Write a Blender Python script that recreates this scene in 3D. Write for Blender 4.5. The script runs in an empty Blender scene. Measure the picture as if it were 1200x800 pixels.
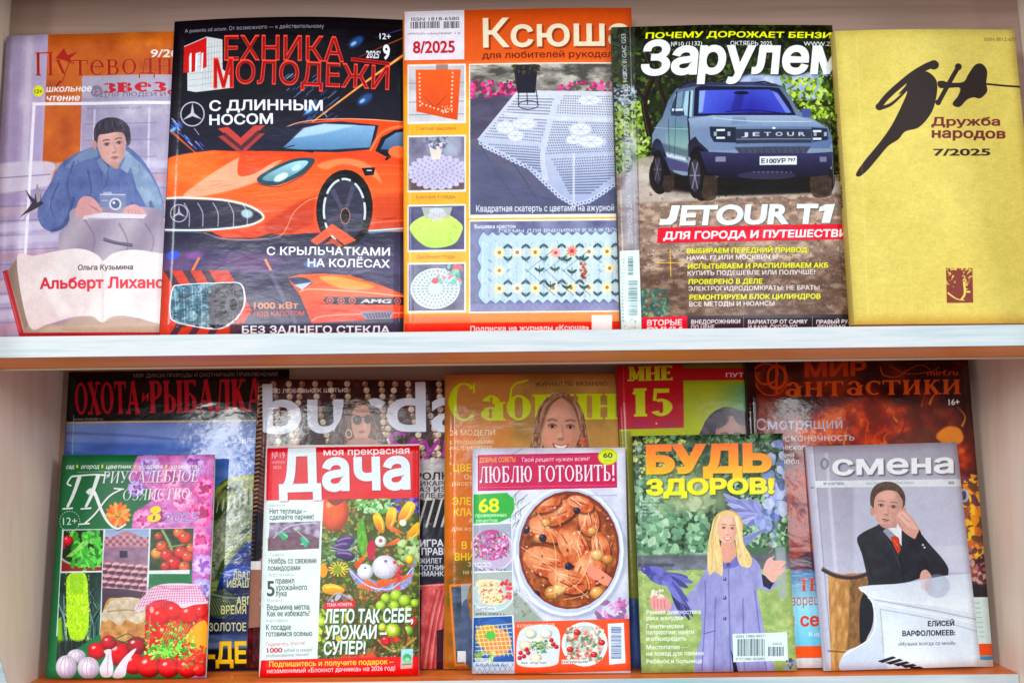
import bpy, bmesh, math, random
import numpy as np
from mathutils import Matrix, Vector

# ------------------------------------------------------------------ camera, light, exposure
SC = bpy.context.scene
COL = SC.collection
F, PX, PY, ROLL = 950.0, 575.0, 495.0, 0.012      # focal length and principal point of the photograph, in its pixels

cam_data = bpy.data.cameras.new('camera')
cam_data.sensor_width = 36.0
cam_data.lens = F / 1200 * 36.0
cam_data.shift_x = (600 - PX) / 1200
cam_data.shift_y = (PY - 400) / 1200
cam_data.clip_start = 0.01
cam_data.clip_end = 100.0
cam = bpy.data.objects.new('camera', cam_data)
cam.matrix_world = Matrix.Rotation(math.pi / 2, 4, 'X') @ Matrix.Rotation(-ROLL, 4, 'Z')
COL.objects.link(cam)
SC.camera = cam

world = bpy.data.worlds.new('World')
SC.world = world
world.use_nodes = True
bg = world.node_tree.nodes['Background']
bg.inputs[0].default_value = (0.93, 0.98, 1.0, 1)
bg.inputs[1].default_value = 0.45


def area_lamp(name, loc, aim, sx, sy, watts, col):
    d = bpy.data.lights.new(name, 'AREA')
    d.shape = 'RECTANGLE'; d.size = sx; d.size_y = sy; d.energy = watts; d.color = col
    o = bpy.data.objects.new(name, d)
    o.location = loc
    o.rotation_euler = (Vector(aim) - Vector(loc)).to_track_quat('-Z', 'Y').to_euler()
    COL.objects.link(o)


# reading room: an added side fill pair, ceiling panels, long ceiling lamps further back
area_lamp('ceiling_and_fill_lamp', (-2.6, -1.3, 1.2), (-0.2, 0.5, 0), 0.6, 1.2, 46, (0.95, 0.99, 1.0))  # unseen side pair, added to brighten the side panels
area_lamp('ceiling_and_fill_lamp', (2.6, -1.3, 1.2), (0.2, 0.5, 0), 0.6, 1.2, 46, (0.95, 0.99, 1.0))
area_lamp('ceiling_and_fill_lamp', (-0.2, -2.6, 1.3), (0, 0.4, 0), 1.2, 0.5, 12, (0.95, 0.99, 1.0))
area_lamp('ceiling_and_fill_lamp', (0.0, -0.1, 1.30), (0.0, 0.35, 0), 1.8, 0.30, 3, (0.97, 0.99, 1.0))
for lx, lw, lp in ((-2.2, .36, 95), (-1.0, .7, 50), (2.3, .22, 36)):
    area_lamp('ceiling_and_fill_lamp', (lx, -5.3, 1.5), (lx * .6, -3.2, 0), lw, 2.6, lp, (0.95, 0.99, 1.0))
SC.view_settings.view_transform = 'Standard'
SC.view_settings.look = 'None'
SC.view_settings.exposure = -0.12
SC.view_settings.gamma = 1.0
SC.cycles.max_bounces = 8
SC.cycles.use_denoising = True


def ray(x, y):                       # pixel of the photograph -> direction with Y = 1
    dx, dy = x - PX, y - PY
    return np.array([(dx - ROLL * dy) / F, 1.0, -(ROLL * dx + dy) / F])


def pixel(P):                        # world points (n,3) -> pixels of the photograph
    dx = P[..., 0] / P[..., 1] * F
    dy = -P[..., 2] / P[..., 1] * F
    return PX + dx + ROLL * dy, PY - ROLL * dx + dy
# ------------------------------------------------------------------ printing press: flat print painted with numpy
RS = np.random.RandomState(7)
LAT = RS.rand(256, 256).astype(np.float32)


def vnoise(x, y, seed=0):
    xi = np.floor(x).astype(np.int64); yi = np.floor(y).astype(np.int64)
    fx = (x - xi).astype(np.float32); fy = (y - yi).astype(np.float32)
    fx = fx * fx * (3 - 2 * fx); fy = fy * fy * (3 - 2 * fy)
    a = (xi + seed * 37) & 255; b = (yi + seed * 91) & 255
    a1 = (a + 1) & 255; b1 = (b + 1) & 255
    return (LAT[b, a] * (1 - fx) + LAT[b, a1] * fx) * (1 - fy) + (LAT[b1, a] * (1 - fx) + LAT[b1, a1] * fx) * fy


def fbm(x, y, s, seed=0, o=4):
    v = 0; a = 0.5; t = 0
    for k in range(o):
        v = v + a * vnoise(x / s * 2 ** k, y / s * 2 ** k, seed + k); t += a; a *= 0.55
    return v / t


def hexc(c):
    if isinstance(c, str):
        return np.array([int(c[i:i + 2], 16) / 255 for i in (0, 2, 4)], np.float32)
    return np.asarray(c, np.float32)


def raster(E, W, H):
    """edges (n,4) in canvas pixels -> (y0, x0, coverage)"""
    if len(E) == 0: return None
    x0 = max(0, int(math.floor(min(E[:, 0].min(), E[:, 2].min()))) - 1)
    x1 = min(W, int(math.ceil(max(E[:, 0].max(), E[:, 2].max()))) + 2)
    y0 = max(0, int(math.floor(min(E[:, 1].min(), E[:, 3].min()))) - 1)
    y1 = min(H, int(math.ceil(max(E[:, 1].max(), E[:, 3].max()))) + 2)
    if x1 <= x0 or y1 <= y0: return None
    w, h, S = x1 - x0, y1 - y0, 3
    ax, ay, bx, by = E[:, 0] - x0, (E[:, 1] - y0) * S, E[:, 2] - x0, (E[:, 3] - y0) * S
    sg = np.where(by > ay, 1.0, -1.0)
    sw = by < ay
    ax, ay, bx, by = np.where(sw, bx, ax), np.where(sw, by, ay), np.where(sw, ax, bx), np.where(sw, ay, by)
    s0 = np.ceil(ay - .5).astype(int).clip(0, h * S); s1 = np.ceil(by - .5).astype(int).clip(0, h * S)
    n = (s1 - s0).clip(0)
    if n.sum() == 0: return None
    i = np.repeat(np.arange(len(n)), n)
    row = np.arange(n.sum()) - np.repeat(np.cumsum(n) - n, n) + s0[i]
    x = ax[i] + (bx - ax)[i] * ((row + .5 - ay[i]) / (by - ay)[i])
    x = x.clip(0, w - .001)
    xi = x.astype(int); fr = x - xi
    idx = row * (w + 1) + xi
    acc = np.bincount(idx, sg[i] * (1 - fr), h * S * (w + 1)) + np.bincount(idx + 1, sg[i] * fr, h * S * (w + 1) + 1)[:h * S * (w + 1)]
    m = np.abs(np.cumsum(acc.reshape(h * S, w + 1), axis=1)[:, :w]).clip(0, 1)
    return y0, x0, m.reshape(h, S, w).mean(1).astype(np.float32)


def box(m, r):
    r = int(round(r))
    if r < 1: return m
    for ax in (0, 1):
        p = [(0, 0), (0, 0)]; p[ax] = (r + 1, r)
        c = np.cumsum(np.pad(m, p), axis=ax)
        m = (c[2 * r + 1:] - c[:-2 * r - 1]) / (2 * r + 1) if ax == 0 else (c[:, 2 * r + 1:] - c[:, :-2 * r - 1]) / (2 * r + 1)
    return m


def smooth(pts, closed=True, k=6):
    P = np.asarray(pts, float); n = len(P); out = []
    for i in range(n if closed else n - 1):
        if closed: a, b, c, d = P[(i - 1) % n], P[i], P[(i + 1) % n], P[(i + 2) % n]
        else: a, b, c, d = P[max(i - 1, 0)], P[i], P[i + 1], P[min(i + 2, n - 1)]
        for j in range(k):
            t = j / k
            out.append(.5 * (2 * b + (c - a) * t + (2 * a - 5 * b + 4 * c - d) * t * t + (3 * b - a - 3 * c + d) * t ** 3))
    if not closed: out.append(P[-1])
    return np.array(out)


def edges(P):
    P = np.asarray(P, float); Q = np.roll(P, -1, 0)
    return np.concatenate([P, Q], 1)


def shoelace(P):
    x, y = P[:, 0], P[:, 1]
    return (x * np.roll(y, -1) - y * np.roll(x, -1)).sum()


# ---- glyphs: the built-in sans, and a serif face drawn from strokes
GC = {}


def contours(s):
    """outlines of a line of text in the built-in face, as closed polylines"""
    if s in GC: return GC[s]
    cu = bpy.data.curves.new('glyphs', 'FONT'); cu.body = s; cu.size = 1
    o = bpy.data.objects.new('glyphs', cu)
    COL.objects.link(o)
    out = []
    k = o.to_curve(bpy.context.evaluated_depsgraph_get())
    for sp in k.splines:
        B = [(np.array(p.handle_left[:2]), np.array(p.co[:2]), np.array(p.handle_right[:2])) for p in sp.bezier_points]
        P = []
        for i in range(len(B)):
            a, b = B[i], B[(i + 1) % len(B)]
            c1, c2 = a[2], b[0]
            d = b[1] - a[1]
            flat = abs(np.cross(c1 - a[1], d)) + abs(np.cross(c2 - a[1], d)) < 1e-5
            for t in ((0,) if flat else (0, .17, .33, .5, .67, .83)):
                P.append((1 - t) ** 3 * a[1] + 3 * t * (1 - t) ** 2 * c1 + 3 * t * t * (1 - t) * c2 + t ** 3 * b[1])
        P = np.array(P)
        P = P[np.hypot(*(P - np.roll(P, 1, 0)).T) > 1e-5]
        if len(P) > 2: out.append(P / .73)
    o.to_curve_clear()
    bpy.data.objects.remove(o); bpy.data.curves.remove(cu)
    # the letters come from fonts of both windings: turn each letter so that its largest contour is an outside one
    res, grp, hi = [], [], -1e9
    for q in out + [None]:
        if q is None or q[:, 0].min() > hi - .02 and grp:
            if grp and shoelace(max(grp, key=lambda z: abs(shoelace(z)))) < 0: grp = [z[::-1] for z in grp]
            res += grp; grp = []; hi = -1e9
        if q is not None: grp.append(q); hi = max(hi, q[:, 0].max())
    out = res
    GC[s] = out
    return out


def sans(s, b):
    k = (s, b)
    if k in GC: return GC[k]
    E = []
    for P in contours(s):
        if b:
            e0 = P - np.roll(P, 1, 0); e1 = np.roll(P, -1, 0) - P
            n0 = np.stack([e0[:, 1], -e0[:, 0]], 1) / np.hypot(*e0.T)[:, None]; n1 = np.stack([e1[:, 1], -e1[:, 0]], 1) / np.hypot(*e1.T)[:, None]
            m = n0 + n1; m /= (np.hypot(*m.T) ** 2 / 2).clip(.35)[:, None]
            P = P + m * b
        E.append(edges(P))
    E = np.concatenate(E) if E else np.zeros((0, 4))
    GC[k] = E
    return E


SERIF = {
    'О': '90 a45,50,37,50,0,360', 'Х': '80 D14,100,66,0 d66,100,14,0 s14,0 s66,0 s14,100 s66,100',
    'Т': '80 v40,0,100 h6,74,100 d6,100,6,78 d74,100,74,78', 'А': '86 d12,0,42,100 D42,100,72,0 h24,62,33 s12,0 s72,0',
    'Р': '72 v20,0,100 h20,42,100 h20,42,46 a42,73,22,27,-90,90', 'Ы': '106 v20,0,100 h20,42,54 h20,42,0 a42,27,22,27,-90,90 v88,0,100',
    'Ь': '74 v20,0,100 h20,42,54 h20,42,0 a42,27,22,27,-90,90', 'Б': '76 v20,0,100 h20,64,100 d64,100,64,80 h20,42,56 h20,42,0 a42,28,23,28,-90,90',
    'Л': '86 d24,6,36,100 v68,0,100 h34,68,100 b18,8', 'К': '80 v20,0,100 d24,46,62,100 D36,60,66,0 s62,100 s68,0',
    'И': '92 v20,0,100 v72,0,100 d22,6,70,94', 'Й': '92 v20,0,100 v72,0,100 d22,6,70,94 a46,122,14,10,180,360',
    'Е': '74 v20,0,100 h20,64,100 h20,66,0 h20,50,52 d64,100,64,82 d66,0,66,20 d50,62,50,42', 'У': '80 D12,100,44,34 d68,100,36,6 b26,8 s12,100 s68,100',
    'Н': '92 v20,0,100 v72,0,100 h20,72,50', 'С': '82 a45,50,36,50,45,315 d71,98,71,72', 'Д': '92 d26,4,40,100 v68,0,100 h36,68,100 h8,86,2 d9,4,9,-20 d85,4,85,-20',
    'З': '72 a36,75,24,26,-90,150 a36,27,28,28,-150,90', 'Я': '82 v64,0,100 h64,40,100 h64,40,48 a40,74,22,26,90,270 d48,48,16,0 s16,0',
    'В': '76 v20,0,100 h20,42,100 h20,42,52 h20,42,0 a42,76,20,24,-90,90 a44,26,23,27,-90,90', 'М': '106 d20,0,20,100 D22,100,52,10 d52,10,84,100 v86,0,100 s20,0',
    'Ю': '116 v20,0,100 h20,48,50 a74,50,30,50,0,360', 'Г': '68 v20,0,100 h20,60,100 d60,100,60,76', '!': '36 D20,100,20,32 b20,7',
    'П': '92 v20,0,100 v72,0,100 h20,72,100', 'Ч': '84 v66,0,100 d18,100,18,60 a40,62,22,16,180,300 s18,100',
    '1': '56 v34,0,100 d34,98,14,80', '5': '72 h22,60,97 h22,60,92 d22,98,18,54 a36,31,26,31,-150,125', '8': '70 a35,76,20,24,0,360 a35,27,26,27,0,360',
    'о': '70 a35,33,27,33,0,360', 'а': '70 a34,46,19,20,10,165 v54,0,48 a32,18,20,18,0,360', 'б': '72 a36,33,27,33,0,360 d12,44,18,84 d18,84,30,96 d30,96,62,104',
    'р': '74 v18,-32,66 a42,33,25,33,-140,140', 'и': '76 v18,0,66 v58,0,66 d20,6,56,60', 'н': '76 v18,0,66 v58,0,66 h18,58,34',
    'т': '70 v35,0,66 h6,64,66 d6,66,6,48 d64,66,64,48', 'у': '68 D10,66,34,8 d60,66,28,-28 s10,66 s60,66 b20,-28', 'е': '68 a35,33,26,33,0,310 h12,60,36',
    'в': '68 v18,0,66 h18,36,66 h18,36,35 h18,36,0 a36,50,15,16,-90,90 a38,18,18,18,-90,90', 'д': '74 d22,4,32,66 v54,0,66 h30,54,66 h6,70,2 d7,2,7,-16 d69,2,69,-16',
    'я': '66 v50,0,66 h50,32,66 h50,32,30 a32,48,16,18,90,270 d38,30,12,0 s12,0', 'с': '62 a35,33,26,33,50,310 d54,62,54,46', 'к': '68 v18,0,66 d22,30,52,66 D32,40,56,0 s52,66 s58,0',
    'з': '58 a28,49,20,17,-90,150 a28,17,23,18,-150,90', 'ы': '92 v18,0,66 h18,34,36 h18,34,0 a34,18,18,18,-90,90 v76,0,66', 'л': '70 d20,4,30,66 v54,0,66 h28,54,66 b14,6',
    'ь': '64 v18,0,66 h18,36,36 h18,36,0 a36,18,18,18,-90,90', 'м': '88 d16,0,16,66 D18,66,44,8 d44,8,70,66 v72,0,66 s16,0', 'п': '76 v18,0,66 v58,0,66 h18,58,66',
    'х': '64 D10,66,52,0 d52,66,10,0 s10,0 s52,0 s10,66 s52,66', 'г': '56 v18,0,66 h18,50,66 d50,66,50,46',
}


def serif(s, T, t, S):
    """heavy stem T, hairline t, serif length S, all in cap heights"""
    k = (s, T, t, S)
    if k in GC: return GC[k]
    out = []; x = 0.0

    def quad(a, b, w):
        a = np.array(a, float); b = np.array(b, float); d = b - a; L = np.hypot(*d)
        n = np.array([-d[1], d[0]]) / max(L, 1e-6) * w / 2
        P = np.array([a + n, a - n, b - n, b + n])
        if shoelace(P) < 0: P = P[::-1]
        out.append(edges(P + [x, 0]))

    def ser(px, py):
        sy = t * .9
        c = py + (sy / 2 if py < .3 else -sy / 2)
        quad((px - S - T / 2, c), (px + S + T / 2, c), sy)
    for ch in s:
        if ch not in SERIF:
            x += .42; continue
        it = SERIF[ch].split(); adv = float(it[0]) / 100
        for tok in it[1:]:
            c = tok[0]; v = [float(q) for q in tok[1:].split(',')]
            if c not in 'a': v = [q / 100 for q in v]
            if c == 'v':
                quad((v[0], v[1]), (v[0], v[2]), T); ser(v[0], v[1]); ser(v[0], v[2])
            elif c == 'h': 
                y = v[2] - t / 2 if v[2] > .6 else (v[2] + t / 2 if v[2] < .1 else v[2])
                quad((v[0], y), (v[1], y), t)
            elif c == 'd': quad(v[:2], v[2:], t)
            elif c == 'D': quad(v[:2], v[2:], T)
            elif c == 's': ser(v[0], v[1])
            elif c == 'b':
                a = np.linspace(0, 2 * np.pi, 12, endpoint=False)
                out.append(edges(np.stack([x + v[0] + T * .6 * np.cos(a), v[1] + T * .6 * np.sin(a)], 1)))
            elif c == 'a':
                cx, cy, rx, ry = [q / 100 for q in v[:4]]
                a = np.radians(np.linspace(v[4], v[5], 26))
                th = t + (T - t) * np.abs(np.cos(a)) ** 1.5
                ox, oy = rx * np.cos(a), ry * np.sin(a)
                ix = np.sign(np.cos(a)) * (np.abs(ox) - th * np.abs(np.cos(a)) ** .5 * .75).clip(0) ; iy = np.sign(np.sin(a)) * (np.abs(oy) - t * np.abs(np.sin(a)) - 0).clip(0)
                ex = np.sign(np.cos(a)) * th * .25 * np.abs(np.cos(a))
                o_ = np.stack([cx + ox + ex, cy + oy], 1); i_ = np.stack([cx + ix, cy + iy], 1)[::-1]
                P = np.concatenate([o_, i_]) + [x, 0]
                if abs(v[5] - v[4]) >= 360:
                    o_ = o_[:-1] + [x, 0]; i_ = i_[:-1] + [x, 0]
                    if shoelace(o_) < 0: o_ = o_[::-1]
                    if shoelace(i_) > 0: i_ = i_[::-1]
                    out += [edges(o_), edges(i_)]
                else:
                    if shoelace(P) < 0: P = P[::-1]
                    out.append(edges(P))
        x += adv
    E = np.concatenate(out)
    GC[k] = E
    return E


class Canvas:
    """A sheet of paper: whatever is drawn at a measured pixel lands at its place on the magazine's own flat cover."""

    def __init__(s, plane, w, h, res=3.0, base='ffffff'):
        # plane: origin O, right R, up U (unit) of the cover; w, h its size in metres
        s.O, s.R, s.U = plane; s.w, s.h = w, h
        s.N = np.cross(s.R, s.U)
        s.k = res * F / 0.72                      # canvas pixels per metre
        s.W, s.H = int(w * s.k), int(h * s.k)
        jj, ii = np.meshgrid((np.arange(s.W) + .5) / s.k, (np.arange(s.H) + .5) / s.k)
        P = s.O + jj[..., None] * s.R + (s.h - ii)[..., None] * s.U
        s.X, s.Y = pixel(P)
        s.X = s.X.astype(np.float32); s.Y = s.Y.astype(np.float32)
        s.im = np.empty((s.H, s.W, 3), np.float32); s.im[:] = hexc(base)
        s.res = res
        s.clip = None

    def mp(s, P):
        P = np.asarray(P, float)
        dx, dy = P[:, 0] - PX, P[:, 1] - PY
        d = np.stack([(dx - ROLL * dy) / F, np.ones(len(P)), -(ROLL * dx + dy) / F], 1)
        t = (s.O @ s.N) / (d @ s.N)
        Q = d * t[:, None] - s.O
        return np.stack([Q @ s.R * s.k, (s.h - Q @ s.U) * s.k], 1)

    def me(s, E):
        return np.concatenate([s.mp(E[:, :2]), s.mp(E[:, 2:])], 1)

    def put(s, r, col, a=1.0, blur=0, mul=False):
        if r is None: return
        y0, x0, m = r
        if blur:
            b = blur * s.res; q = int(b * 2) + 2
            Y0, X0 = max(0, y0 - q), max(0, x0 - q); Y1, X1 = min(s.H, y0 + m.shape[0] + q), min(s.W, x0 + m.shape[1] + q)
            mm = np.zeros((Y1 - Y0, X1 - X0), np.float32)
            mm[y0 - Y0:y0 - Y0 + m.shape[0], x0 - X0:x0 - X0 + m.shape[1]] = m
            m = box(box(mm, b / 2), b / 2); y0, x0 = Y0, X0
        h, w = m.shape
        if s.clip is not None: m = m * s.clip[y0:y0 + h, x0:x0 + w]
        sl = (slice(y0, y0 + h), slice(x0, x0 + w))
        if callable(col): c = col(s.X[sl], s.Y[sl])
        else: c = hexc(col)
        if c.ndim == 2: c = c[..., None]
        m = (m * a)[..., None]
        D = s.im[sl]
        s.im[sl] = D * (1 - m) + (D * c if mul else c) * m

    def poly(s, pts, col, a=1.0, blur=0, sm=False, mul=False):
        if sm: pts = smooth(pts)
        s.put(raster(edges(s.mp(pts)), s.W, s.H), col, a, blur, mul)

    def rect(s, x0, y0, x1, y1, col, a=1.0, blur=0, dx=0, mul=False, sl=-.011):
        s.poly([(x0, y0), (x1, y0 + (x1 - x0) * sl), (x1 + dx, y1 + (x1 - x0) * sl), (x0 + dx, y1)], col, a, blur, mul=mul)

    def all(s, col, a=1.0, mul=False):
        s.put((0, 0, np.ones((s.H, s.W), np.float32)), col, a, 0, mul)

    def ell(s, cx, cy, rx, ry, col, a=1.0, rot=0, blur=0, mul=False, a0=0, a1=360):
        t = np.radians(np.linspace(a0, a1, 28)); c, n = math.cos(math.radians(rot)), math.sin(math.radians(rot))
        x, y = rx * np.cos(t), ry * np.sin(t)
        s.poly(np.stack([cx + x * c - y * n, cy + x * n + y * c], 1), col, a, blur, mul=mul)

    def line(s, pts, w, col, a=1.0, w2=None, blur=0, sm=True, closed=False):
        P = smooth(pts, closed) if sm and len(pts) > 2 else np.asarray(pts, float)
        if closed: P = np.concatenate([P, P[:1]])
        d = np.gradient(P, axis=0); L = np.hypot(d[:, 0], d[:, 1]).clip(1e-6)
        n = np.stack([-d[:, 1], d[:, 0]], 1) / L[:, None]
        ww = np.linspace(w, w if w2 is None else w2, len(P))[:, None] / 2
        A, B = P + n * ww, P - n * ww
        E = []
        for i in range(len(P) - 1):
            q = np.array([A[i], A[i + 1], B[i + 1], B[i]])
            if shoelace(q) < 0: q = q[::-1]
            E.append(edges(q))
        s.put(raster(s.me(np.concatenate(E)), s.W, s.H), col, a, blur)

    def text(s, st, x0, y0, x1, y1, h, col, b=.0, sl=0, f='s', a=1.0, T=.2, t=.06, S=.06, out=None, ow=.06, blur=0, fit=True):
        def ed(bb):
            return (serif(st, T + bb * 1.6, t + bb * 1.6, S) if f == 'r' else sans(st, round(bb, 3))).copy()
        E0 = ed(b)
        if len(E0) == 0: return
        lo, hi = min(E0[:, 0].min(), E0[:, 2].min()), max(E0[:, 0].max(), E0[:, 2].max())
        v = np.array([x1 - x0, y1 - y0], float); Lw = np.hypot(*v); u = v / Lw; n = np.array([u[1], -u[0]])
        kx = Lw / (hi - lo)
        for bb, cc, al in (((b + ow, out, a), (b, col, a)) if out is not None else ((b, col, a),)):
            E = ed(bb) if bb != b else E0
            Q = []
            for i in (0, 2):
                px = (E[:, i] - lo) * kx + E[:, i + 1] * h * sl; py = E[:, i + 1] * h
                Q.append(np.array([x0, y0]) + px[:, None] * u + py[:, None] * n)
            s.put(raster(s.me(np.concatenate(Q, 1)), s.W, s.H), cc, al, blur)

    def lines(s, items, x, y, dy, h, wch, col, b=0, dx=0, **k):   # lines of small print, each as wide as its letters
        for i, st in enumerate(items):
            yy = y + i * dy; xx = x + i * dx
            s.text(st, xx, yy, xx + wch * len(st), yy - wch * len(st) * .011, h, col, b, **k)

    def setclip(s, pts, sm=False, blur=0):
        if pts is None: s.clip = None; return
        if sm: pts = smooth(pts)
        r = raster(edges(s.mp(pts)), s.W, s.H); s.clip = np.zeros((s.H, s.W), np.float32)
        if r: s.clip[r[0]:r[0] + r[2].shape[0], r[1]:r[1] + r[2].shape[1]] = r[2]
        if blur: s.clip = box(s.clip, blur * s.res)

    def blobs(s, x0, y0, x1, y1, n, cols, r0, r1, a=.9, asp=1.0, seed=1, rot=180, blur=0, ang=0):
        R = np.random.RandomState(seed)
        cols = [hexc(c) for c in cols]
        per = {}
        for i in range(n):
            per.setdefault(R.randint(len(cols)), []).append((R.uniform(x0, x1), R.uniform(y0, y1), R.uniform(r0, r1), ang + R.uniform(-rot, rot)))
        # painted in several passes so that the colours interleave
        passes = 3
        for p in range(passes):
            for ci, L in sorted(per.items()):
                sub = L[p::passes]
                if not sub: continue
                E = []
                t = np.linspace(0, 2 * np.pi, 9, endpoint=False)
                for (cx, cy, r, ro) in sub:
                    q = r * (1 + .25 * R.uniform(-1, 1, len(t)))
                    x, y = q * np.cos(t), q * np.sin(t) * asp; c, nn = math.cos(math.radians(ro)), math.sin(math.radians(ro))
                    E.append(edges(np.stack([cx + x * c - y * nn, cy + x * nn + y * c], 1)))
                s.put(raster(s.me(np.concatenate(E)), s.W, s.H), cols[ci], a, blur)

    def image(s, name):
        g = 1 + .06 * (fbm(s.X, s.Y, 11, 3) - .5) + .06 * (fbm(s.X, s.Y, 2.2, 9, 2) - .5)      # uneven ink
        s.im = s.im * g[..., None]
        L = s.im.mean(2, keepdims=True)
        s.im = ((L + (s.im - L) * 1.16) - .5) * 1.08 + .475                       # full, saturated process colours
        im = bpy.data.images.new(name, s.W, s.H)
        px = np.ones((s.H, s.W, 4), np.float32)
        px[..., :3] = s.im[::-1].clip(0, 1)
        im.pixels.foreach_set(px.ravel())
        im.update(); im.pack()
        return im


def mix(c0, c1, t):
    c0, c1 = hexc(c0), hexc(c1); t = np.asarray(t).clip(0, 1)
    return c0 + (c1 - c0) * t[..., None]


def gy(c0, c1, y0, y1):              # vertical colour ramp
    return lambda X, Y: mix(c0, c1, (Y - y0) / (y1 - y0))


def gx(c0, c1, x0, x1):
    return lambda X, Y: mix(c0, c1, (X - x0) / (x1 - x0))


def ng(cols, s, seed=1, o=4, sx=1.0, k=1.7):     # mottled print running through a list of colours
    cc = np.array(sorted([hexc(c) for c in cols], key=lambda q: q.sum()))
    def f(X, Y):
        v = ((fbm(X * sx, Y, s, seed, o) - .5) * k + .5).clip(0, .999) * (len(cc) - 1)
        i = v.astype(int); t = (v - i)[..., None]
        return cc[i] * (1 - t) + cc[(i + 1).clip(0, len(cc) - 1)] * t
    return f
# ------------------------------------------------------------------ materials
def nodes(name):
    m = bpy.data.materials.new(name); m.use_nodes = True
    nt = m.node_tree
    return m, nt, nt.nodes['Principled BSDF']


def lin(c):
    c = hexc(c); c = np.where(c <= .04045, c / 12.92, ((c + .055) / 1.055) ** 2.4)
    return (float(c[0]), float(c[1]), float(c[2]), 1)


def laminate(name, cols, scale, rough=.42, bump=.05, broad=(2, 2, 2)):
    """wood-print laminate: streaks running along one axis"""
    m, nt, b = nodes(name)
    N, L = nt.nodes.new, nt.links.new
    tc = N('ShaderNodeTexCoord'); mp = N('ShaderNodeMapping'); mp.inputs['Scale'].default_value = scale
    L(tc.outputs['Object'], mp.inputs[0])
    n1 = N('ShaderNodeTexNoise'); n1.inputs['Scale'].default_value = 1; n1.inputs['Detail'].default_value = 6; n1.inputs['Roughness'].default_value = .65
    L(mp.outputs[0], n1.inputs['Vector'])
    mp2 = N('ShaderNodeMapping'); mp2.inputs['Scale'].default_value = broad
    L(tc.outputs['Object'], mp2.inputs[0])
    n2 = N('ShaderNodeTexNoise'); n2.inputs['Scale'].default_value = 1; n2.inputs['Detail'].default_value = 2
    L(mp2.outputs[0], n2.inputs['Vector'])
    ad = N('ShaderNodeMath'); ad.operation = 'MULTIPLY_ADD'; ad.inputs[1].default_value = .45
    L(n2.outputs[0], ad.inputs[0])
    sb = N('ShaderNodeMath'); sb.operation = 'MULTIPLY'; sb.inputs[1].default_value = .6
    L(n1.outputs[0], sb.inputs[0]); L(sb.outputs[0], ad.inputs[2])
    r = N('ShaderNodeValToRGB')
    L(ad.outputs[0], r.inputs[0])
    e = r.color_ramp.elements
    e[0].position = .36; e[0].color = lin(cols[0]); e[1].position = .68; e[1].color = lin(cols[-1])
    for i, c in enumerate(cols[1:-1]):
        q = e.new(.36 + .32 * (i + 1) / (len(cols) - 1)); q.color = lin(c)
    L(r.outputs[0], b.inputs['Base Color'])
    b.inputs['Roughness'].default_value = rough
    bp = N('ShaderNodeBump'); bp.inputs['Strength'].default_value = bump; bp.inputs['Distance'].default_value = .001
    L(n1.outputs[0], bp.inputs['Height']); L(bp.outputs[0], b.inputs['Normal'])
    return m


def paper(name, c0, c1, scale, rough=.8):
    m, nt, b = nodes(name)
    N, L = nt.nodes.new, nt.links.new
    tc = N('ShaderNodeTexCoord'); mp = N('ShaderNodeMapping'); mp.inputs['Scale'].default_value = scale
    n1 = N('ShaderNodeTexNoise'); n1.inputs['Detail'].default_value = 3; n1.inputs['Scale'].default_value = 1
    r = N('ShaderNodeValToRGB'); r.color_ramp.elements[0].position = .35; r.color_ramp.elements[1].position = .65
    r.color_ramp.elements[0].color = lin(c0); r.color_ramp.elements[1].color = lin(c1)
    L(tc.outputs['Object'], mp.inputs[0]); L(mp.outputs[0], n1.inputs['Vector']); L(n1.outputs[0], r.inputs[0]); L(r.outputs[0], b.inputs['Base Color'])
    b.inputs['Roughness'].default_value = rough
    return m


def print_mat(name, img, rough=.22, bump=.25, spec=.34, coat=0.0, seed=0.0):
    """varnished cover paper: the print gives the colour, faint waves in the sheet break up its gloss"""
    m, nt, b = nodes(name)
    N, L = nt.nodes.new, nt.links.new
    uv = N('ShaderNodeUVMap'); uv.uv_map = 'cover'
    t = N('ShaderNodeTexImage'); t.image = img; t.interpolation = 'Cubic'; t.extension = 'EXTEND'
    L(uv.outputs[0], t.inputs[0]); L(t.outputs[0], b.inputs['Base Color'])
    tc = N('ShaderNodeTexCoord'); mp = N('ShaderNodeMapping'); mp.inputs['Location'].default_value = (seed, seed * .7, 0); mp.inputs['Scale'].default_value = (14, 14, 30)
    L(tc.outputs['Object'], mp.inputs[0])
    n1 = N('ShaderNodeTexNoise'); n1.inputs['Scale'].default_value = 1.5; n1.inputs['Detail'].default_value = 4
    L(mp.outputs[0], n1.inputs['Vector'])
    bp = N('ShaderNodeBump'); bp.inputs['Strength'].default_value = bump; bp.inputs['Distance'].default_value = .0025
    L(n1.outputs[0], bp.inputs['Height']); L(bp.outputs[0], b.inputs['Normal'])
    b.inputs['Roughness'].default_value = rough
    b.inputs['Specular IOR Level'].default_value = spec
    b.inputs['Coat Weight'].default_value = coat; b.inputs['Coat Roughness'].default_value = .12
    return m


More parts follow.
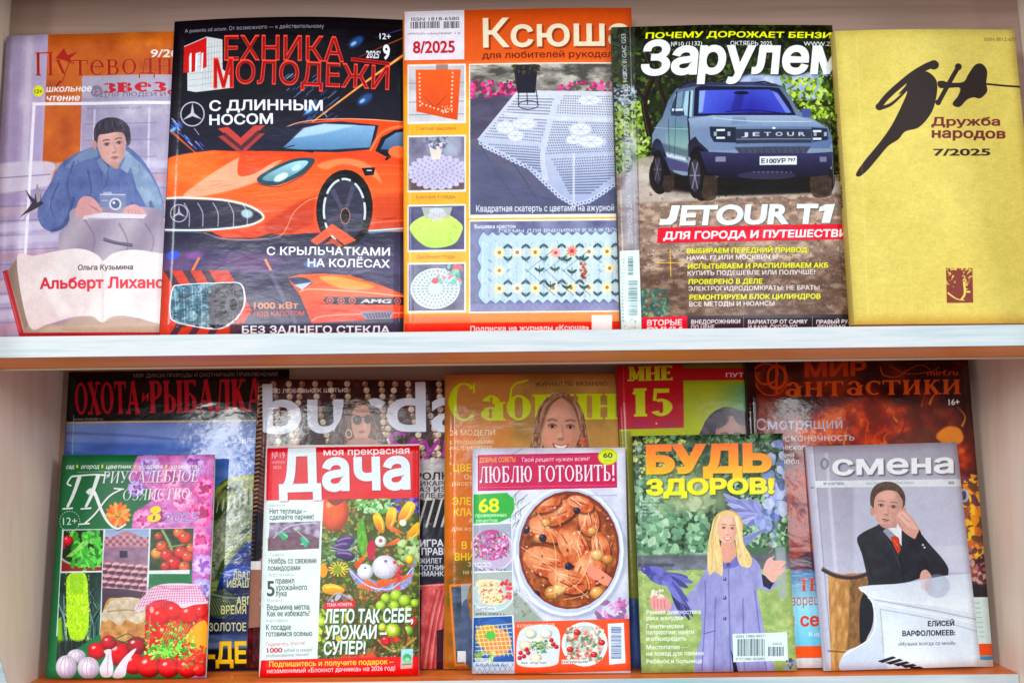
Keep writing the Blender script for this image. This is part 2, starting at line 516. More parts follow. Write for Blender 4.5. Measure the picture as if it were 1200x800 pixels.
M_BEIGE_H = laminate('beige_wood_laminate_across_shaded', ['84675a', '97796b', 'a68a7d'], (3, 60, 90))  # darker than the upright laminate: shade on the back panels put into the colour
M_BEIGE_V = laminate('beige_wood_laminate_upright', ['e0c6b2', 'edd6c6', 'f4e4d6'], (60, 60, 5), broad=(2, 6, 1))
M_BEIGE_B = laminate('beige_wood_laminate_board', ['b0916f', 'c0a387', 'cbb5a0'], (3, 60, 90))
M_ORANGE = laminate('orange_wood_laminate', ['d86420', 'e87a30', 'f2944a'], (4, 90, 60), rough=.35, bump=.03)
M_WHITE = laminate('white_edge_band', ['9dbcc2', 'bccbd0', 'd6d8dc', 'b2cad0'], (7, 60, 170), rough=.4, bump=.08)
M_PAPER = paper('magazine_pages', 'b9b2a6', 'e8e4dc', (3, 900, 3))

# ------------------------------------------------------------------ mesh helpers


def mesh(name, V, Fc, mats, parent=None, mi=None, smooth_=False):
    me = bpy.data.meshes.new(name); me.from_pydata([tuple(v) for v in V], [], Fc)
    for m in mats: me.materials.append(m)
    if mi is not None: me.polygons.foreach_set('material_index', mi)
    if smooth_: me.polygons.foreach_set('use_smooth', [True] * len(me.polygons))
    me.update()
    o = bpy.data.objects.new(name, me); COL.objects.link(o)
    if parent: o.parent = parent
    return o


def empty(name, loc, label=None, cat=None, group=None):
    o = bpy.data.objects.new(name, None); o.location = loc; o.empty_display_size = .02; COL.objects.link(o)
    if label: o['label'] = label
    if cat: o['category'] = cat
    if group: o['group'] = group
    return o


def prism(name, prof, x0, x1, mats, parent, bevel=0.0, mi=None):
    """a Y-Z outline run along X; mi gives each side its material"""
    n = len(prof)
    V = [(x0, y, z) for y, z in prof] + [(x1, y, z) for y, z in prof]
    Fc = [(i, (i + 1) % n, n + (i + 1) % n, n + i) for i in range(n)] + [tuple(range(n))[::-1], tuple(range(n, 2 * n))]
    o = mesh(name, V, Fc, mats, parent, (list(mi) + [0, 0]) if mi else None)
    bm = bmesh.new(); bm.from_mesh(o.data)
    bmesh.ops.recalc_face_normals(bm, faces=bm.faces)
    if bevel:
        bmesh.ops.bevel(bm, geom=list(bm.edges), offset=bevel, segments=2, affect='EDGES', profile=.5)
    bm.to_mesh(o.data); bm.free()
    return o


# ------------------------------------------------------------------ the display shelving
XL, XR = -.4175, .467
Z_UP, Z_UPB = .0715, .0549            # upper shelf, top and underside
Z_LO = -.2286                         # top of the lower shelf
D_UP, D_LO = .632, .720               # front edges
rack = empty('display_shelf', (0.02, .72, Z_LO - .3),
             'pale wood display shelving with orange boards and white front edges, carrying all the magazines', 'shelving')


def rk(o):
    o.location = -Vector(rack.location); return o


def board(zt, zb, d0, d1, m_top, m_bot):
    rk(prism('shelf_board', [(d0 + .0012, zb), (d1, zb), (d1, zt), (d0 + .0012, zt)], XL + .0004, XR - .0004, [m_top, m_bot], rack, mi=[1, 0, 0, 0]))
    rk(prism('edge_strip', [(d0, zb + .0001), (d0 + .001, zb + .0001), (d0 + .001, zt - .0001), (d0, zt - .0001)], XL + .0006, XR - .0006, [M_WHITE], rack, .0003))


board(Z_UP, Z_UPB, D_UP, .80, M_ORANGE, M_ORANGE)
board(Z_LO, Z_LO - .018, D_LO, .80, M_ORANGE, M_ORANGE)
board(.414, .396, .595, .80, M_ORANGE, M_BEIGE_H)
# sloping back panels
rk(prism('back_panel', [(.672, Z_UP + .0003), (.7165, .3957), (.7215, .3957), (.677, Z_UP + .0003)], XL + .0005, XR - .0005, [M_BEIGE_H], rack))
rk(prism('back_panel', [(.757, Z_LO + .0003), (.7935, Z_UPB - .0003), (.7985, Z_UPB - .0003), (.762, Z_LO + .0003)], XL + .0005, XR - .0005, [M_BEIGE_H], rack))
rk(prism('front_rail', [(.6335, Z_UPB - .0001), (.6595, .0487), (.662, .0487), (.664, Z_UPB - .0001)], XL + .0006, XR - .0006, [M_ORANGE], rack))
rk(prism('rail_edge', [(.6600, .0486), (.6600, .0468), (.6618, .0468), (.6618, .0486)], XL + .0006, XR - .0006, [M_BEIGE_B], rack, .0003))
# side panels, their front edge sloping back towards the foot
for x0, x1, e0, e1 in ((XL - .018, XL, .689, .713), (XR, XR + .018, .680, .690)):
    pr = [(.59, .46), (.59, 0.02), (e0, -.1990), (e1, -.2600), (.82, -.2600), (.82, .46)]
    rk(prism('side_panel', pr, x0, x1, [M_BEIGE_V], rack))
    eb = [(.5888, .46), (.5888, .02), (e0 - .0012, -.1990), (e1 - .0012, -.26), (e1 - .0002, -.26), (e0 - .0002, -.1990), (.5898, .02), (.5898, .46)]
    rk(prism('edge_strip', eb, x0 + .0002, x1 - .0002, [M_WHITE], rack))
# ------------------------------------------------------------------ magazines


class Mag:
    def __init__(s, BL, TL, BRx, Y0, lean, shelf, t=.003, bulge=.002, wave=.0006, seed=1, curl=0.0):
        s.curl = curl
        cl = math.radians(lean); up = np.array([0, math.sin(cl), math.cos(cl)]); n = np.array([0, -math.cos(cl), math.sin(cl)])
        O = np.array([0, Y0, shelf + .0006 + t * math.sin(cl)])
        def foot(x):   # world X of pixel column x on the foot line
            yy = PY - O[2] / Y0 * F
            dx = x - PX
            for _ in range(3):
                dy = (yy - PY) - ROLL * dx
            return (dx - ROLL * dy) / F * Y0
        O[0] = foot(BL[0])
        d = ray(*TL); T = d * (O @ n) / (d @ n)
        U = T - O; s.h = np.linalg.norm(U); U /= s.h
        R = np.cross(U, n); R *= np.sign(R[0])
        s.w = (foot(BRx) - O[0]) / R[0]
        if R[2] < 0: O[2] -= R[2] * s.w
        s.O, s.R, s.U, s.N = O, R, U, n
        s.t, s.bulge, s.wave, s.seed = t, bulge, wave, seed
        s.rs = np.random.RandomState(seed).uniform(0, 6.28, 6)

    def canvas(s, base='ffffff', res=3.0):
        return Canvas((s.O, s.R, s.U), s.w, s.h, res, base)

    def bend(s, u, v):
        r = s.rs
        return (s.bulge * np.sin(np.pi * u) * (.25 + .75 * v ** 1.5)
                + s.wave * (np.sin(5 * u + r[0]) * np.sin(3 * v + r[1]) + .5 * np.sin(11 * u + r[2]) * np.sin(7 * v + r[3])) * (u * (1 - u) * 4) * (.3 + .7 * v)
                + s.curl * u ** 9 * v ** 5 - .3 * s.curl * (1 - u) ** 9 * v ** 7)

    def shell(s, name, u0, u1, v0, v1, w0, w1, mats, parent, loc, nu=20, nv=24, uv=False):
        us, vs = np.linspace(u0, u1, nu + 1), np.linspace(v0, v1, nv + 1)
        U, V = np.meshgrid(us, vs)
        b = s.bend(U, V)
        P = []
        for w in (w0, w1):
            Q = s.O + (U * s.w)[..., None] * s.R + (V * s.h)[..., None] * s.U + (b + w)[..., None] * s.N - loc
            P.append(Q.reshape(-1, 3))
        P = np.concatenate(P); n = (nu + 1) * (nv + 1); Fc = []; mi = []
        k = lambda i, j: j * (nu + 1) + i
        for j in range(nv):
            for i in range(nu):
                Fc.append((k(i, j), k(i + 1, j), k(i + 1, j + 1), k(i, j + 1))); mi.append(0)
        for j in range(nv):
            for i in range(nu):
                Fc.append(tuple(n + q for q in (k(i, j), k(i, j + 1), k(i + 1, j + 1), k(i + 1, j)))); mi.append(1)
        loop = [k(i, 0) for i in range(nu + 1)] + [k(nu, j) for j in range(1, nv + 1)] + [k(i, nv) for i in range(nu - 1, -1, -1)] + [k(0, j) for j in range(nv - 1, 0, -1)]
        for a, c in zip(loop, loop[1:] + loop[:1]):
            Fc.append((a, n + a, n + c, c)); mi.append(1)
        nm = len(mats)
        o = mesh(name, P, Fc, mats, parent, [min(q, nm - 1) for q in mi])
        if uv:
            l = o.data.uv_layers.new(name='cover')
            ff = np.stack([((U - 0)).reshape(-1), V.reshape(-1)], 1); ff = np.concatenate([ff, ff])
            vi = np.empty(len(o.data.loops), np.int32); o.data.loops.foreach_get('vertex_index', vi)
            l.data.foreach_set('uv', ff[vi].ravel().astype(np.float32))
        o.data.polygons.foreach_set('use_smooth', [q < 2 * nu * nv for q in range(len(o.data.polygons))])
        return o

    def build(s, c, nm, label, group, spine='ffffff', rough=.22, bump=.25, spec=.34, coat=0., spine_txt=None, right_fold=False):
        loc = np.array(s.O)
        e = empty('magazine', loc, label, 'magazine', group)
        im = c.image('cover_print_' + nm)
        pm = print_mat('varnished_cover', im, rough, bump, spec, coat, s.seed * 1.7)
        inner = paper('cover_inside', 'd8d4cc', 'e4e0d8', (40, 40, 40))
        cw = .0003
        s.shell('front_cover', 0, 1, 0, 1, 0, -cw, [pm, inner], e, loc, uv=True)
        s.shell('page_block', .004, 1 - .0015 / s.w, .002, 1 - .001 / s.h, -cw - .0001, -s.t + cw + .0001, [M_PAPER], e, loc, 12, 12)
        s.shell('back_cover', 0, 1, 0, 1, -s.t + cw, -s.t, [inner], e, loc, 12, 12)
        sm, nt, b = nodes('spine_print'); b.inputs['Base Color'].default_value = lin(spine); b.inputs['Roughness'].default_value = rough + .1
        # folded spine: a half-round strip joining the two covers
        V = []; nv, na = 24, 7
        for j in range(nv + 1):
            v = j / nv; bb = float(s.bend(0., v))
            for i in range(na):
                a = math.pi * i / (na - 1)
                w = -s.t / 2 + (s.t / 2) * math.cos(a); u = -.0002 - min(s.t * .18, .0012) * math.sin(a)
                V.append(s.O + u * s.R + v * s.h * s.U + (w + bb) * s.N - loc)
        Fc = [(j * na + i, j * na + i + 1, (j + 1) * na + i + 1, (j + 1) * na + i) for j in range(nv) for i in range(na - 1)]
        o = mesh('spine', V, Fc, [sm], e, smooth_=True)
        if spine_txt:
            st, hcap, v1, colr = spine_txt
            cu = bpy.data.curves.new('spine_lettering', 'FONT'); cu.body = st; cu.size = hcap / .73; cu.offset = .0003; cu.resolution_u = 3
            tmp = bpy.data.objects.new('spine_lettering', cu)
            me = bpy.data.meshes.new_from_object(tmp); bpy.data.objects.remove(tmp)
            lm, nt, b = nodes('spine_ink'); b.inputs['Base Color'].default_value = lin(colr); b.inputs['Roughness'].default_value = .5
            me.materials.clear(); me.materials.append(lm)
            for v in me.vertices:       # letters run down the spine, wrapped on its rounded face
                a_, c_ = v.co.x, v.co.y
                w = -s.t / 2 + c_ - hcap / 2
                cs = max(-1, min(1, (w + s.t / 2) / (s.t / 2)))
                u = -.0002 - min(s.t * .18, .0012) * math.sqrt(1 - cs * cs) - .00015
                vv = v1 - a_ / s.h
                v.co = Vector(s.O + u * s.R + vv * s.h * s.U + (w + float(s.bend(0., min(max(vv, 0), 1)))) * s.N - loc)
            o = bpy.data.objects.new('spine_lettering', me); COL.objects.link(o); o.parent = e
        return e, loc
UPG, LOG, FRG = 'magazines standing on the upper shelf', 'magazines at the back of the lower shelf', 'magazines at the front of the lower shelf'
LU, LL, LF = 7.6, 7.3, 7.9
MAGS = dict(
    put=Mag((-14, 394), (8, 43), 236, .6640, LU, Z_UP, .003, .003, .0012, seed=1),
    teh=Mag((187, 393), (205, 27), 474, .6600, LU, Z_UP, .003, .0055, .0012, seed=2),
    ksu=Mag((474, 391), (473, 14), 756, .6560, LU, Z_UP, .003, .0015, seed=3),
    zar=Mag((728, 388), (717, 33), 1000, .6510, LU, Z_UP, .0045, .002, seed=4),
    dru=Mag((1001, 384), (978, 38), 1222, .6450, LU, Z_UP, .011, .002, .0003, seed=5),
    oho=Mag((62, 791), (81, 436), 333, .7540, LL, Z_LO, .003, .002, seed=6),
    bur=Mag((289, 790), (303, 449), 556, .7505, LL, Z_LO, .003, .002, seed=7),
    sab=Mag((521, 787), (522, 441), 789, .7470, LL, Z_LO, .003, .002, seed=8),
    mne=Mag((739, 784), (722, 429), 945, .7430, LL, Z_LO, .0035, .0015, seed=9),
    mir=Mag((890, 782), (873, 425), 1164, .7390, LL, Z_LO, .003, .0025, seed=10),
    pri=Mag((54, 794), (73, 535), 241, .7330, LF, Z_LO, .0025, .002, .001, seed=11, curl=.004),
    dac=Mag((303.5, 792), (311.5, 522.5), 491, .7330, LF, Z_LO, .0025, .002, .001, seed=12, curl=.003),
    lub=Mag((554, 788), (554, 526.5), 739, .7330, LF, Z_LO, .0025, .002, .001, seed=13, curl=.003),
    bud=Mag((752, 785), (741, 510.5), 934, .7330, LF, Z_LO, .0025, .0015, .001, seed=14, curl=.003),
    sme=Mag((968, 782), (946, 523), 1150, .7310, LF, Z_LO, .006, .001, seed=15),
)

# key: (label, group, spine colour, cover roughness, waviness of the sheet)
INFO = dict(
    put=('magazine with a young man holding a camera above an open book', UPG, 'a99cba', .3, .3),
    teh=('black technical magazine with a large orange sports car on its cover', UPG, '14131c', .2, .3),
    ksu=('orange needlework magazine with a white lace tablecloth and small craft pictures on its cover', UPG, 'e8a040', .28, .25),
    zar=('car magazine with a grey-blue off-roader on a dirt road on its cover', UPG, '3a3c34', .2, .25),
    dru=('thick plain yellow journal with black brush lettering, rightmost on the upper shelf', UPG, 'b39a48', .62, .1),
    oho=('hunting and fishing magazine with red title on black over blue water and a fish', LOG, '14131c', .11, .3),
    bur=('sewing magazine with pale blue title, bead strings and a woman in sunglasses', LOG, '6a5048', .13, .4),
    sab=('orange knitting magazine with yellow-green title and a smiling long-haired woman', LOG, 'c88040', .14, .35),
    mne=('olive green magazine with red corner and the number 15 in yellow', LOG, '8a2030', .17, .25),
    mir=('dark fiery red fantasy magazine with orange title, at the right end of the back row', LOG, '241016', .11, .25),
    pri=('green gardening magazine with tomatoes, jars and garlic on its cover, leftmost in front', FRG, '1e6a44', .3, .2),
    dac=('country garden magazine with a red title bar and heaps of vegetables', FRG, 'c03040', .3, .2),
    lub=('cookery magazine with a pink title bar and a dish of roast meat', FRG, 'c8ccd8', .3, .2),
    bud=('health magazine with orange and yellow title and a woman in a lilac coat with pigeons', FRG, '3c5040', .3, .2),
    sme=('grey magazine with a boy in a black suit leaning on a white piano', FRG, 'c2c2d4', .3, .15),
)
# ------------------------------------------------------------------ drawing aids for the covers


def face(c, cx, cy, w, h, skin, dark, lip='b5655a', look=0, smile=False, rot=0, eye='2a2028', brow=None, a=1.0):
    """a printed head-and-shoulders face, w by h pixels"""
    s, d = hexc(skin), hexc(dark)
    co, si = math.cos(math.radians(rot)), math.sin(math.radians(rot))
    def q(x, y): return (cx + x * w * co - y * h * si, cy + x * w * si + y * h * co)
    out = [(-.5, -.2), (-.47, .12), (-.36, .36), (-.16, .52), (.0, .56), (.16, .52), (.36, .36), (.47, .12), (.5, -.2), (.36, -.5), (0, -.6), (-.36, -.5)]
    c.poly([q(*p) for p in out], lambda X, Y: mix(s * 1.04, s * .9 + d * .08, .5 + (X - cx) / w * .8), a, sm=True)
    c.ell(*q(-.26, .16), w * .15, h * .1, s * [1.03, .9, .88], .4, blur=w * .05)
    c.ell(*q(.26, .16), w * .15, h * .1, s * [.98, .86, .84], .4, blur=w * .05)
    for sx in (-1, 1):
        x = sx * .22 + look
        c.ell(*q(x, -.06), w * .12, h * .055, d, .35, rot, blur=w * .025)
        c.ell(*q(x, -.05), w * .085, h * .03, 'f0e6e2', .22, rot)
        c.ell(*q(x, -.05), w * .042, h * .03, eye, .9, rot, blur=w * .006)
        c.line([q(x - .1, -.06), q(x, -.095), q(x + .1, -.06)], w * .025, d, .8)
        c.line([q(x - .13, -.16), q(x, -.185), q(x + .12, -.165)], w * .045, brow if brow is not None else d, .65, blur=w * .008)
    c.line([q(.03 + look * .6, -.1), q(.05 + look, .08), q(.07 + look, .16)], w * .05, s * .8, .55, blur=w * .015)
    c.ell(*q(.0 + look, .19), w * .085, h * .035, s * .72, .75, rot, blur=w * .02)
    c.ell(*q(-.02 + look, .12), w * .03, h * .05, s * 1.12, .5, rot, blur=w * .02)
    if smile:
        c.poly([q(-.2 + look, .27), q(0 + look, .31), q(.2 + look, .27), q(.13 + look, .38), q(0 + look, .42), q(-.13 + look, .38)], lip, 1, sm=True)
        c.poly([q(-.16 + look, .295), q(0 + look, .325), q(.16 + look, .295), q(.09 + look, .36), q(0 + look, .375), q(-.09 + look, .36)], 'f5efe9', 1, sm=True)
    else:
        c.line([q(-.13 + look, .335), q(-.03 + look, .32), q(.03 + look, .33), q(.13 + look, .335)], h * .028, np.asarray(hexc(lip)) * .6, .9)
        c.ell(*q(0 + look, .37), w * .09, h * .025, lip, .8, rot, blur=.3)
    c.poly([q(.18, -.5), q(.36, -.5), q(.5, -.2), q(.47, .12), q(.36, .36), q(.16, .52), q(.3, .2), q(.32, -.2)], s * .72 + d * .1, .3, blur=w * .06)
    c.poly([q(-.36, -.5), q(-.5, -.2), q(-.47, .12), q(-.36, .36), q(-.16, .52), q(-.36, .2), q(-.38, -.2)], s * .78, .25, blur=w * .06)
    c.ell(*q(-.04, -.34), w * .24, h * .1, s * 1.12, .35, rot, blur=w * .07)
    c.ell(*q(0, .5), w * .2, h * .06, s * .8, .4, rot, blur=w * .04)


def strands(c, P0, P1, n, cols, w, seed=1, jit=2, a=.7):
    R = np.random.RandomState(seed)
    P0, P1 = np.asarray(P0, float), np.asarray(P1, float)
    for i in range(n):
        t = R.rand()
        P = P0 * (1 - t) + P1 * t + R.uniform(-jit, jit, (1, 2))
        c.line(P, w * R.uniform(.5, 1.3), cols[R.randint(len(cols))], a, w2=w * .4)


def shaded(c, cx, cy, rx, ry, col, hi='ffffff', rot=0, a=1, hx=-.35, hy=-.4, ha=.75, rim=.55):
    """a round printed thing (fruit, garlic, berry) with the photograph's own modelling"""
    col = hexc(col)
    c.ell(cx, cy, rx, ry, lambda X, Y: mix(col * 1.12, col * rim, np.sqrt(((X - cx - hx * rx * .5) / rx) ** 2 + ((Y - cy - hy * ry * .5) / ry) ** 2) ** 2 * .75), a, rot)
    c.ell(cx + hx * rx, cy + hy * ry, rx * .22, ry * .16, hi, ha, rot - 20, blur=min(rx, ry) * .08)


def barcode(c, x0, y0, x1, y1, col='222831', a=.85, seed=3, vertical=False):
    R = np.random.RandomState(seed); p = 0.0; L = (y1 - y0) if vertical else (x1 - x0)
    while p < L:
        w = R.choice([.5, .5, .9, 1.3])
        if vertical: c.rect(x0, y0 + p, x1, min(y0 + p + w, y1), col, a)
        else: c.poly([(x0 + p, y0 - p * .011), (min(x0 + p + w, x1), y0 - p * .011), (min(x0 + p + w, x1), y1 - p * .011), (x0 + p, y1 - p * .011)], col, a)
        p += w + R.choice([.5, .8, 1.2])


def smallprint(c, x0, y, x1, h, col, a=.8, seed=1):
    """a line of print too small to read: broken marks of letter height"""
    R = np.random.RandomState(seed); x = x0
    while x < x1:
        w = R.uniform(.5, 1.0) * h
        if R.rand() > .15:
            c.line([(x, y), (x, y - h * R.uniform(.7, 1))], h * .22, col, a, sm=False)
            c.line([(x, y - h * R.choice([.05, .45, .85])), (x + w * .7, y - h * R.choice([.05, .45, .85]))], h * .2, col, a, sm=False)
        x += w


# ------------------------------------------------------------------ the covers, upper shelf
def art_put(c):
    c.all(ng(['a596b6', 'b9acc9', 'cfc6dc', 'b4a8c6'], 60, 3, sx=2.5))
    for x, w, col, a in ((16, 10, '9c8fb2', .5), (30, 8, 'ddd6ea', .6), (44, 9, 'a79bc0', .5), (4, 8, '8f82a6', .4)):
        c.line([(x + 6, 40), (x - 6, 330)], w, col, a, blur=3, sm=False)
    # painted wall, orange pillar and door
    c.poly([(58, 38), (250, 36), (250, 130), (100, 120), (100, 118), (97, 92), (94, 215), (62, 218), (50, 200), (54, 120)],
           ng(['a8552a', 'bd6a2f', 'cf7a34', 'b9622b'], 26, 8), 1)
    c.rect(97, 92, 250, 250, ng(['9a91ad', 'b1a8bf', 'c4bccd', 'a79fb8'], 22, 4))
    for x in (112, 176, 232): c.line([(x, 128), (x - 4, 260)], 2.4, 'd8d2e0', .7, sm=False)
    for y in (147, 166, 186, 206, 226): c.line([(100, y), (185, y - 2)], 1.2, '7f7694', .55, sm=False)
    for y, a in ((150, .3), (176, .35), (200, .3)): c.rect(114, y, 174, y + 12, '8d84a0', a, blur=1)
    c.poly([(185, 150), (250, 110), (250, 300), (190, 280)], 'a79eb6', .6, blur=6)
    # stone steps and pillar foot
    for i, y in enumerate(range(196, 400, 17)):
        c.line([(-30, y + 6), (62, y - (i % 2) * 3), (250, y - 4)], 9 + (i % 3), ['d6d0e6', 'b98fa0', 'a698bd', 'cbb3bd', 'e2ddf0'][i % 5], .55, blur=2)
        c.line([(-30, y + 13), (80, y + 10), (250, y + 6)], 1.6, '7a6c90', .5, blur=.5)
    c.poly([(-20, 196), (58, 190), (62, 208), (50, 220), (-20, 226)], 'd3ccdf', .9, blur=1.2, sm=True)
    c.line([(-20, 210), (60, 205)], 1.6, '9286a8', .8, sm=False)
    # frame of the picture
    c.line([(41, 121), (33, 250), (27, 345)], 3.6, 'eceaf4', .95, sm=False)
    c.line([(39, 123), (250, 121)], 3.6, 'eceaf4', .95, sm=False)
    c.text('вожатый тут мне даёт', 103, 130, 168, 129, 3.4, '8d8699', .0, .2)
    # heading
    c.rect(97, 90, 250, 116, 'b2abbd', .95, blur=.6)
    c.text('Путеводная', 43, 90, 241, 88, 27, '962218', .0, f='r', T=.11, t=.045, S=.05, out='d98a54', ow=.012)
    c.poly([(66, 70), (76, 58), (80, 66), (92, 62), (83, 70), (86, 76), (76, 72)], '9c2018', .95)
    c.line([(72, 96), (66, 104)], 2.2, '962218')
    c.text('звезда', 121, 110, 240, 108, 17, 'b62231', .0, f='r', T=.24, t=.09, S=.04)
    for x in (128, 150, 174, 196, 219): c.line([(x, 93), (x, 112)], 1.3, 'b7b0c0', .8, sm=False)
    c.text('ДЛЯ ЛЮДЕЙ И ШКОЛЫ', 118, 115, 240, 114, 5, '7d7488', .02)
    c.ell(114, 108, 7, 7, '85788f', .9); c.text('12', 110, 111, 118, 111, 5, 'b7b0c0')
    c.text('9/2025', 177, 69, 227, 68, 9, 'e9e2dc', .03, .15)
    c.ell(46, 108, 6.3, 6.5, 'd5d824'); c.text('12+', 41.5, 110.5, 50.5, 110.5, 4.6, '5b6a20', .03)
    c.text('школьное', 55, 109, 108, 108, 7.4, 'f0edf6', .03, .2)
    c.text('чтение', 55, 119.5, 94, 119, 7.4, 'f0edf6', .03, .2)
    # the young man with the camera
    c.poly([(118, 168), (108, 174), (88, 182), (70, 196), (60, 215), (47, 238), (45, 255), (52, 268), (66, 272), (80, 266), (92, 258), (180, 262), (192, 250), (188, 225), (176, 200), (164, 184), (150, 172), (140, 160)],
           ng(['55618f', '6673a2', '6f7fab'], 12, 12, k=1.4), sm=True)
    c.poly([(144, 176), (156, 184), (172, 200), (186, 224), (192, 250), (182, 258), (168, 235), (156, 210)], ng(['8fa3b9', '7d92ae', 'a9bccb'], 9, 5), .85, sm=True, blur=.6)
    c.poly([(110, 174), (90, 184), (78, 198), (98, 190), (116, 184)], '8da0b4', .6, sm=True, blur=1)
    for P in ([(88, 190), (80, 215), (84, 240)], [(104, 200), (108, 226), (98, 240)], [(70, 215), (60, 240), (66, 258)], [(150, 190), (158, 215), (160, 232)], [(126, 180), (128, 205), (122, 230)]):
        c.line(P, 2.2, '38436e', .55, w2=.6, blur=.5)
    R = np.random.RandomState(31)
    for k in range(46):
        x, y = R.uniform(54, 184), R.uniform(184, 262); q = R.uniform(-.5, .5) + (1.9 if x < 95 else 1.3 if x > 150 else 1.57); l = R.uniform(6, 18)
        c.line([(x, y), (x + l * .5 * math.cos(q) + R.uniform(-2, 2), y + l * .5 * math.sin(q)), (x + l * math.cos(q), y + l * math.sin(q))], R.uniform(.6, 2.4), ['3d4876', '8b99bf', '46527f', 'a3b2cc'][k % 4], .4, w2=.3, blur=.5)
    c.line([(88, 232), (78, 262), (60, 272)], 4, '343f66', .5, blur=1.6); c.line([(176, 236), (186, 262)], 4, '343f66', .45, blur=1.6)
    c.poly([(92, 244), (180, 244), (192, 258), (190, 298), (180, 306), (100, 306), (74, 300), (70, 276), (82, 262)], lambda X, Y: mix('93879a', 'b3a8b6', .5 + .5 * np.sin(X / 9 + Y / 16)), sm=True)
    for P in ([(100, 258), (112, 280), (106, 304)], [(140, 262), (150, 284), (146, 304)], [(170, 262), (180, 280), (176, 300)]): c.line(P, 2.2, '6d6178', .55, w2=.8, blur=.6)
    c.line([(122, 281), (136, 285), (156, 288)], 4, '4b4560', .85); c.line([(122, 281), (156, 288)], .8, '8a8398', .8, sm=False)
    c.poly([(119, 166), (121, 184), (131, 196), (140, 198), (140, 180), (134, 168)], 'b98a86', 1, sm=True)
    face(c, 132, 172, 33, 42, 'd2a9a3', '4a3038', 'a9686a', look=.05, rot=-8)
    c.poly([(112, 168), (111, 154), (116, 144), (128, 139), (142, 141), (152, 150), (154, 166), (150, 172), (147, 160), (140, 156), (126, 158), (117, 160), (115, 170)], ng(['2f2a38', '47404e', '5a5362'], 5, 2, sx=2), sm=True)
    c.ell(112, 171, 2.6, 5, 'bd908c'); 
    c.poly([(119, 186), (128, 198), (124, 206), (114, 190)], '7688aa', 1); c.poly([(150, 182), (142, 198), (150, 204), (157, 190)], '8fa0ba', 1)
    c.poly([(92, 240), (98, 232), (108, 232), (117, 240), (121, 248), (114, 254), (100, 256), (90, 254)], 'cf9fa2', 1, sm=True)
    c.poly([(148, 244), (158, 240), (168, 246), (172, 254), (158, 258), (146, 254)], 'd3a4a7', 1, sm=True)
    for k in range(4):
        c.line([(104 + k * 3.2, 240 + k * 1.6), (112 + k * 2.4, 246 + k * 1.6)], .8, 'a87679', .8, sm=False); c.line([(150 + k * 4, 246), (153 + k * 4, 254)], .8, 'a87679', .8, sm=False)
    c.rect(118, 228, 148, 244, '7f86a6'); c.rect(122, 226, 132, 230, 'a9b0c8'); c.ell(136, 240, 7.2, 7.2, 'c8cfe0'); c.ell(136, 240, 5, 5, '5b6288'); c.ell(134.5, 238.5, 1.6, 1.6, 'e6eaf4')
    c.line([(118, 229), (148, 229)], 1, 'd5daea', .9, sm=False); c.line([(120, 236), (128, 236)], 1, 'd5daea', .7, sm=False)
    c.poly([(100, 254), (122, 250), (172, 252), (168, 257), (122, 258), (98, 258)], 'd8d2de', 1); c.line([(104, 257), (168, 257)], .8, '7f7488', .9, sm=False)
    # swallow
    c.poly([(30, 222), (36, 230), (41, 234), (42, 226), (44, 216), (48, 226), (49, 236), (52, 239), (46, 243), (38, 247), (28, 252), (22, 256), (32, 246), (38, 238), (34, 232)], '3a3442', .95)
    c.poly([(42, 226), (44, 217), (48, 226), (48, 236), (44, 238)], 'a7a1ae', .9); c.poly([(36, 247), (25, 262), (33, 250)], '59515f', .9)
    # the open book
    c.poly([(3, 318), (9, 316), (30, 383), (250, 384), (250, 393), (23, 394)], 'a82f3c'); c.line([(5, 320), (24, 390)], 1.2, 'd66a70', .8, sm=False)
    c.poly([(9, 318), (20, 302), (22, 312), (34, 382), (250, 376), (250, 389), (28, 390)], gx('8f7a6c', 'c4b5a8', 5, 60))
    for k in range(7): c.line([(11 + k * 1.4, 318 - k * 2), (30 + k * .6, 386 - k * 1.1)], .5, '6d5a50', .7, sm=False)
    for k in range(4): c.line([(32, 386 - k * 1.6), (110, 381 - k * 1.4), (250, 386 - k * 1.6)], .5, '8d7b70', .7)
    c.poly([(20, 303), (40, 300), (66, 295), (88, 292), (104, 294), (116, 300), (122, 306), (134, 297), (158, 293), (190, 297), (212, 299), (212, 378), (186, 379), (160, 372), (140, 370), (122, 378), (104, 371), (84, 372), (56, 380), (34, 381)],
           ng(['dccfcf', 'e8dede', 'ece4e6', 'e2d4d6'], 34, 6), 1, sm=True)
    c.poly([(80, 376), (96, 371), (110, 371), (120, 378), (132, 371), (150, 371), (186, 380), (186, 388), (80, 388)], 'b8a595', .8, sm=True)
    c.line([(121, 306), (121, 378)], 2.4, 'c8b6b4', .45, blur=1.5, sm=False)
    c.poly([(60, 350), (54, 330), (64, 322), (72, 350), (86, 366), (70, 372)], 'ffffff', .35, blur=4, sm=True)
    c.text('Ольга Кузьмина', 92, 317, 156, 316, 6, '413a44', .03, .12)
    c.text('Альберт Лиханов', 47, 338.5, 203, 337, 12.5, 'c92b42', .045)


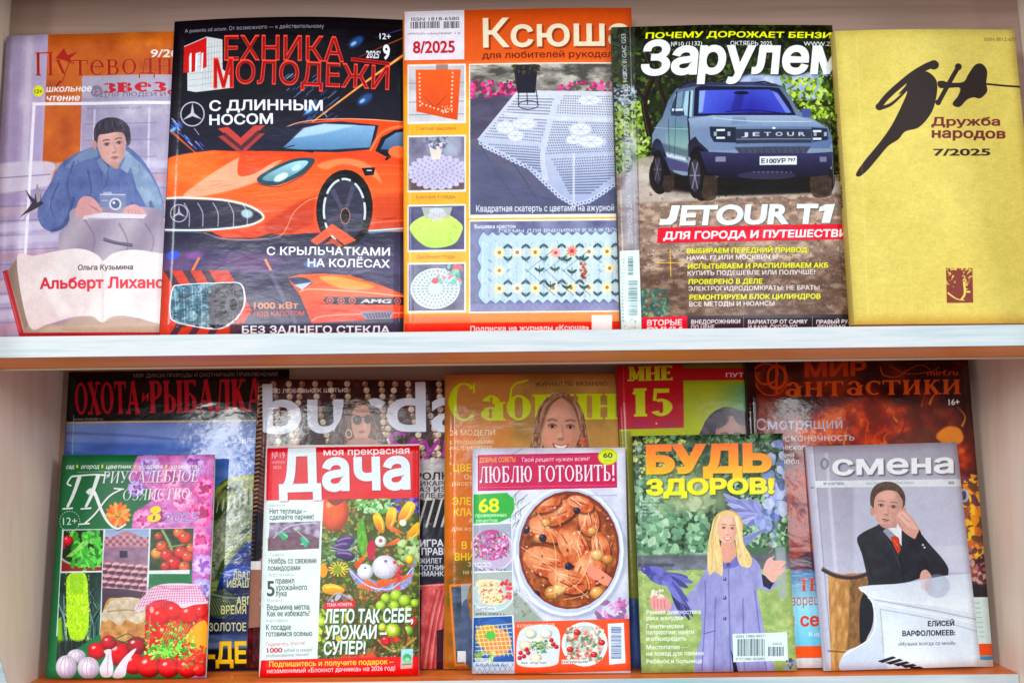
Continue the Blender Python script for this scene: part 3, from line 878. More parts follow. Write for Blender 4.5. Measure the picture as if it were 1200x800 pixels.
def art_teh(c):
    c.all(lambda X, Y: mix(mix('08070e', '3c3a50', (Y - 60) / 190), '4a4560', (Y - 260) / 60))
    c.all(ng(['1b1a2a', '4c4964'], 50, 5), .18)
    for (x0, y0, x1, y1, w, col, a) in ((474, 64, 360, 150, 3.2, 'f08a34', .95), (474, 64, 360, 150, 1.2, 'ffd9a0', .9), (474, 44, 420, 70, 1.6, 'd97733', .7), (196, 150, 230, 180, 2.6, 'f07a2c', .9),
                                        (474, 34, 440, 46, 1.6, '5d5f8f', .7)):
        c.line([(x0, y0), (x1, y1)], w, col, a, w2=w * .4, blur=.4, sm=False)
    R = np.random.RandomState(4)
    for i in range(46):
        x, y = R.uniform(340, 400), R.uniform(84, 142); l = R.uniform(3, 12)
        c.line([(x, y), (x - l, y + l * .8)], R.uniform(.4, 1.3), ['6f9ad6', '3f6fc0', 'a9c4ee', '54579a'][i % 4], .7, sm=False)
    for x, y in ((418, 52), (366, 130), (206, 150), (428, 118)):
        c.ell(x, y, 10, 5, '4a86d2', .55, -35, blur=2.5); c.ell(x - 3, y + 2, 4, 1.8, 'a8d2f4', .8, -35, blur=.6)
    for i in range(22):
        x = R.uniform(198, 236); y = 140 + (x - 198) * .9 + R.uniform(-6, 6)
        c.line([(x, y), (x + 5, y + 5)], R.uniform(.5, 1.5), ['4f7fe0', '7b6fe0', 'c8d6f8'][i % 3], .75, sm=False)
    # road, lights and wet floor
    c.poly([(186, 268), (474, 262), (474, 320), (186, 320)], gy('2c2b3e', '57506e', 268, 316), 1)
    c.poly([(186, 298), (250, 292), (330, 300), (330, 320), (186, 320)], ng(['4a4568', '7a5a86', '86628a'], 18, 3, sx=.5), .6, blur=3)
    c.ell(203, 299, 8, 5, '4668e0', .9, -15, blur=2); c.ell(228, 300, 10, 4, 'a06ab8', .6, blur=2.5); c.ell(366, 310, 10, 4, '6fa0d8', .6, blur=2)
    c.line([(234, 302), (226, 317)], 2.8, 'e88a52', .95, sm=False); c.line([(311, 304), (318, 317)], 2.8, 'e8a070', .95, sm=False)
    c.line([(318, 320), (350, 385)], 5, '8a84a0', .5, blur=1.5, sm=False)
    # car body
    c.poly([(186, 190), (205, 183), (250, 177), (285, 179), (300, 176), (320, 160), (350, 147), (390, 142), (440, 141), (476, 144), (476, 272), (420, 271), (330, 276), (318, 274), (300, 279), (262, 279), (248, 272), (186, 268)],
           lambda X, Y: mix(mix('e8562a', 'f07038', (Y - 170) / 60), 'c2442c', (Y - 225) / 70), 1)
    c.poly([(186, 192), (210, 182), (252, 178), (290, 182), (330, 186), (310, 206), (262, 214), (208, 222), (186, 222)], ng(['f4703a', 'ff8a4e', 'e85a2c'], 20, 2, sx=.5), .9, blur=1.2, sm=True)
    c.poly([(218, 226), (262, 196), (290, 184), (334, 184), (322, 196), (306, 212), (262, 226), (222, 232)], 'f2c2ad', .75, sm=True, blur=1.6)
    c.poly([(284, 180), (304, 176), (332, 178), (372, 182), (360, 188), (326, 190), (300, 204), (280, 206)], 'd9502a', .9, sm=True, blur=.5)
    c.poly([(420, 176), (474, 188), (474, 200), (410, 196), (360, 188)], 'c34a2c', .55, blur=2)
    c.poly([(390, 185), (474, 194), (474, 240), (440, 215), (420, 190)], 'e4633a', .55, blur=3)
    R = np.random.RandomState(21)
    for y in (196, 206, 224, 232, 244, 256): c.line([(300, y + 6), (360, y), (474, y - 2)], .7, 'ffb890', .28, sm=False)
    c.poly([(372, 196), (384, 190), (404, 187), (424, 190), (440, 200), (448, 216), (438, 208), (420, 197), (400, 194), (384, 200)], 'ff9a6c', .8, sm=True, blur=1.2)
    c.poly([(310, 262), (345, 240), (372, 228), (368, 262), (340, 274), (312, 276)], 'a83a24', .6, blur=3); c.poly([(436, 230), (476, 226), (476, 268), (438, 270)], 'a83c26', .45, blur=4)
    c.line([(322, 160), (350, 146), (400, 141), (474, 143)], 1.2, 'ffc8a4', .8); c.line([(430, 262), (474, 258)], 1.4, 'ff9c78', .6, blur=.4)
    for k in range(60):
        x, y = R.uniform(190, 330), R.uniform(186, 232); c.line([(x, y), (x + R.uniform(8, 26), y - R.uniform(0, 3))], R.uniform(.4, 1), ['ffb088', 'c84a28', 'ff8c58'][k % 3], .3, sm=False)
    # cabin glass
    c.poly([(288, 178), (306, 164), (328, 153), (352, 147), (400, 144), (444, 148), (437, 176), (398, 180), (330, 179)], '2a2c3e', 1, sm=False)
    c.poly([(330, 177), (344, 164), (358, 152), (380, 147), (440, 149), (434, 174), (388, 177)], gy('93b9da', '5f86aa', 146, 178), 1)
    c.poly([(344, 164), (356, 152), (380, 147), (420, 148), (380, 158)], 'c5dcf0', .7, blur=1.5)
    c.line([(300, 178), (330, 176), (368, 180)], 1.6, '15151f', .9); c.line([(330, 176), (346, 172)], 1, '0c0c14', .9)
    c.poly([(440, 178), (447, 162), (462, 153), (476, 150), (476, 182), (452, 184)], '20222f', 1)
    c.poly([(446, 176), (452, 164), (464, 156), (476, 154), (476, 176)], gy('7c9cc0', '4a6486', 152, 180), .95)
    c.line([(434, 178), (446, 158), (462, 150), (476, 148)], 3, 'f08254', .95)
    c.poly([(455, 178), (462, 172), (474, 173), (474, 184), (460, 184)], 'ef7c4c', 1, sm=True); c.line([(458, 184), (452, 188), (456, 182)], 1.6, '15151f')
    c.poly([(424, 198), (440, 197), (438, 206), (428, 207)], '191a26'); c.rect(430, 200, 436, 201.6, 'cfd6e2')
    # headlamp
    c.poly([(302, 210), (318, 199), (344, 188), (368, 187), (366, 196), (352, 208), (326, 218), (308, 217)], '35515f', 1, sm=True)
    c.poly([(308, 211), (322, 201), (346, 191), (362, 191), (350, 203), (326, 213)], gy('bfe6ef', '5f8f9f', 188, 215), .95, sm=True)
    c.ell(330, 209, 9, 4, 'e6fbff', .9, -25, blur=1); c.ell(348, 198, 6, 3, 'cdeef4', .8, -25, blur=.8)
    c.line([(302, 216), (326, 220), (354, 208), (369, 192)], 1.1, '8c2f1c', .9)
    # grille
    c.poly([(186, 234), (210, 233), (262, 236), (290, 242), (306, 250), (308, 256), (298, 262), (270, 268), (220, 270), (186, 268)], '383648', 1, sm=False)
    for x in (220, 236, 254, 272, 288): c.line([(x - 4, 238), (x + 2, 250), (x + 2, 266)], 1.3, 'b5b2c2', .85)
    c.ell(290, 251, 7, 5, 'bfdde2', .85, 10, blur=1.2)
    c.line([(187, 233), (214, 232), (262, 235), (292, 242), (308, 252), (306, 259), (284, 266), (236, 270), (187, 269)], 3.2, 'cdeef0', .55, blur=1.4)
    c.line([(187, 233), (214, 232), (262, 235), (292, 242), (308, 252), (306, 259), (284, 266), (236, 270), (187, 269)], 1.6, 'f2feff', .95)
    def star(x, y, r, col, w):
        c.line([(x + r * math.cos(t), y + r * math.sin(t)) for t in np.linspace(0, 6.28, 20)[:-1]], w, col, closed=True)
        for k in (-90, 30, 150):
            q = math.radians(k); p = math.radians(k + 90)
            c.poly([(x + r * math.cos(q), y + r * math.sin(q)), (x + r * .16 * math.cos(p), y + r * .16 * math.sin(p)), (x - r * .16 * math.cos(p), y - r * .16 * math.sin(p))], col)
    star(210, 250, 10, 'b0adc0', 1.3)
    c.line([(240, 273), (262, 280), (300, 281), (330, 276), (345, 250), (362, 236), (374, 233)], 1.1, 'e5a384', .85)
    c.line([(190, 271), (236, 273), (262, 281), (300, 282), (330, 278)], 1.2, '6a6880', .9)
    # wheel
    c.ell(404, 246, 33, 46, '16161f', 1, 4); c.ell(406, 249, 27, 42, '0d0d15', 1, 4); c.ell(404, 248, 24.5, 37, '3b3a4c', 1, 4)
    for a0, a1 in ((115, 158), (165, 205), (212, 256), (262, 288), (300, 336), (344, 376)):
        t = np.radians(np.linspace(a0, a1, 8)); c.line(np.stack([404 + 24 * np.cos(t), 248 + 37 * np.sin(t)], 1), 2.6, 'dde6ec', .95)
    for k in range(5):
        q = math.radians(72 * k + 12); c.line([(404, 252), (404 + 21 * math.cos(q), 248 + 33 * math.sin(q))], 3.2, '62607a', .6, w2=6, sm=False)
    c.ell(405, 254, 5.4, 9, '23222f'); c.line([(405 + 5.4 * math.cos(t), 254 + 9 * math.sin(t)) for t in np.linspace(0, 6.28, 16)[:-1]], .8, 'd5907a', closed=True)
    c.line([(432, 272), (476, 268)], 4, '7fb2cc', .7, blur=.6, sm=False); c.line([(432, 271), (476, 267)], 1.2, 'dff2fa', .9, sm=False)
    c.line([(448, 257), (464, 255)], 1, '7c2f22', .8, sm=False)
    # emblem and words
    c.text('A potentia ad actum. От возможного — к действительному', 217, 39.5, 381, 37, 4.6, 'b9b6c2', .0)
    c.poly([(216, 55), (243, 45), (262, 49), (262, 83), (275, 95), (274, 105), (230, 109), (220, 107), (220, 86), (216, 84)], 'cfd3d6', 1)
    for k in range(7):
        c.line([(240 + k * 3.2, 46 + k * .5), (238 + k * 3.2, 104)], .45, '8c9196', .8, sm=False); c.line([(221, 60 + k * 7), (262, 56 + k * 7)], .45, '8c9196', .8, sm=False)
    c.poly([(216, 56), (243, 46), (243, 80), (236, 83), (236, 62), (231, 64), (231, 84), (225, 86), (225, 66), (222, 67), (222, 86), (215, 86)], 'b91c22', 1)
    for x in (223.5, 230.5, 237.5): c.poly([(x - .6, 64), (x + 1.7, 63), (x + .9, 84), (x - 1.2, 85)], 'eceef0')
    c.text('ЕХНИКА', 264, 73, 404, 75, 28, 'ef5a48', .028, 0, a=1); c.text('ЕХНИКА', 265, 72.4, 403, 74.4, 26.4, '8e1016', -.005)
    c.text('М', 251, 104, 275, 104, 33, 'ef5a48', .045); c.text('М', 252, 103.4, 274, 103.4, 31.4, 'a4141a', .015)
    c.text('ОЛОДЕЖИ', 277, 100, 456, 106, 27, 'ef5a48', .028); c.text('ОЛОДЕЖИ', 278, 99.4, 455, 105.4, 25.4, '8e1016', -.005)
    c.line([(412, 72), (457, 76)], 4.2, 'd5342c', sm=False); c.line([(413, 72), (456, 76)], 2.4, '7c1014', sm=False)
    c.text('12+', 445, 47.5, 458, 47.5, 7, 'f1f1f6', .03)
    c.text("2025'", 429.5, 70, 446, 70, 8.6, 'e9e9f2', .04, 0); c.text('9', 449, 70.5, 457, 70.5, 17, 'f4f4fa', .05)
    star(226, 134.5, 13.8, 'c6c5d2', 1.4)
    c.text('С ДЛИННЫМ', 246, 131, 379, 131.5, 11.6, 'f2f3fa', .035); c.text('НОСОМ', 246, 147.5, 321, 147, 11.6, 'f2f3fa', .035)
    c.line([(228, 151), (234, 159)], .9, 'a9a8ba', sm=False); c.line([(379, 133), (384, 139)], .9, 'a9a8ba', sm=False)
    for k, al in ((0, .95), (9, .8)):
        c.poly([(256, 152 + k), (268, 150 + k), (283, 163 + k), (299, 149 + k), (312, 149 + k), (284, 174 + k)], 'c2504a', al)
    c.poly([(264, 156), (283, 172), (304, 154), (306, 158), (284, 178), (262, 160)], '43303e', .8)
    c.poly([(364, 283), (390, 263), (418, 282), (404, 288), (390, 276), (372, 288)], 'e06848', .95); c.poly([(380, 288), (390, 279), (402, 288), (398, 291), (390, 286)], 'c45a44', .9)
    c.text('С КРЫЛЬЧАТКАМИ', 313, 299, 457, 299.5, 9.2, 'f0f2fa', .03); c.text('НА КОЛЁСАХ', 361, 313, 457, 313.5, 9.2, 'f0f2fa', .03)
    # lower band: gearbox and tail
    c.poly([(186, 317), (268, 317), (296, 364), (276, 393), (186, 393)], 'c34a38', 1)
    for x in (192, 214, 236): c.poly([(x, 317), (x + 9, 317), (x + 30, 352), (x + 21, 352)], '4c3a4c', .95)
    for x in (198, 220, 242): c.poly([(x, 393), (x + 9, 393), (x + 26, 368), (x + 17, 368)], '4c3a4c', .95)
    c.poly([(202, 338), (214, 333), (262, 331), (282, 332), (288, 345), (286, 362), (272, 380), (250, 386), (208, 378), (199, 368)], 'f0eef2', 1, sm=True)
    c.poly([(203, 339), (215, 334), (262, 332), (281, 333), (286, 346), (284, 362), (270, 378), (250, 384), (209, 377), (200, 367)], ng(['3f5f70', '5f8698', '86a8b6', '4d6d80'], 6, 7, k=3), 1, sm=True)
    c.poly([(246, 340), (262, 333), (281, 333), (286, 346), (284, 362), (270, 378), (248, 383)], ng(['33323e', '56525e', '6f6a70'], 5, 9, k=3), 1, sm=True)
    for k in range(8): c.line([(205 + k * 5.2, 338 - k * .7), (207 + k * 5, 378 + k * .7)], 1, '2f4656' if k % 2 else 'a9c8d4', .75, sm=False)
    for k in range(4): c.line([(202, 346 + k * 9), (246, 343 + k * 10)], 1, '33505f', .75, sm=False)
    for k in range(170):
        x, y = R.uniform(203, 282), R.uniform(335, 382); w_ = R.uniform(1, 5)
        c.rect(x, y, x + w_, y + R.uniform(.6, 3), ['1c2c38', 'b8d4dc', '2c4450', '7ca0ac', '14181f'][k % 5] if x < 246 else ['1a181f', '8c8890', '34303a'][k % 3], .55)
    c.ell(270, 358, 12, 18, '3d3a44'); c.ell(272, 357, 8, 12, '6c6a74'); c.ell(274, 357, 4.5, 7, '1f1e28')
    for k in range(14):
        q = k * .45; c.line([(272 + 8 * math.cos(q), 357 + 12 * math.sin(q)), (271 + 12 * math.cos(q), 357 + 18 * math.sin(q))], .7, '8f8b90', .8, sm=False)
    c.text('1000 кВт', 298, 362, 350, 361.5, 7.4, 'e5976a', .03); c.text('ПОД КАПОТОМ', 298, 370.5, 357, 370, 5.4, 'c9594a', .03)
    c.poly([(337, 326), (352, 322), (380, 321), (410, 323), (446, 334), (474, 345), (474, 373), (380, 378), (366, 380), (352, 346)], lambda X, Y: mix('f06a34', 'd8452a', (Y - 325) / 50), 1)
    c.poly([(337, 326), (348, 325), (360, 326), (368, 332), (352, 340)], '45506c', 1); c.poly([(345, 334), (366, 331), (354, 340)], 'c9d8ea', .9)
    c.poly([(376, 324), (404, 326), (440, 336), (410, 340), (384, 332)], 'ffb04e', .75, blur=1.5, sm=True); c.line([(352, 342), (366, 339), (420, 342), (474, 347)], 1.2, 'ffc79a', .9)
    c.poly([(382, 348), (474, 348), (474, 357), (384, 357), (379, 352)], '35303f')
    for x in (387, 400, 413, 466): 
        c.ell(x, 352.5, 4.2, 4, 'e2745a'); c.ell(x, 352.5, 3, 2.9, '39323f'); c.ell(x, 352.5, 1.8, 1.8, 'b9657a')
    c.text('AMG', 422, 355, 458, 355, 4.6, 'd9d2dc', .06, .3)
    c.line([(366, 376), (384, 370), (474, 366)], 1.2, 'ffb48a', .9); c.poly([(422, 365), (462, 364), (458, 374), (428, 375)], '8f88a0'); c.poly([(425, 367), (459, 366), (456, 372), (430, 373)], '55506a')
    for k in range(9): c.line([(427 + k * 3.6, 366), (430 + k * 3.6, 373)], .5, 'c8c2d2', .8, sm=False)
    c.poly([(270, 379), (366, 379), (474, 372), (474, 393), (270, 393)], '3f3c52', .8, blur=1)
    c.text('БЕЗ ЗАДНЕГО СТЕКЛА', 284, 390.6, 457, 390.3, 8.6, 'f0f2fa', .035)


def daisy(c, x, y, r, pet='efe9d8', mid='b9862e', n=10, ring='d9cf8a'):
    c.ell(x, y, r * 1.05, r * 1.05, ring, .55)
    for k in range(n):
        q = 2 * math.pi * k / n
        c.ell(x + r * .62 * math.cos(q), y + r * .62 * math.sin(q), r * .42, r * .17, pet, .95, math.degrees(q))
    c.ell(x, y, r * .34, r * .34, mid)


def doily(c, cx, cy, rx, ry, col, back, rings=4, n=18):
    c.ell(cx, cy, rx, ry, col, .95)
    for k in range(n):
        q = 2 * math.pi * k / n; c.ell(cx + rx * math.cos(q), cy + ry * math.sin(q), rx * .1, ry * .12, col, .95)
    for r in range(1, rings + 1):
        f = r / (rings + .6)
        for k in range(int(n * f) + 5):
            q = 2 * math.pi * (k + r * .5) / (int(n * f) + 5); c.ell(cx + rx * f * math.cos(q), cy + ry * f * math.sin(q), rx * .045, ry * .06, back, .75, math.degrees(q))


def art_ksu(c):
    c.all(lambda X, Y: mix(mix('d9622a', 'f0a92e', (Y - 70) / 50), 'f3b347', (Y - 200) / 120))
    c.all(ng(['ffffff', 'f0a040'], 30, 4, sx=3), .10)
    c.rect(470, 10, 770, 73, gy('bd5220', 'd8662a', 10, 73))  # header print darkened towards the top, with the shelf's shade painted in
    c.rect(474, 13, 544, 71, 'e6dfe8')
    c.text('ISSN 1818-6580', 482, 25, 538, 24.5, 4, '3a3642', .0)
    barcode(c, 481, 26, 515, 34, seed=2); barcode(c, 520, 26, 538, 34, seed=9); smallprint(c, 478, 41, 540, 2.6, '7d6f80', .8)
    c.text('8/2025', 484, 62.5, 533, 62, 14, 'b01f34', .035)
    c.text('Ксюша', 568, 58, 739, 55.5, 33, '7a3415', .03, blur=.7, a=.8); c.text('Ксюша', 566, 56, 737, 53.5, 33, 'e9dcc4', .025)
    c.text('для любителей рукоделия', 565, 69.5, 733, 67.3, 7.6, '5b2312', .012)
    # four small pictures
    for (y0, y1, cap) in ((77, 144, 'Счетная вышивка'), (160, 224, 'Белая гладь'), (241, 294, 'Двойная гладь'), (309, 365, 'Техника креативом')):
        c.rect(477.5, y0 - 1, 546, y1 + 1.5, 'ece6e4'); c.text(cap, 488, y1 + 9, 534, y1 + 8.5, 4.3, '8a5a3c', 0, a=.9)
    c.rect(479, 78, 544, 143, ng(['b9b7bf', 'cfccd2', 'dad7dc'], 20, 3, sx=.3))
    for y in (98, 120, 135): c.line([(479, y), (544, y - 1)], .8, '6b6a74', .7, sm=False)
    c.rect(511, 76, 525, 84, '8a6a60', .7)
    c.poly([(487, 82), (540, 82), (536, 141), (525, 139), (488, 131)], lambda X, Y: mix('e0662a', 'c9501e', (Y - 82) / 60))
    c.all(lambda X, Y: mix('ffffff', 'ffffff', X * 0), 0)
    for k in range(9): c.rect(490.5 + k * .1, 86 + k * 4.6, 492.5 + k * .1, 88 + k * 4.6, 'f0d9c4'); c.rect(529.5 - k * .2, 85 + k * 4.8, 531.5 - k * .2, 87 + k * 4.8, 'f0d9c4')
    for k in range(7): c.rect(494 + k * 4.6, 121 + k * 1.6, 496 + k * 4.6, 123 + k * 1.6, 'f0d9c4'); c.line([(496 + k * 2, 113 + k * 1.8), (510, 127), (524 - k * 2, 112 + k * 1.8)], .5, 'a33d16', .7, sm=False)
    c.blobs(517, 124, 530, 133, 24, ['f0d9c4', 'e8c8a8'], .5, .9, 1, seed=2)
    c.rect(479, 161, 544, 223, ng(['6f6a80', '8d8aa0', 'b9bbcc'], 22, 5)); c.rect(500, 161, 540, 180, 'a8b6c4', .5, blur=3)
    c.rect(479, 201, 544, 223, '5f4844', .8, blur=1)
    c.setclip([(479, 161), (544, 160), (544, 222), (479, 223)])
    doily(c, 513, 202, 33, 19, 'c9c4de', '9b95bb', 5, 22); c.poly([(502, 168), (519, 167), (516, 187), (506, 187)], 'ded6cf', sm=False)
    c.blobs(497, 160, 524, 174, 46, ['4a5a52', '6d7f86', '7a6aa0', '9a8cc0'], 1, 2.6, .95, .6, 4)
    c.setclip(None)
    c.rect(479, 242, 544, 293, ng(['4c4a68', '6a6788', '5a587a'], 20, 7)); c.poly([(480, 268), (494, 254), (520, 250), (540, 262), (541, 272), (530, 287), (500, 289)], lambda X, Y: mix('cfe07c', 'b9d870', (Y - 250) / 40), 1, sm=True)
    c.poly([(494, 243), (530, 243), (526, 256), (498, 256)], 'b9c2b4', .9); c.ell(512, 247, 9, 3, 'cdd6e6')
    for x, y in ((505, 252), (512, 250), (519, 251), (509, 256), (515, 255)): daisy(c, x, y, 3.4, 'e6e2f4', 'c9c46a', 6, 'b5aed8')
    c.blobs(486, 258, 538, 286, 30, ['a8c45c', 'e6efa6', 'bcd27c'], .6, 1.4, .7, 1, 5)
    c.rect(479, 310, 544, 364, ng(['58566e', '75738c', '8d8ba0'], 16, 9)); c.ell(510, 338, 29, 24, 'cfd8dc', 1, -6)
    for r, n in ((.9, 34), (.72, 28), (.55, 22), (.4, 16)):
        for k in range(n):
            q = 2 * math.pi * k / n; c.line([(510 + 29 * r * math.cos(q), 338 + 24 * r * math.sin(q)), (510 + 29 * (r - .09) * math.cos(q), 338 + 24 * (r - .09) * math.sin(q))], .8, '5f6c80', .85, sm=False)
    for r in (.97, .8, .62, .46): c.line([(510 + 29 * r * math.cos(t), 338 + 24 * r * math.sin(t)) for t in np.linspace(0, 6.28, 20)[:-1]], .6, 'f4f7f8', .9, closed=True)
    c.blobs(512, 312, 543, 332, 40, ['8fd6c0', 'b9e8d8', 'e08a92', '6fbfae'], 1.5, 3.4, .8, .7, 6); c.ell(510, 329, 4, 3.4, 'd8707a'); c.ell(536, 313, 6, 3, 'e07a80')
    # the tablecloth picture
    c.rect(549.5, 75.5, 762, 256, 'efe6dc')
    c.rect(551, 77, 762, 252, gy('6c6678', '5c5f78', 130, 252))
    c.setclip([(551, 77), (762, 75), (762, 250), (551, 252)])
    c.rect(551, 77, 762, 112, ng(['54524e', '7c7874', '9a958e', 'c2bdb4'], 7, 3, sx=.4, k=3))
    c.blobs(551, 96, 604, 117, 90, ['b5286e', 'd9408c', '8f2058', 'e86aa6', '5a4a50'], 1.5, 3.6, .95, .8, 3)
    c.blobs(655, 97, 762, 110, 90, ['b5286e', 'd9408c', '6f6a64', 'e86aa6', '5a5a50'], 1.2, 3, .9, .8, 8)
    c.poly([(551, 116), (610, 112), (590, 150), (551, 165)], ng(['4a4558', '5f5a70', '6f6a80'], 14, 3, sx=.3), .95)
    for P in ([(551, 120), (604, 117)], [(551, 150), (575, 160), (600, 190), (630, 235)], [(560, 165), (580, 200), (612, 245)], [(700, 218), (735, 238), (760, 246)], [(570, 215), (700, 248)]):
        c.line(P, 1.6, '474960', .6)
    c.poly([(551, 168), (640, 235), (762, 205), (762, 252), (551, 252)], ng(['50536e', '62668a', '5a5d7a'], 18, 6, sx=.4), .6)
    cl = [(606, 107), (762, 108), (762, 176), (741, 194), (722, 214), (706, 226), (690, 236), (672, 240), (655, 230), (640, 216), (620, 197), (600, 188), (585, 180), (568, 172), (559, 164)]
    c.poly(cl, gy('d3d6e0', 'a9b2d0', 110, 240))
    for i in range(len(cl) - 1):
        if cl[i][1] > 150:
            (xa, ya), (xb, yb) = cl[i], cl[i + 1]; L = math.hypot(xb - xa, yb - ya); n = max(1, int(L / 4.4))
            for k in range(n):
                t = k / n; x, y = xa + (xb - xa) * t, ya + (yb - ya) * t; c.ell(x, y, 2.7, 2.7, 'c4cbe4'); c.ell(x, y, 1.1, 1.1, '6a6f90')
    # open-work: rows of holes following the cloth
    def holes(P00, P10, P01, P11, nu, nv, sx, sy, skip):
        E = []; t = np.linspace(0, 2 * np.pi, 7)[:-1]
        for j in range(nv):
            for i in range(nu):
                u, v = (i + .5 * (j % 2)) / nu, (j + .5) / nv
                x = (P00[0] * (1 - u) + P10[0] * u) * (1 - v) + (P01[0] * (1 - u) + P11[0] * u) * v
                y = (P00[1] * (1 - u) + P10[1] * u) * (1 - v) + (P01[1] * (1 - u) + P11[1] * u) * v
                if any(((x - a) / p) ** 2 + ((y - b) / q) ** 2 < 1 for a, b, p, q in skip): continue
                E.append(edges(np.stack([x + sx * np.cos(t), y + sy * np.sin(t)], 1)))
        c.put(raster(c.me(np.concatenate(E)), c.W, c.H), '5d627e', .8)
    fl = [(592, 150, 12, 8), (614, 146, 16, 7), (604, 160, 10, 7), (690, 118, 14, 6), (680, 152, 14, 8), (692, 166, 18, 8), (672, 164, 10, 6), (735, 155, 16, 8), (740, 122, 12, 5), (640, 112, 12, 3)]
    holes((608, 112), (650, 112), (566, 162), (634, 168), 26, 16, .95, .8, fl)
    holes((662, 112), (760, 112), (648, 134), (760, 138), 38, 8, .9, .8, fl)
    holes((646, 142), (760, 145), (640, 182), (760, 176), 42, 13, .95, .85, fl)
    holes((570, 168), (632, 172), (640, 206), (640, 206), 22, 11, 1, .9, fl)
    holes((646, 186), (756, 180), (668, 228), (690, 228), 34, 14, 1, .9, fl)
    for a, b, p, q in fl[:9]:
        c.ell(a, b, p * .8, q * .8, 'e2e5ee', .95); 
        for k in range(6): c.line([(a, b), (a + p * .7 * math.cos(k * 1.05), b + q * .7 * math.sin(k * 1.05))], .6, 'a4aac4', .9, sm=False)
    c.line([(654, 112), (636, 178), (640, 212)], 6, 'cdd2e2', .85); c.line([(590, 134), (650, 139), (762, 142)], 4, 'd6dae6', .85); c.line([(672, 180), (672, 236)], 2.4, 'd8dcea', .8)
    c.poly([(601, 77), (630, 77), (627, 110), (606, 110)], '262433'); c.blobs(598, 76, 632, 88, 50, ['3a3328', '241f22', '5b4c38', '3f4a30'], 1, 2.8, .95, .5, 3)
    for x0, x1 in ((608, 607), (617, 618), (628, 630)): c.line([(x0, 106), (x1, 124)], .9, '23212e', sm=False)
    c.line([(619 + 11.5 * math.cos(t), 124 + 5 * math.sin(t)) for t in np.linspace(0, 6.28, 18)[:-1]], .9, '23212e', closed=True)
    c.setclip(None)
    c.text('Квадратная скатерть с цветами на ажурной сетке', 558, 248.5, 742, 246.7, 7.6, 'eef0f6', .01)
    # the embroidered runner
    c.rect(549.5, 258, 764, 367, 'efe6dc'); c.rect(551, 260, 764, 365, ng(['626484', '7d80a0', '8f93b2'], 20, 4))
    c.text('Вышивка крестом', 556, 268, 604, 267.5, 4.6, 'eef0f6', .02); c.text('СХЕМЫ ДЛЯ ВЫШИВКИ В КАЖДОМ НОМЕРЕ', 584, 273, 764, 270.5, 4, 'e6e9f2', .03, a=.8)
    P = [(560, 283)]
    for k in range(19): P += [(566 + k * 11, 272 - k * .12), (571.5 + k * 11, 276 - k * .12)]
    P += [(770, 350)]
    for k in range(19): P += [(768 - k * 11, 354 + k * .12), (762 - k * 11, 350 + k * .12)]
    P += [(560, 345), (563, 334), (559, 324), (563, 313), (559, 303), (563, 293)]
    c.poly(P, lambda X, Y: mix('b4cade', 'c8dae2', (X - 560) / 200), 1, sm=True); c.line(P, .9, '4a6a90', .8, closed=True)
    c.poly(np.array(P) * .96 + np.array([662, 312]) * .04, 'ffffff', .12)
    R = np.random.RandomState(17)
    for k in range(26): c.line([(566 + k * 8, 284), (565 + k * 8, 350)], 1.6, ['ffffff', '8ea8c4'][k % 2], .28, blur=.8, sm=False)
    for k in range(420):
        x, y = R.uniform(566, 762), R.uniform(282, 352); c.line([(x, y), (x + R.uniform(-2, 2), y + R.uniform(-2, 2))], .7, ['f8fafc', '6c8cae', '9cb4c8', 'e0d8b0', '5c8078'][k % 5], .6, sm=False)
    for k in range(9):
        for yy in (306, 317, 328): c.ell(574 + k * 21.5, yy, 3.2, 1.4, '7c98a8', .55, 40 * (-1) ** k)
    for y0 in (296, 338):
        for k in range(7):
            x = 585 + k * 21; y = y0 - k * .25
            for s in (-1, 1):
                yy = y + s * 8
                c.ell(x + 10 - 2.6, yy - s * 1, 3.4, 1.5, '2f4a52', .85, 45 * s); c.ell(x + 10 + 2.6, yy - s * 1, 3.4, 1.5, '2f4a52', .85, -45 * s); c.line([(x + 10, yy - 3), (x + 10, yy + 3)], .7, '3f5c60', .9, sm=False)
            daisy(c, x, y, 6.4, ['efe6c4', 'e4e0da'][k % 2], ['b87a3a', '9d8a6a'][k % 2])
    for x, y in ((585, 317), (714, 314), (762, 314)): daisy(c, x, y, 6.4)
    daisy(c, 670, 294, 6.4, 'e8848a', 'a83a44'); daisy(c, 651, 296, 6, 'eab0b4', 'b85a64'); c.blobs(680, 308, 687, 326, 26, ['a8593c', 'c06e4a', '7c3a2c'], 1, 2, .9, 1, 3); 
    for s in (0, 22, 42):
        c.line([(658 + s - 10, 293), (618 + s, 317), (650 + s, 346)], .8, '6c7480', .9, sm=False)
    for x, y in ((632, 316), (650, 315), (670, 318), (645, 334), (664, 336), (684, 336), (684, 303), (664, 304)):
        c.ell(x - 2.5, y, 4, 1.6, '33514e', .9, 35); c.ell(x + 2.5, y, 4, 1.6, '33514e', .9, -35); c.line([(x, y - 5), (x, y + 5)], .7, '33514e', sm=False)
    c.rect(551, 356, 764, 365, 'a9a6cc', .5, blur=1)
    for k in range(24): c.line([(560 + k * 8.6, 361), (564 + k * 8.6, 355), (568 + k * 8.6, 361)], .6, '6f7aa4', .7)
    # foot
    c.rect(470, 368, 770, 381, gx('ef8a4a', 'f09a60', 480, 700)); c.rect(470, 379, 770, 394, gy('d63a2e', 'c4202c', 379, 392))
    c.rect(475, 372, 552, 394, 'e8502e', .35, blur=2)
    c.text('Подписка на журналы «Ксюша»', 551, 388, 690, 386.2, 6, 'f6e9ea', .05)
    c.rect(693, 369, 717, 388, 'eef0f2')


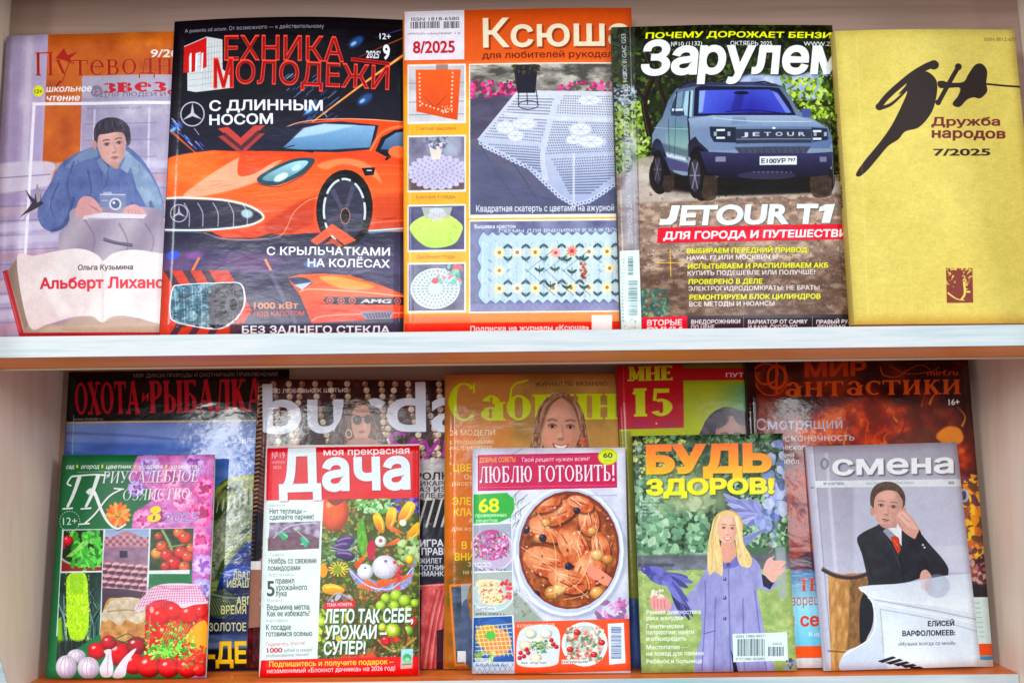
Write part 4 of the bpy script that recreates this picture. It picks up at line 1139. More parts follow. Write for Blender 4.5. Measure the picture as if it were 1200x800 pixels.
def foliage(c, x0, y0, x1, y1, cols, n, r, seed, a=.85):
    c.rect(x0, y0, x1, y1, ng([cols[0], cols[1]], 12, seed))
    c.blobs(x0, y0, x1, y1, n, cols, r * .4, r, a, .55, seed)
    c.blobs(x0, y0, x1, y1, n, cols[1:], r * .25, r * .5, a, .6, seed + 5)


def art_zar(c):
    # woodland road
    foliage(c, 700, 26, 1010, 225, ['15180f', '2b3418', '3f4f22', '56682c', '1c2014'], 1500, 6, 3)
    c.poly([(850, 95), (880, 88), (925, 90), (975, 80), (985, 110), (950, 118), (880, 116), (850, 110)], ng(['7f8fc4', 'a3b2d8', 'c9d2e6'], 12, 4), .95, blur=2.5)
    c.blobs(915, 92, 1000, 140, 420, ['5d7a20', '86a628', 'a4c23a', '3f5818', 'c6d66a'], 1, 3.8, .9, .6, 11)
    c.blobs(960, 60, 1000, 125, 200, ['2f4418', '1d2a10', '4d6a20'], 1.5, 4.5, .9, .6, 12)
    c.blobs(717, 120, 760, 215, 420, ['7c9a34', 'a9c65a', '5d7c28', 'cfe090', '8fb04a'], 1, 3.8, .85, .6, 13)
    c.blobs(716, 100, 745, 130, 90, ['8aa2c4', 'b9c8de', '4a5a6a', 'dfe8f2'], .8, 3, .8, .6, 14)
    c.rect(735, 150, 750, 180, 'e2eed0', .4, blur=5)
    for P, w in (([(762, 160), (755, 120), (764, 90), (758, 60), (770, 34)], 9), ([(775, 160), (779, 125), (772, 98), (780, 70)], 7), ([(755, 118), (742, 96), (738, 70)], 4), ([(779, 124), (800, 104), (830, 96), (850, 92)], 4), ([(764, 92), (790, 80), (812, 84), (840, 84)], 3), ([(772, 98), (752, 84), (746, 66)], 2.4), ([(800, 104), (806, 92), (812, 60)], 2.4)):
        c.line(P, w, '1d1512', .95, w2=w * .35); c.line([(x - w * .2, y) for x, y in P], w * .2, '5b4a3e', .5)
    c.rect(700, 26, 1010, 58, '0d100c', .5, blur=6)
    # the road
    c.poly([(717, 205), (770, 196), (980, 205), (1010, 200), (1010, 396), (717, 396)], ng(['6f5a50', '8c7568', 'a78f80', 'c0ac9c', '7c675c'], 5, 8, sx=.5, k=2.6))
    c.poly([(745, 186), (770, 182), (985, 214), (1000, 226), (720, 240)], ng(['b5aaa2', 'cfc6bc', 'a0958c'], 9, 3, sx=.3), .9, blur=2)
    c.rect(717, 236, 1010, 300, 'b39c8e', .35, blur=8)
    c.blobs(745, 225, 1010, 392, 1500, ['5c4438', '4a362c', '8a6f60', 'b8a294', '6b5142', 'd0bfb0'], .5, 1.7, .75, .6, 21)
    c.poly([(745, 330), (760, 318), (1000, 300), (1010, 396), (745, 396)], '4a3228', .42, blur=6)
    c.blobs(750, 340, 782, 372, 110, ['3f6a60', '5f8a6a', '35504f', '86a678', '40606e'], 1.5, 4, .75, .7, 22)
    # spine printed strip
    c.poly([(716, 30), (743, 30), (751, 392), (727, 392)], '8d8c9c', .22); c.line([(738, 30), (748, 392)], 1, 'd9dae2', .4, sm=False)
    c.line([(743, 30), (752, 392)], 1.2, '39303a', .5, sm=False, blur=.5)
    c.poly([(728, 160), (744, 160), (748, 292), (730, 292)], 'a7abc0', .45, blur=3)
    for st, y0, y1 in (('GAC GS3', 68, 40), ('ROX 01', 88, 70), ('ROHS HS7', 118, 84), ('ТУАРЕГ КЕЙ', 170, 124), ('ПЛАТА ГАЗ 3110', 222, 176), ('ОТЛИЧНОСТЬ ДАТА', 285, 228)):
        c.text(st, 733 + (y0 - 40) * .035, y0, 733 + (y1 - 40) * .035, y1, 5.2, 'c9cbd8', .02, a=.9)
    # the car
    body = [(764, 178), (764, 158), (770, 146), (776, 138), (783, 118), (792, 105), (800, 101), (880, 99), (915, 101), (924, 112), (934, 130), (950, 138), (966, 148), (974, 160), (976, 178), (974, 200), (960, 206), (850, 208), (800, 206), (770, 196)]
    c.ell(868, 216, 108, 13, '2e2226', .8, blur=3); c.poly([(776, 200), (974, 206), (970, 226), (838, 230), (780, 220)], '15110f', .9, blur=2)
    c.poly(body, gy('5c6e86', '8494a8', 100, 175))
    for x, w, y, h in ((770, 12, 206, 22), (820, 15, 210, 26), (962, 13, 212, 18)):
        c.ell(x + 3, y, w, h, '1d1816'); c.ell(x, y, w * .8, h * .9, '2a2422')
    for x0, y0, x1, y1 in ((776, 200, 790, 224), (822, 203, 840, 233), (950, 207, 974, 230)):
        c.poly([(x0, y0), (x1 - 2, y0), (x1, (y0 + y1) / 2), (x1 - 2, y1), (x0 + 2, y1)], ng(['342a26', '54463c', '453830'], 3, 2, sx=.4), .9, sm=True)
        for k in range(5): c.line([(x0 + 3 + k * (x1 - x0) / 6, y0 + 2), (x0 + 4 + k * (x1 - x0) / 6, y1 - 2)], .6, '2a211d', .7, sm=False)
    c.poly([(764, 180), (768, 170), (776, 170), (782, 188), (786, 206), (778, 206)], '17151e'); c.poly([(805, 180), (812, 166), (824, 166), (834, 186), (836, 206), (822, 206)], '17151e')
    c.ell(771, 201, 7, 23, '1f1a1c'); c.ell(815, 207, 9.5, 26, '1f1a1c'); c.ell(770.5, 200, 4.6, 16, '3a3540'); c.ell(814, 206, 6.4, 19, '403a48'); 
    for k in range(6):
        q = k * 1.05; c.line([(770, 199), (770 + 5 * math.cos(q), 199 + 15 * math.sin(q))], 1, '77727f', .7, sm=False); c.line([(814, 206), (814 + 6.4 * math.cos(q), 206 + 18 * math.sin(q))], 1.3, '9a94a2', .8, sm=False)
    c.poly([(764, 180), (765, 168), (770, 163), (776, 170), (779, 190), (772, 176)], '2c2a3c', sm=True)
    c.poly([(804, 188), (805, 172), (812, 162), (820, 162), (828, 176), (832, 190), (824, 176), (816, 172), (810, 178)], '2c2a3c', 1, sm=True)
    c.poly([(778, 184), (806, 192), (806, 202), (784, 199)], '4f4c70', .95); c.poly([(779, 160), (790, 142), (806, 148), (806, 186), (782, 180)], gy('5f7f8c', '9db6a8', 140, 186), .9, blur=.8)
    c.poly([(780, 178), (804, 184), (804, 189), (782, 184)], 'd9dfe6', .8, blur=.5); c.line([(792, 128), (790, 184)], .7, '42536c', .8, sm=False); c.line([(772, 150), (800, 150)], .7, '42536c', .7, sm=False)
    c.poly([(784, 134), (790, 112), (800, 107), (797, 134)], '7c93a6'); c.poly([(799, 135), (803, 108), (812, 107), (810, 138)], 'a8c6d6'); c.poly([(785, 133), (788, 121), (792, 112), (790, 132)], '3a4a5c')
    c.poly([(793, 106), (806, 98), (880, 97), (908, 99), (916, 103), (880, 101), (816, 102)], '3a3b58', .95); c.line([(795, 104), (806, 98), (820, 97)], 1.6, '20202f'); c.line([(884, 98), (896, 97), (906, 101)], 1.6, '20202f')
    c.poly([(814, 104), (820, 102), (900, 103), (912, 104), (924, 120), (932, 136), (812, 137)], '1d2038')
    c.poly([(819, 107), (900, 106), (910, 109), (927, 133), (818, 134)], lambda X, Y: mix(mix('4a52b4', '2c2a8c', (Y - 106) / 26), '5b6ad0', np.abs((X - 880) / 40) * .6))
    c.poly([(819, 108), (826, 107), (823, 132), (818, 133)], '9fb4dc', .8, blur=.5); c.poly([(862, 110), (872, 108), (868, 130), (856, 130)], '2a2570', .6, blur=2); c.ell(888, 126, 9, 5, '4038a0', .6, blur=1.5); c.poly([(904, 108), (911, 111), (926, 133), (920, 133)], '9aa9e0', .6)
    c.ell(868, 110, 9, 2, '14142a'); c.line([(850, 132), (880, 130), (918, 134)], .8, '0e0e1c')
    c.poly([(785, 128), (800, 127), (802, 136), (795, 137), (786, 136)], '3a4660'); c.rect(787, 128, 800, 131, 'cdd8e2'); c.poly([(938, 128), (949, 128), (949, 138), (940, 138)], '4e5a94')
    c.line([(808, 108), (806, 140), (808, 170)], 2, '20222e', .9, sm=False); c.line([(793, 108), (790, 134)], 1.4, '20222e', .9, sm=False); c.line([(766, 150), (806, 152)], 1, 'b4c4cc', .6, sm=False); c.poly([(766, 166), (806, 176), (806, 186), (768, 176)], '39445a', .55, blur=2); c.line([(783, 140), (784, 182)], .7, '2c384a', .8, sm=False)
    # bonnet and front
    c.poly([(806, 140), (834, 136), (930, 136), (952, 141), (968, 150), (832, 152), (812, 158)], gy('9cacc4', '7484a0', 136, 156)); c.poly([(858, 138), (872, 137), (876, 146), (856, 147)], '6a7f9e', .5, blur=1); c.line([(835, 139), (880, 143), (950, 143)], .8, 'd3deea', .8)
    c.poly([(812, 156), (832, 149), (970, 149), (975, 165), (972, 174), (830, 177), (818, 166)], gx('7c8ca8', '64769c', 820, 960))
    c.poly([(831, 149), (862, 150), (862, 168), (836, 167), (832, 160)], '2a3040'); c.poly([(950, 150), (969, 151), (970, 164), (952, 167)], '2a3040')
    for x, y in ((843, 153), (843, 162), (956, 154), (956, 163)): c.rect(x - 4, y - 1, x + 6, y + 1.4, 'e6eef4', .95)
    for x in (836, 852, 953, 965): c.rect(x, 155, x + 3.4, 160, 'a8b4c4', .9)
    c.poly([(861, 152), (950, 152), (951, 168), (862, 169)], '3a3f50'); [c.text(ch, 868 + i * 13.4, 160.4 - i * .1, 876 + i * 13.4, 160.3 - i * .1, 4.6, 'c4ccd8', .03) for i, ch in enumerate('JETOUR')]; c.line([(862, 164), (950, 163.4)], .9, '8d94a6', sm=False); c.ell(906, 151, 2, 1.3, 'dfe6ee')
    c.poly([(860, 173), (950, 172), (944, 180), (866, 181)], '4c4f60')
    for k in range(12): c.line([(866 + k * 7, 174), (868 + k * 7, 180)], .6, '24232e', .8, sm=False)
    c.poly([(820, 178), (864, 180), (950, 180), (977, 178), (976, 192), (966, 206), (934, 209), (846, 209), (828, 202)], gy('3f3c60', '1e1c30', 178, 205), 1)
    c.poly([(838, 184), (850, 184), (850, 190), (838, 190)], 'b9bccb', .6); c.poly([(960, 184), (968, 184), (968, 190), (960, 190)], 'b9bccb', .5); c.ell(898, 206, 34, 5, '3b3850', .9)
    c.rect(889.5, 184, 933, 194, 'e3e9f0'); c.text('Е100УР', 891.5, 192, 920, 191.7, 5.4, '23262e', .03); c.text('797', 922, 190, 931.5, 190, 4, '23262e', .02)
    for k in range(9): c.text('o', 882 + k * 5.4, 203, 884 + k * 5.4, 203, 2.4, '8a88a0', .02)
    # words
    c.text('ПОЧЕМУ ДОРОЖАЕТ БЕНЗИН', 756, 46, 985, 45, 6.6, 'e6ea32', .045, .12)
    for dx, dy, col, al, bl in ((1.5, 1.2, '10131a', .5, 1.2), (0, 0, 'eef1f6', 1, 0)):
        c.text('З', 750 + dx, 87.5 + dy, 784 + dx, 87.3 + dy, 38, col, .05, .1, a=al, blur=bl); c.text('а', 785 + dx, 87 + dy, 816 + dx, 86.8 + dy, 40, col, .05, .1, a=al, blur=bl)
        c.text('рулем', 817 + dx, 86.8 + dy, 988 + dx, 85.4 + dy, 40, col, .05, .1, a=al, blur=bl)
    c.text('№10 (1132)', 786, 55.5, 822, 55, 5, 'eef0f6', .02); c.text('ОКТЯБРЬ 2025', 855, 55, 904, 54.5, 5, 'eef0f6', .02); c.text('WWW.ZR.RU', 941, 54.5, 990, 54, 5, 'eef0f6', .02)
    def jet(col, dx, dy, a_, bl):
        c.text('ETOUR T', 796 + dx, 263.2 + dy, 956 + dx, 261.4 + dy, 22.5, col, .055, .14, a=a_, blur=bl)
        c.poly([(x + dx, y + dy) for x, y in ((787, 241), (797, 241), (792, 259), (786, 263.5), (772, 263.8), (774, 257), (781, 257), (784, 254))], col, a_, bl)
        c.poly([(x + dx, y + dy) for x, y in ((966, 240), (978, 239), (972, 261.2), (962, 261.4), (966, 247), (959, 248), (960, 243))], col, a_, bl)
    jet('4f4640', 1, 1.2, .5, 1.5); jet('e4f1f4', 0, 0, 1, 0)
    c.poly([(771, 267), (1010, 262), (1010, 280), (770, 285)], 'd0203c'); c.text('ДЛЯ ГОРОДА И ПУТЕШЕСТВИЙ', 777, 280.4, 1003, 277, 8.4, 'f8eef0', .055, .12)
    for k, (a_, x1, b_, x2) in enumerate((('ВЫБИРАЕМ ПЕРЕДНИЙ ПРИВОД:', 947, 'HAVAL F7 ИЛИ МОСКВИЧ 8?', 911), ('ИСПЫТЫВАЕМ И РАСПИЛИВАЕМ АКБ', 970, 'КУПИТЬ ПОДЕШЕВЛЕ ИЛИ ПОЛУЧШЕ?', 955),
                                          ('ПРОВЕРЕНО В ДЕЛЕ', 893, 'ЭЛЕКТРОГИДРОДОМКРАТЫ: НЕ БРАТЬ!', 960), ('РЕМОНТИРУЕМ БЛОК ЦИЛИНДРОВ', 961, 'ВСЕ МЕТОДЫ И НЮАНСЫ', 907))):
        y = 296.8 + k * 18.1; x = 804.5 + k * 1
        c.text(a_, x, y, x1, y - (x1 - x) * .009, 5.6, 'dfe02e', .045, .08, out='5a5a14', ow=.02); c.text(b_, x, y + 7.8, x2, y + 7.8 - (x2 - x) * .009, 5.2, 'ece6e4', .02)
    c.line([(769, 308), (800, 308)], 1, 'e2b63a', sm=False); c.line([(785, 292), (786, 324)], 1, 'e2b63a', sm=False)
    c.poly([(752, 372), (805, 370), (806, 396), (753, 396)], 'd4203e'); c.poly([(805, 370), (1010, 368), (1010, 396), (806, 396)], gx('4a3f48', '2b2630', 806, 1000))
    c.text('ВТОРЫЕ', 758, 381.4, 799, 380.8, 6.6, 'f6e8ea', .05, .06); c.text('РУКИ', 757.5, 392, 799, 391.4, 8.6, 'f6e8ea', .06, .06)
    for x, x1, x2, a_, b_ in ((809.5, 867, 837, 'ВНЕДОРОЖНИКИ', 'ПО ЦЕНЕ'), (876, 946, 934, 'ВАРИАТОР ОТ CAMRY', 'И RAV4: СКОЛЬКО'), (956, 1002, 990, 'ПРАВЫЙ РУЛЬ', 'ДЕШЕВАЯ')):
        c.text(a_, x, 379.5, x1, 378.8, 4.6, 'eeeaf0', .045, .06); c.text(b_, x, 385.6, x2, 385.1, 4.6, 'eeeaf0', .045, .06)
    for x in (871, 951.5): c.line([(x, 371), (x, 386)], .6, 'c9c2ca', .8, sm=False)
    # price label stuck on the spine
    c.poly([(726, 294), (749, 293), (752, 392), (727, 392)], 'dfeeee')
    barcode(c, 735.5, 301, 742, 322, '3f5c62', .8, 4, True); barcode(c, 736, 329, 747, 370, '4f6f75', .75, 5, True)
    for y in range(305, 380, 4): c.text('5', 731.5, y, 731.5, y - 2.4, 2.2, '5b7a80', 0)
    c.blobs(731, 374, 746, 386, 14, ['8fa8ac', 'b4c8ca'], .6, 1.4, .6, 1, 4)


def art_dru(c):
    c.all(ng(['cdbb68', 'd2c270', 'd7c978'], 60, 4, k=1.2))
    c.all(ng(['b8a344', 'ecdc84'], 1.5, 6, sx=1.8, o=2), .12)
    c.all(ng(['b09a40', 'eee092'], 2.0, 16, sx=.3, o=2), .09)
    k = '2b1d1b'
    c.line([(1028, 128), (1037, 116), (1052, 102), (1070, 88), (1086, 79), (1096, 76)], 6.4, k, 1, w2=8.5)
    c.ell(1093, 77.5, 6.2, 5.4, k); c.ell(1030, 126, 4.6, 4.2, k)
    c.line([(1030, 128), (1042, 124), (1052, 116), (1064, 104)], 4.4, k, 1, w2=2)
    c.poly([(1066, 92), (1080, 85), (1090, 88), (1097, 98), (1096, 116), (1090, 134), (1076, 150), (1060, 155), (1052, 164), (1040, 172), (1028, 186), (1016, 200), (1007, 207), (1003, 204), (1012, 190), (1030, 168), (1044, 148), (1056, 124), (1062, 108), (1052, 112), (1060, 102)], k, 1, sm=True)
    c.line([(1099, 121), (1106, 108), (1116, 90), (1122, 80)], 5.2, k); c.ell(1122, 79.5, 4, 4, k); c.ell(1098.5, 121, 3.4, 3.4, k)
    c.poly([(1098, 97), (1104, 96), (1112, 98), (1128, 97), (1134, 88), (1142, 77), (1150, 76), (1156, 84), (1155, 98), (1156, 108), (1148, 116), (1140, 115), (1132, 118), (1124, 126), (1117, 125), (1116, 121), (1122, 113), (1124, 104), (1112, 104), (1100, 104)], k, 1, sm=True)
    c.line([(1152, 99), (1176, 101), (1199, 102)], 2.2, k); c.ell(1198, 102, 4, 3, k)
    c.text('ISSN 0012-6756', 1153, 49, 1194, 48.5, 4, '6e5a34')
    c.text('Дружба', 1090.5, 148, 1171.5, 147.5, 9.6, '6c2a2e', .04); c.text('народов', 1091, 162, 1178, 162.5, 11, '6c2a2e', .04)
    c.text('7/2025', 1093, 183, 1160, 182.5, 8, '33241c', .04)
    # little stamp of a tree
    c.rect(1108, 314.5, 1139, 355, '7c3a30', 1, dx=1)
    c.setclip([(1108, 314), (1139, 314), (1140, 355), (1109, 355)])
    c.blobs(1107, 312, 1140, 340, 90, ['d8c668', '7c3a30', 'cdb65c', 'd8c668', '6c2e28'], .8, 2.4, .95, .4, 4, ang=20)
    c.poly([(1119, 330), (1127, 330), (1126, 350), (1119, 350)], '7c3a30'); c.line([(1129, 330), (1130, 344), (1126, 351)], 2.6, 'd8c668'); c.line([(1110, 343), (1120, 350), (1130, 352)], 2.2, 'd8c668', w2=.8); c.ell(1134, 342, 3, 1.2, 'd8c668')
    c.setclip(None)
    for x in (1113, 1119, 1126, 1133): c.line([(x, 313), (x + 1, 317)], 1, 'd8c668', sm=False)
    c.line([(1003, 40), (1018, 384)], 1, 'efe6a4', .35, blur=1, sm=False)


def art_oho(c):
    c.all(gy('8796c8', '5b76b4', 480, 560))
    c.rect(50, 490, 345, 800, ng(['3a5aa8', '5b80c8', '7f9ed8', '4a6ab4'], 26, 3, sx=.35))
    c.rect(50, 490, 345, 520, 'a9b4dc', .5, blur=5)
    for y, a in ((500, .5), (512, .35), (524, .4), (545, .3)): c.line([(50, y + 6), (150, y + 10), (240, y + 16), (345, y + 8)], 3, '4f5f9c', a, blur=1.5)
    c.rect(50, 610, 345, 700, ng(['1f2f70', '3a56b0', '5a78cc', '18245a'], 16, 5, sx=.5), .8, blur=8)
    c.rect(50, 690, 345, 800, ng(['23284c', '39406a', '1c2040'], 16, 6, sx=.4), .95, blur=6)
    c.rect(50, 745, 345, 762, ng(['6a7a9a', '9aa6bc', '4a5678'], 6, 7, sx=.3), .8, blur=2); c.rect(50, 762, 345, 800, '1a1a22', .95, blur=2)
    # the fish
    c.poly([(180, 640), (215, 610), (240, 590), (258, 566), (275, 558), (300, 556), (318, 566), (330, 600), (310, 622), (285, 640), (262, 668), (250, 700), (230, 715), (190, 700)],
           ng(['3c4a30', '6d7a48', '9aa266', '4f5c3a', '7f8a5a'], 9, 4, k=2.8), 1, sm=True)
    c.poly([(244, 640), (262, 600), (285, 578), (300, 585), (292, 612), (268, 640), (252, 676), (240, 690)], ng(['8c9480', 'b8beae', '6f7868'], 5, 8), .85, sm=True, blur=1)
    c.line([(254, 576), (272, 562), (300, 560)], 4, 'b9c04c', .7, blur=1.4)
    for k in range(16): c.line([(256 + k * 3.2, 588 - k * 1.4), (254 + k * 3.4, 600 - k * .8)], 1, ['e6e8da', '2f3628'][k % 2], .85, sm=False)
    for k in range(26): c.line([(250 + (k % 6) * 8, 606 + k * 3.4), (258 + (k % 6) * 8, 612 + k * 3.2)], 1.1, ['3a4634', 'aeb49a'][k % 2], .7, sm=False)
    R = np.random.RandomState(12)
    for k in range(170):
        x, y = R.uniform(196, 326), R.uniform(570, 706); t_ = (x - 196) / 130
        if abs(y - (700 - t_ * 120)) < 34: c.ell(x, y, R.uniform(1, 2.6), R.uniform(.8, 1.6), ['c8cc7c', '2c3828', '8c9860', 'dfe0a8'][k % 4], .6, -40)
    c.line([(200, 690), (240, 668), (262, 630), (290, 600)], 3, 'd8dcb0', .5, w2=1, blur=1); c.poly([(236, 700), (262, 690), (280, 706), (262, 724), (240, 716)], '4c5a3c', .8, sm=True, blur=.8)
    for k in range(9): c.line([(242 + k * 3, 700), (250 + k * 3.4, 720)], .7, 'b8bc88', .7, sm=False)
    c.ell(268, 572, 3.4, 3, '1d2018'); c.ell(267, 571, 1.2, 1, 'd8dcc0')
    c.line([(275, 640), (292, 622), (300, 612)], 1.6, 'b8c4e0', .8); c.line([(230, 690), (275, 700), (330, 690)], 2, 'c8d0dc', .5, blur=.6)
    R = np.random.RandomState(3)
    for k in range(60): c.ell(R.uniform(262, 335), R.uniform(495, 562), R.uniform(.3, 1), R.uniform(.3, 1), 'dfe8f8', R.uniform(.3, .9))
    # black heading
    c.rect(60, 430, 345, 494, '0f0a0e'); c.poly([(78, 494), (345, 491), (345, 493), (78, 496)], 'c8b088')
    c.text('МИР ДИКОЙ ПРИРОДЫ И ОХОТНИЧЬИХ ПРИКЛЮЧЕНИЙ', 157, 442.5, 325, 440.5, 4.6, 'b9b2b6', .0)
    c.text('ОХОТА', 88, 486, 165, 484.5, 38, 'b01c34', .0, f='r', T=.23, t=.09, S=.05); c.text('РЫБАЛКА', 176, 484.3, 309, 481.5, 38, 'b01c34', .0, f='r', T=.23, t=.09, S=.05)
    c.text('и', 166.5, 470, 174, 470, 12, 'b01c34', .03, .15)
    c.text('www.ohotniki.ru', 87, 492.3, 121, 492, 3.4, 'cfc8cc', 0)
    c.text('СЕНТЯБРЬ 2025', 276, 518.5, 322, 518, 5.4, 'e9ebf4', .02)
    c.line([(86.5, 486), (85, 532)], 1, 'c9cfe4', .7, sm=False)
    for st, x1, y, h, col in (('ДВАДЦАТЬ ЛЕТ', 330, 678, 9.5, 'ded9a0'), ('ИВАШЕЧКИНА', 328, 687.5, 8.6, 'ded9a0'), ('АВГУСТ', 312, 708, 9.6, 'ded9a0'), ('ВРЕМЯ ВЫБОРА', 330, 718.5, 9.6, 'ded9a0'), ('ЗОЛОТОЕ КОЛЬЦО', 330, 738.5, 9.4, 'ded9a0')):
        x0 = {'Д': 273, 'И': 266, 'А': 277, 'В': 259, 'З': 245}[st[0]]
        c.text(st, x0, y, x1, y - .5, h, '1a1c34', .05, a=.6, blur=.6); c.text(st, x0, y, x1, y - .5, h, col, .03)
    c.text('-ДЕНЬ', 244, 776, 326, 775, 24, 'f0c22c', .05)
    c.poly([(120, 700), (240, 690), (240, 780), (120, 780)], '1c2038', .4, blur=5)


def art_bur(c):
    c.all(ng(['2a1a1e', '4a3236', '6d5452', '3a2629'], 22, 4))
    R = np.random.RandomState(9)
    # rows of beads
    for k in range(15):
        x0 = 300 + k * 18
        for j in range(30):
            x = x0 + math.sin(j * .35 + k) * 3 + j * (1.2 if k % 3 else -.6); y = 450 + j * 7.4
            col = ['d8c4a8', 'b89a84', 'e9dcc6', '9a7c70'][(k + j) % 4]
            c.ell(x, y, 3.6, 3.6, col, .9); c.ell(x - 1, y - 1.2, 1.2, 1, 'fff6e6', .8)
    for k in range(44): # plaited strip by the edge
        y = 452 + k * 5; x = 302 - k * .3
        c.line([(x - 4, y + 3), (x + 8, y)], 2, ['cdb08c', 'a6826a'][k % 2], .9, sm=False); c.line([(x + 8, y + 1), (x + 16, y + 4)], 2, '7c5c50', .9, sm=False)
    c.rect(280, 600, 560, 800, ng(['23242e', '3b3c48'], 20, 8), .9, blur=5)
    c.poly([(288, 680), (300, 660), (312, 655), (330, 700), (320, 736), (292, 736), (286, 716)], 'a47868', .95, sm=True, blur=.6)
    c.poly([(284, 736), (340, 730), (340, 800), (282, 800)], ng(['4a1c22', '6e2a30', '321216'], 6, 6, sx=3), 1)
    c.rect(291, 657, 306, 667, 'e6e2e2', 1)
    # big heading
    for w, a in ((0, .25),):
        c.text('burda', 309, 508, 556, 505, 62, '5a5060', .02, blur=2, a=.4)
    c.text('burda', 308, 507, 549, 504, 60, 'e2e9f8', .018)
    c.text('С ЛЮБОВЬЮ К ШИТЬЮ', 324, 460.5, 408, 459.5, 4.6, 'e9e2dc', .03)
    # woman in sunglasses
    c.poly([(388, 524), (392, 505), (400, 490), (404, 474), (418, 466), (430, 468), (436, 478), (444, 500), (452, 524)], ng(['3a2420', '5c3e34', '8a6450', '4a302a'], 5, 4, sx=2.4, k=3), 1, sm=True)
    strands(c, [(418, 468), (402, 486), (392, 520)], [(430, 472), (442, 498), (452, 526)], 36, ['2c1a18', '6d4a3c', '9c7660', 'b48c70'], 1.1, 3, 3, .6)
    c.poly([(418, 476), (430, 476), (434, 488), (434, 506), (426, 517), (416, 512), (412, 494)], 'c99a88', 1, sm=True); c.ell(424, 506, 3.4, 1.4, '9c4c4c'); c.ell(428, 499, 2.4, 4, 'd9ab98', .9)
    c.ell(419, 492, 5.4, 5.6, '4a2f3c'); c.ell(431, 491, 4, 5.4, '4a2f3c'); c.line([(419, 489), (433, 488)], 1.2, '2c1a24', sm=False); c.ell(418, 491, 2.4, 2, '8c7088', .7)
    c.line([(409 + 3.4 * math.cos(t), 508 + 4.6 * math.sin(t)) for t in np.linspace(0, 6.28, 14)[:-1]], 1, 'e6d6b0', closed=True)
    c.poly([(400, 526), (414, 514), (436, 514), (452, 526), (452, 540), (400, 540)], 'b08078', 1, sm=True)
    c.text('Style', 452, 536, 548, 534, 32, 'a0309a', .0, .2)
    c.rect(450, 538, 560, 585, ng(['a4a2aa', 'c6c4c8', 'dcdad8'], 12, 8), .85, blur=3)
    c.text('РОЛКИ', 486, 562, 537, 561, 8.4, '33313a', .04, a=1); c.text('ТРОЛКИ', 440, 562, 486, 562, 8.4, '33313a', .04, a=0)
    for st, y in (('ДИКАРНОЕ', 569), ('БАЗ ИЗ ТВ', 576), ('ТИЛЕ БОХО', 583)): c.text(st, 484, y, 540, y - .5, 5.6, '4a4852', .03)
    c.poly([(440, 590), (560, 582), (560, 640), (440, 640)], '23232d', 1)
    for k in range(9):
        c.line([(484 + k * 9, 640), (500 + k * 9, 584)], 3.2, 'd6d2cc', .95, w2=2.2, sm=False)
    c.rect(440, 618, 560, 682, '2b2c38', .92, blur=1)
    c.text('ИГРА', 492, 640, 520, 639.5, 8, 'e4e4ea', .05); c.text('С ПРАВИЛАМИ', 484, 649.5, 556, 649, 8, 'e4e4ea', .05)
    for st, x, x1, y in (('ЖИЛЕТ', 492, 518, 659.5), ('КОПОТНИКИ', 480, 528, 667.5), ('БАНМАНКО', 480, 526, 674.5)): c.text(st, x, y, x1, y - .4, 5.8, 'd6d6de', .04)
    # coral knit
    c.poly([(488, 690), (500, 684), (560, 680), (560, 800), (486, 800)], ng(['b2484a', 'd4686a', 'e88a86', 'c45a5c'], 9, 5, sx=1.6), 1)
    for k in range(12):
        c.line([(492 + k * 7, 800), (500 + k * 6, 740), (512 + k * 5, 690)], 2.2, '8c2f38', .55, blur=.7); c.line([(496 + k * 7, 800), (504 + k * 6, 740), (516 + k * 5, 690)], 1.6, 'f4aaa0', .65, blur=.5)
    c.poly([(512, 738), (520, 736), (519, 800), (511, 800)], '3c1c2c', .95); c.poly([(484, 690), (494, 690), (492, 800), (482, 800)], '2e1620', .9, blur=1)
    c.line([(489, 686), (560, 682)], 1.4, 'e9a49a', .9, sm=False)


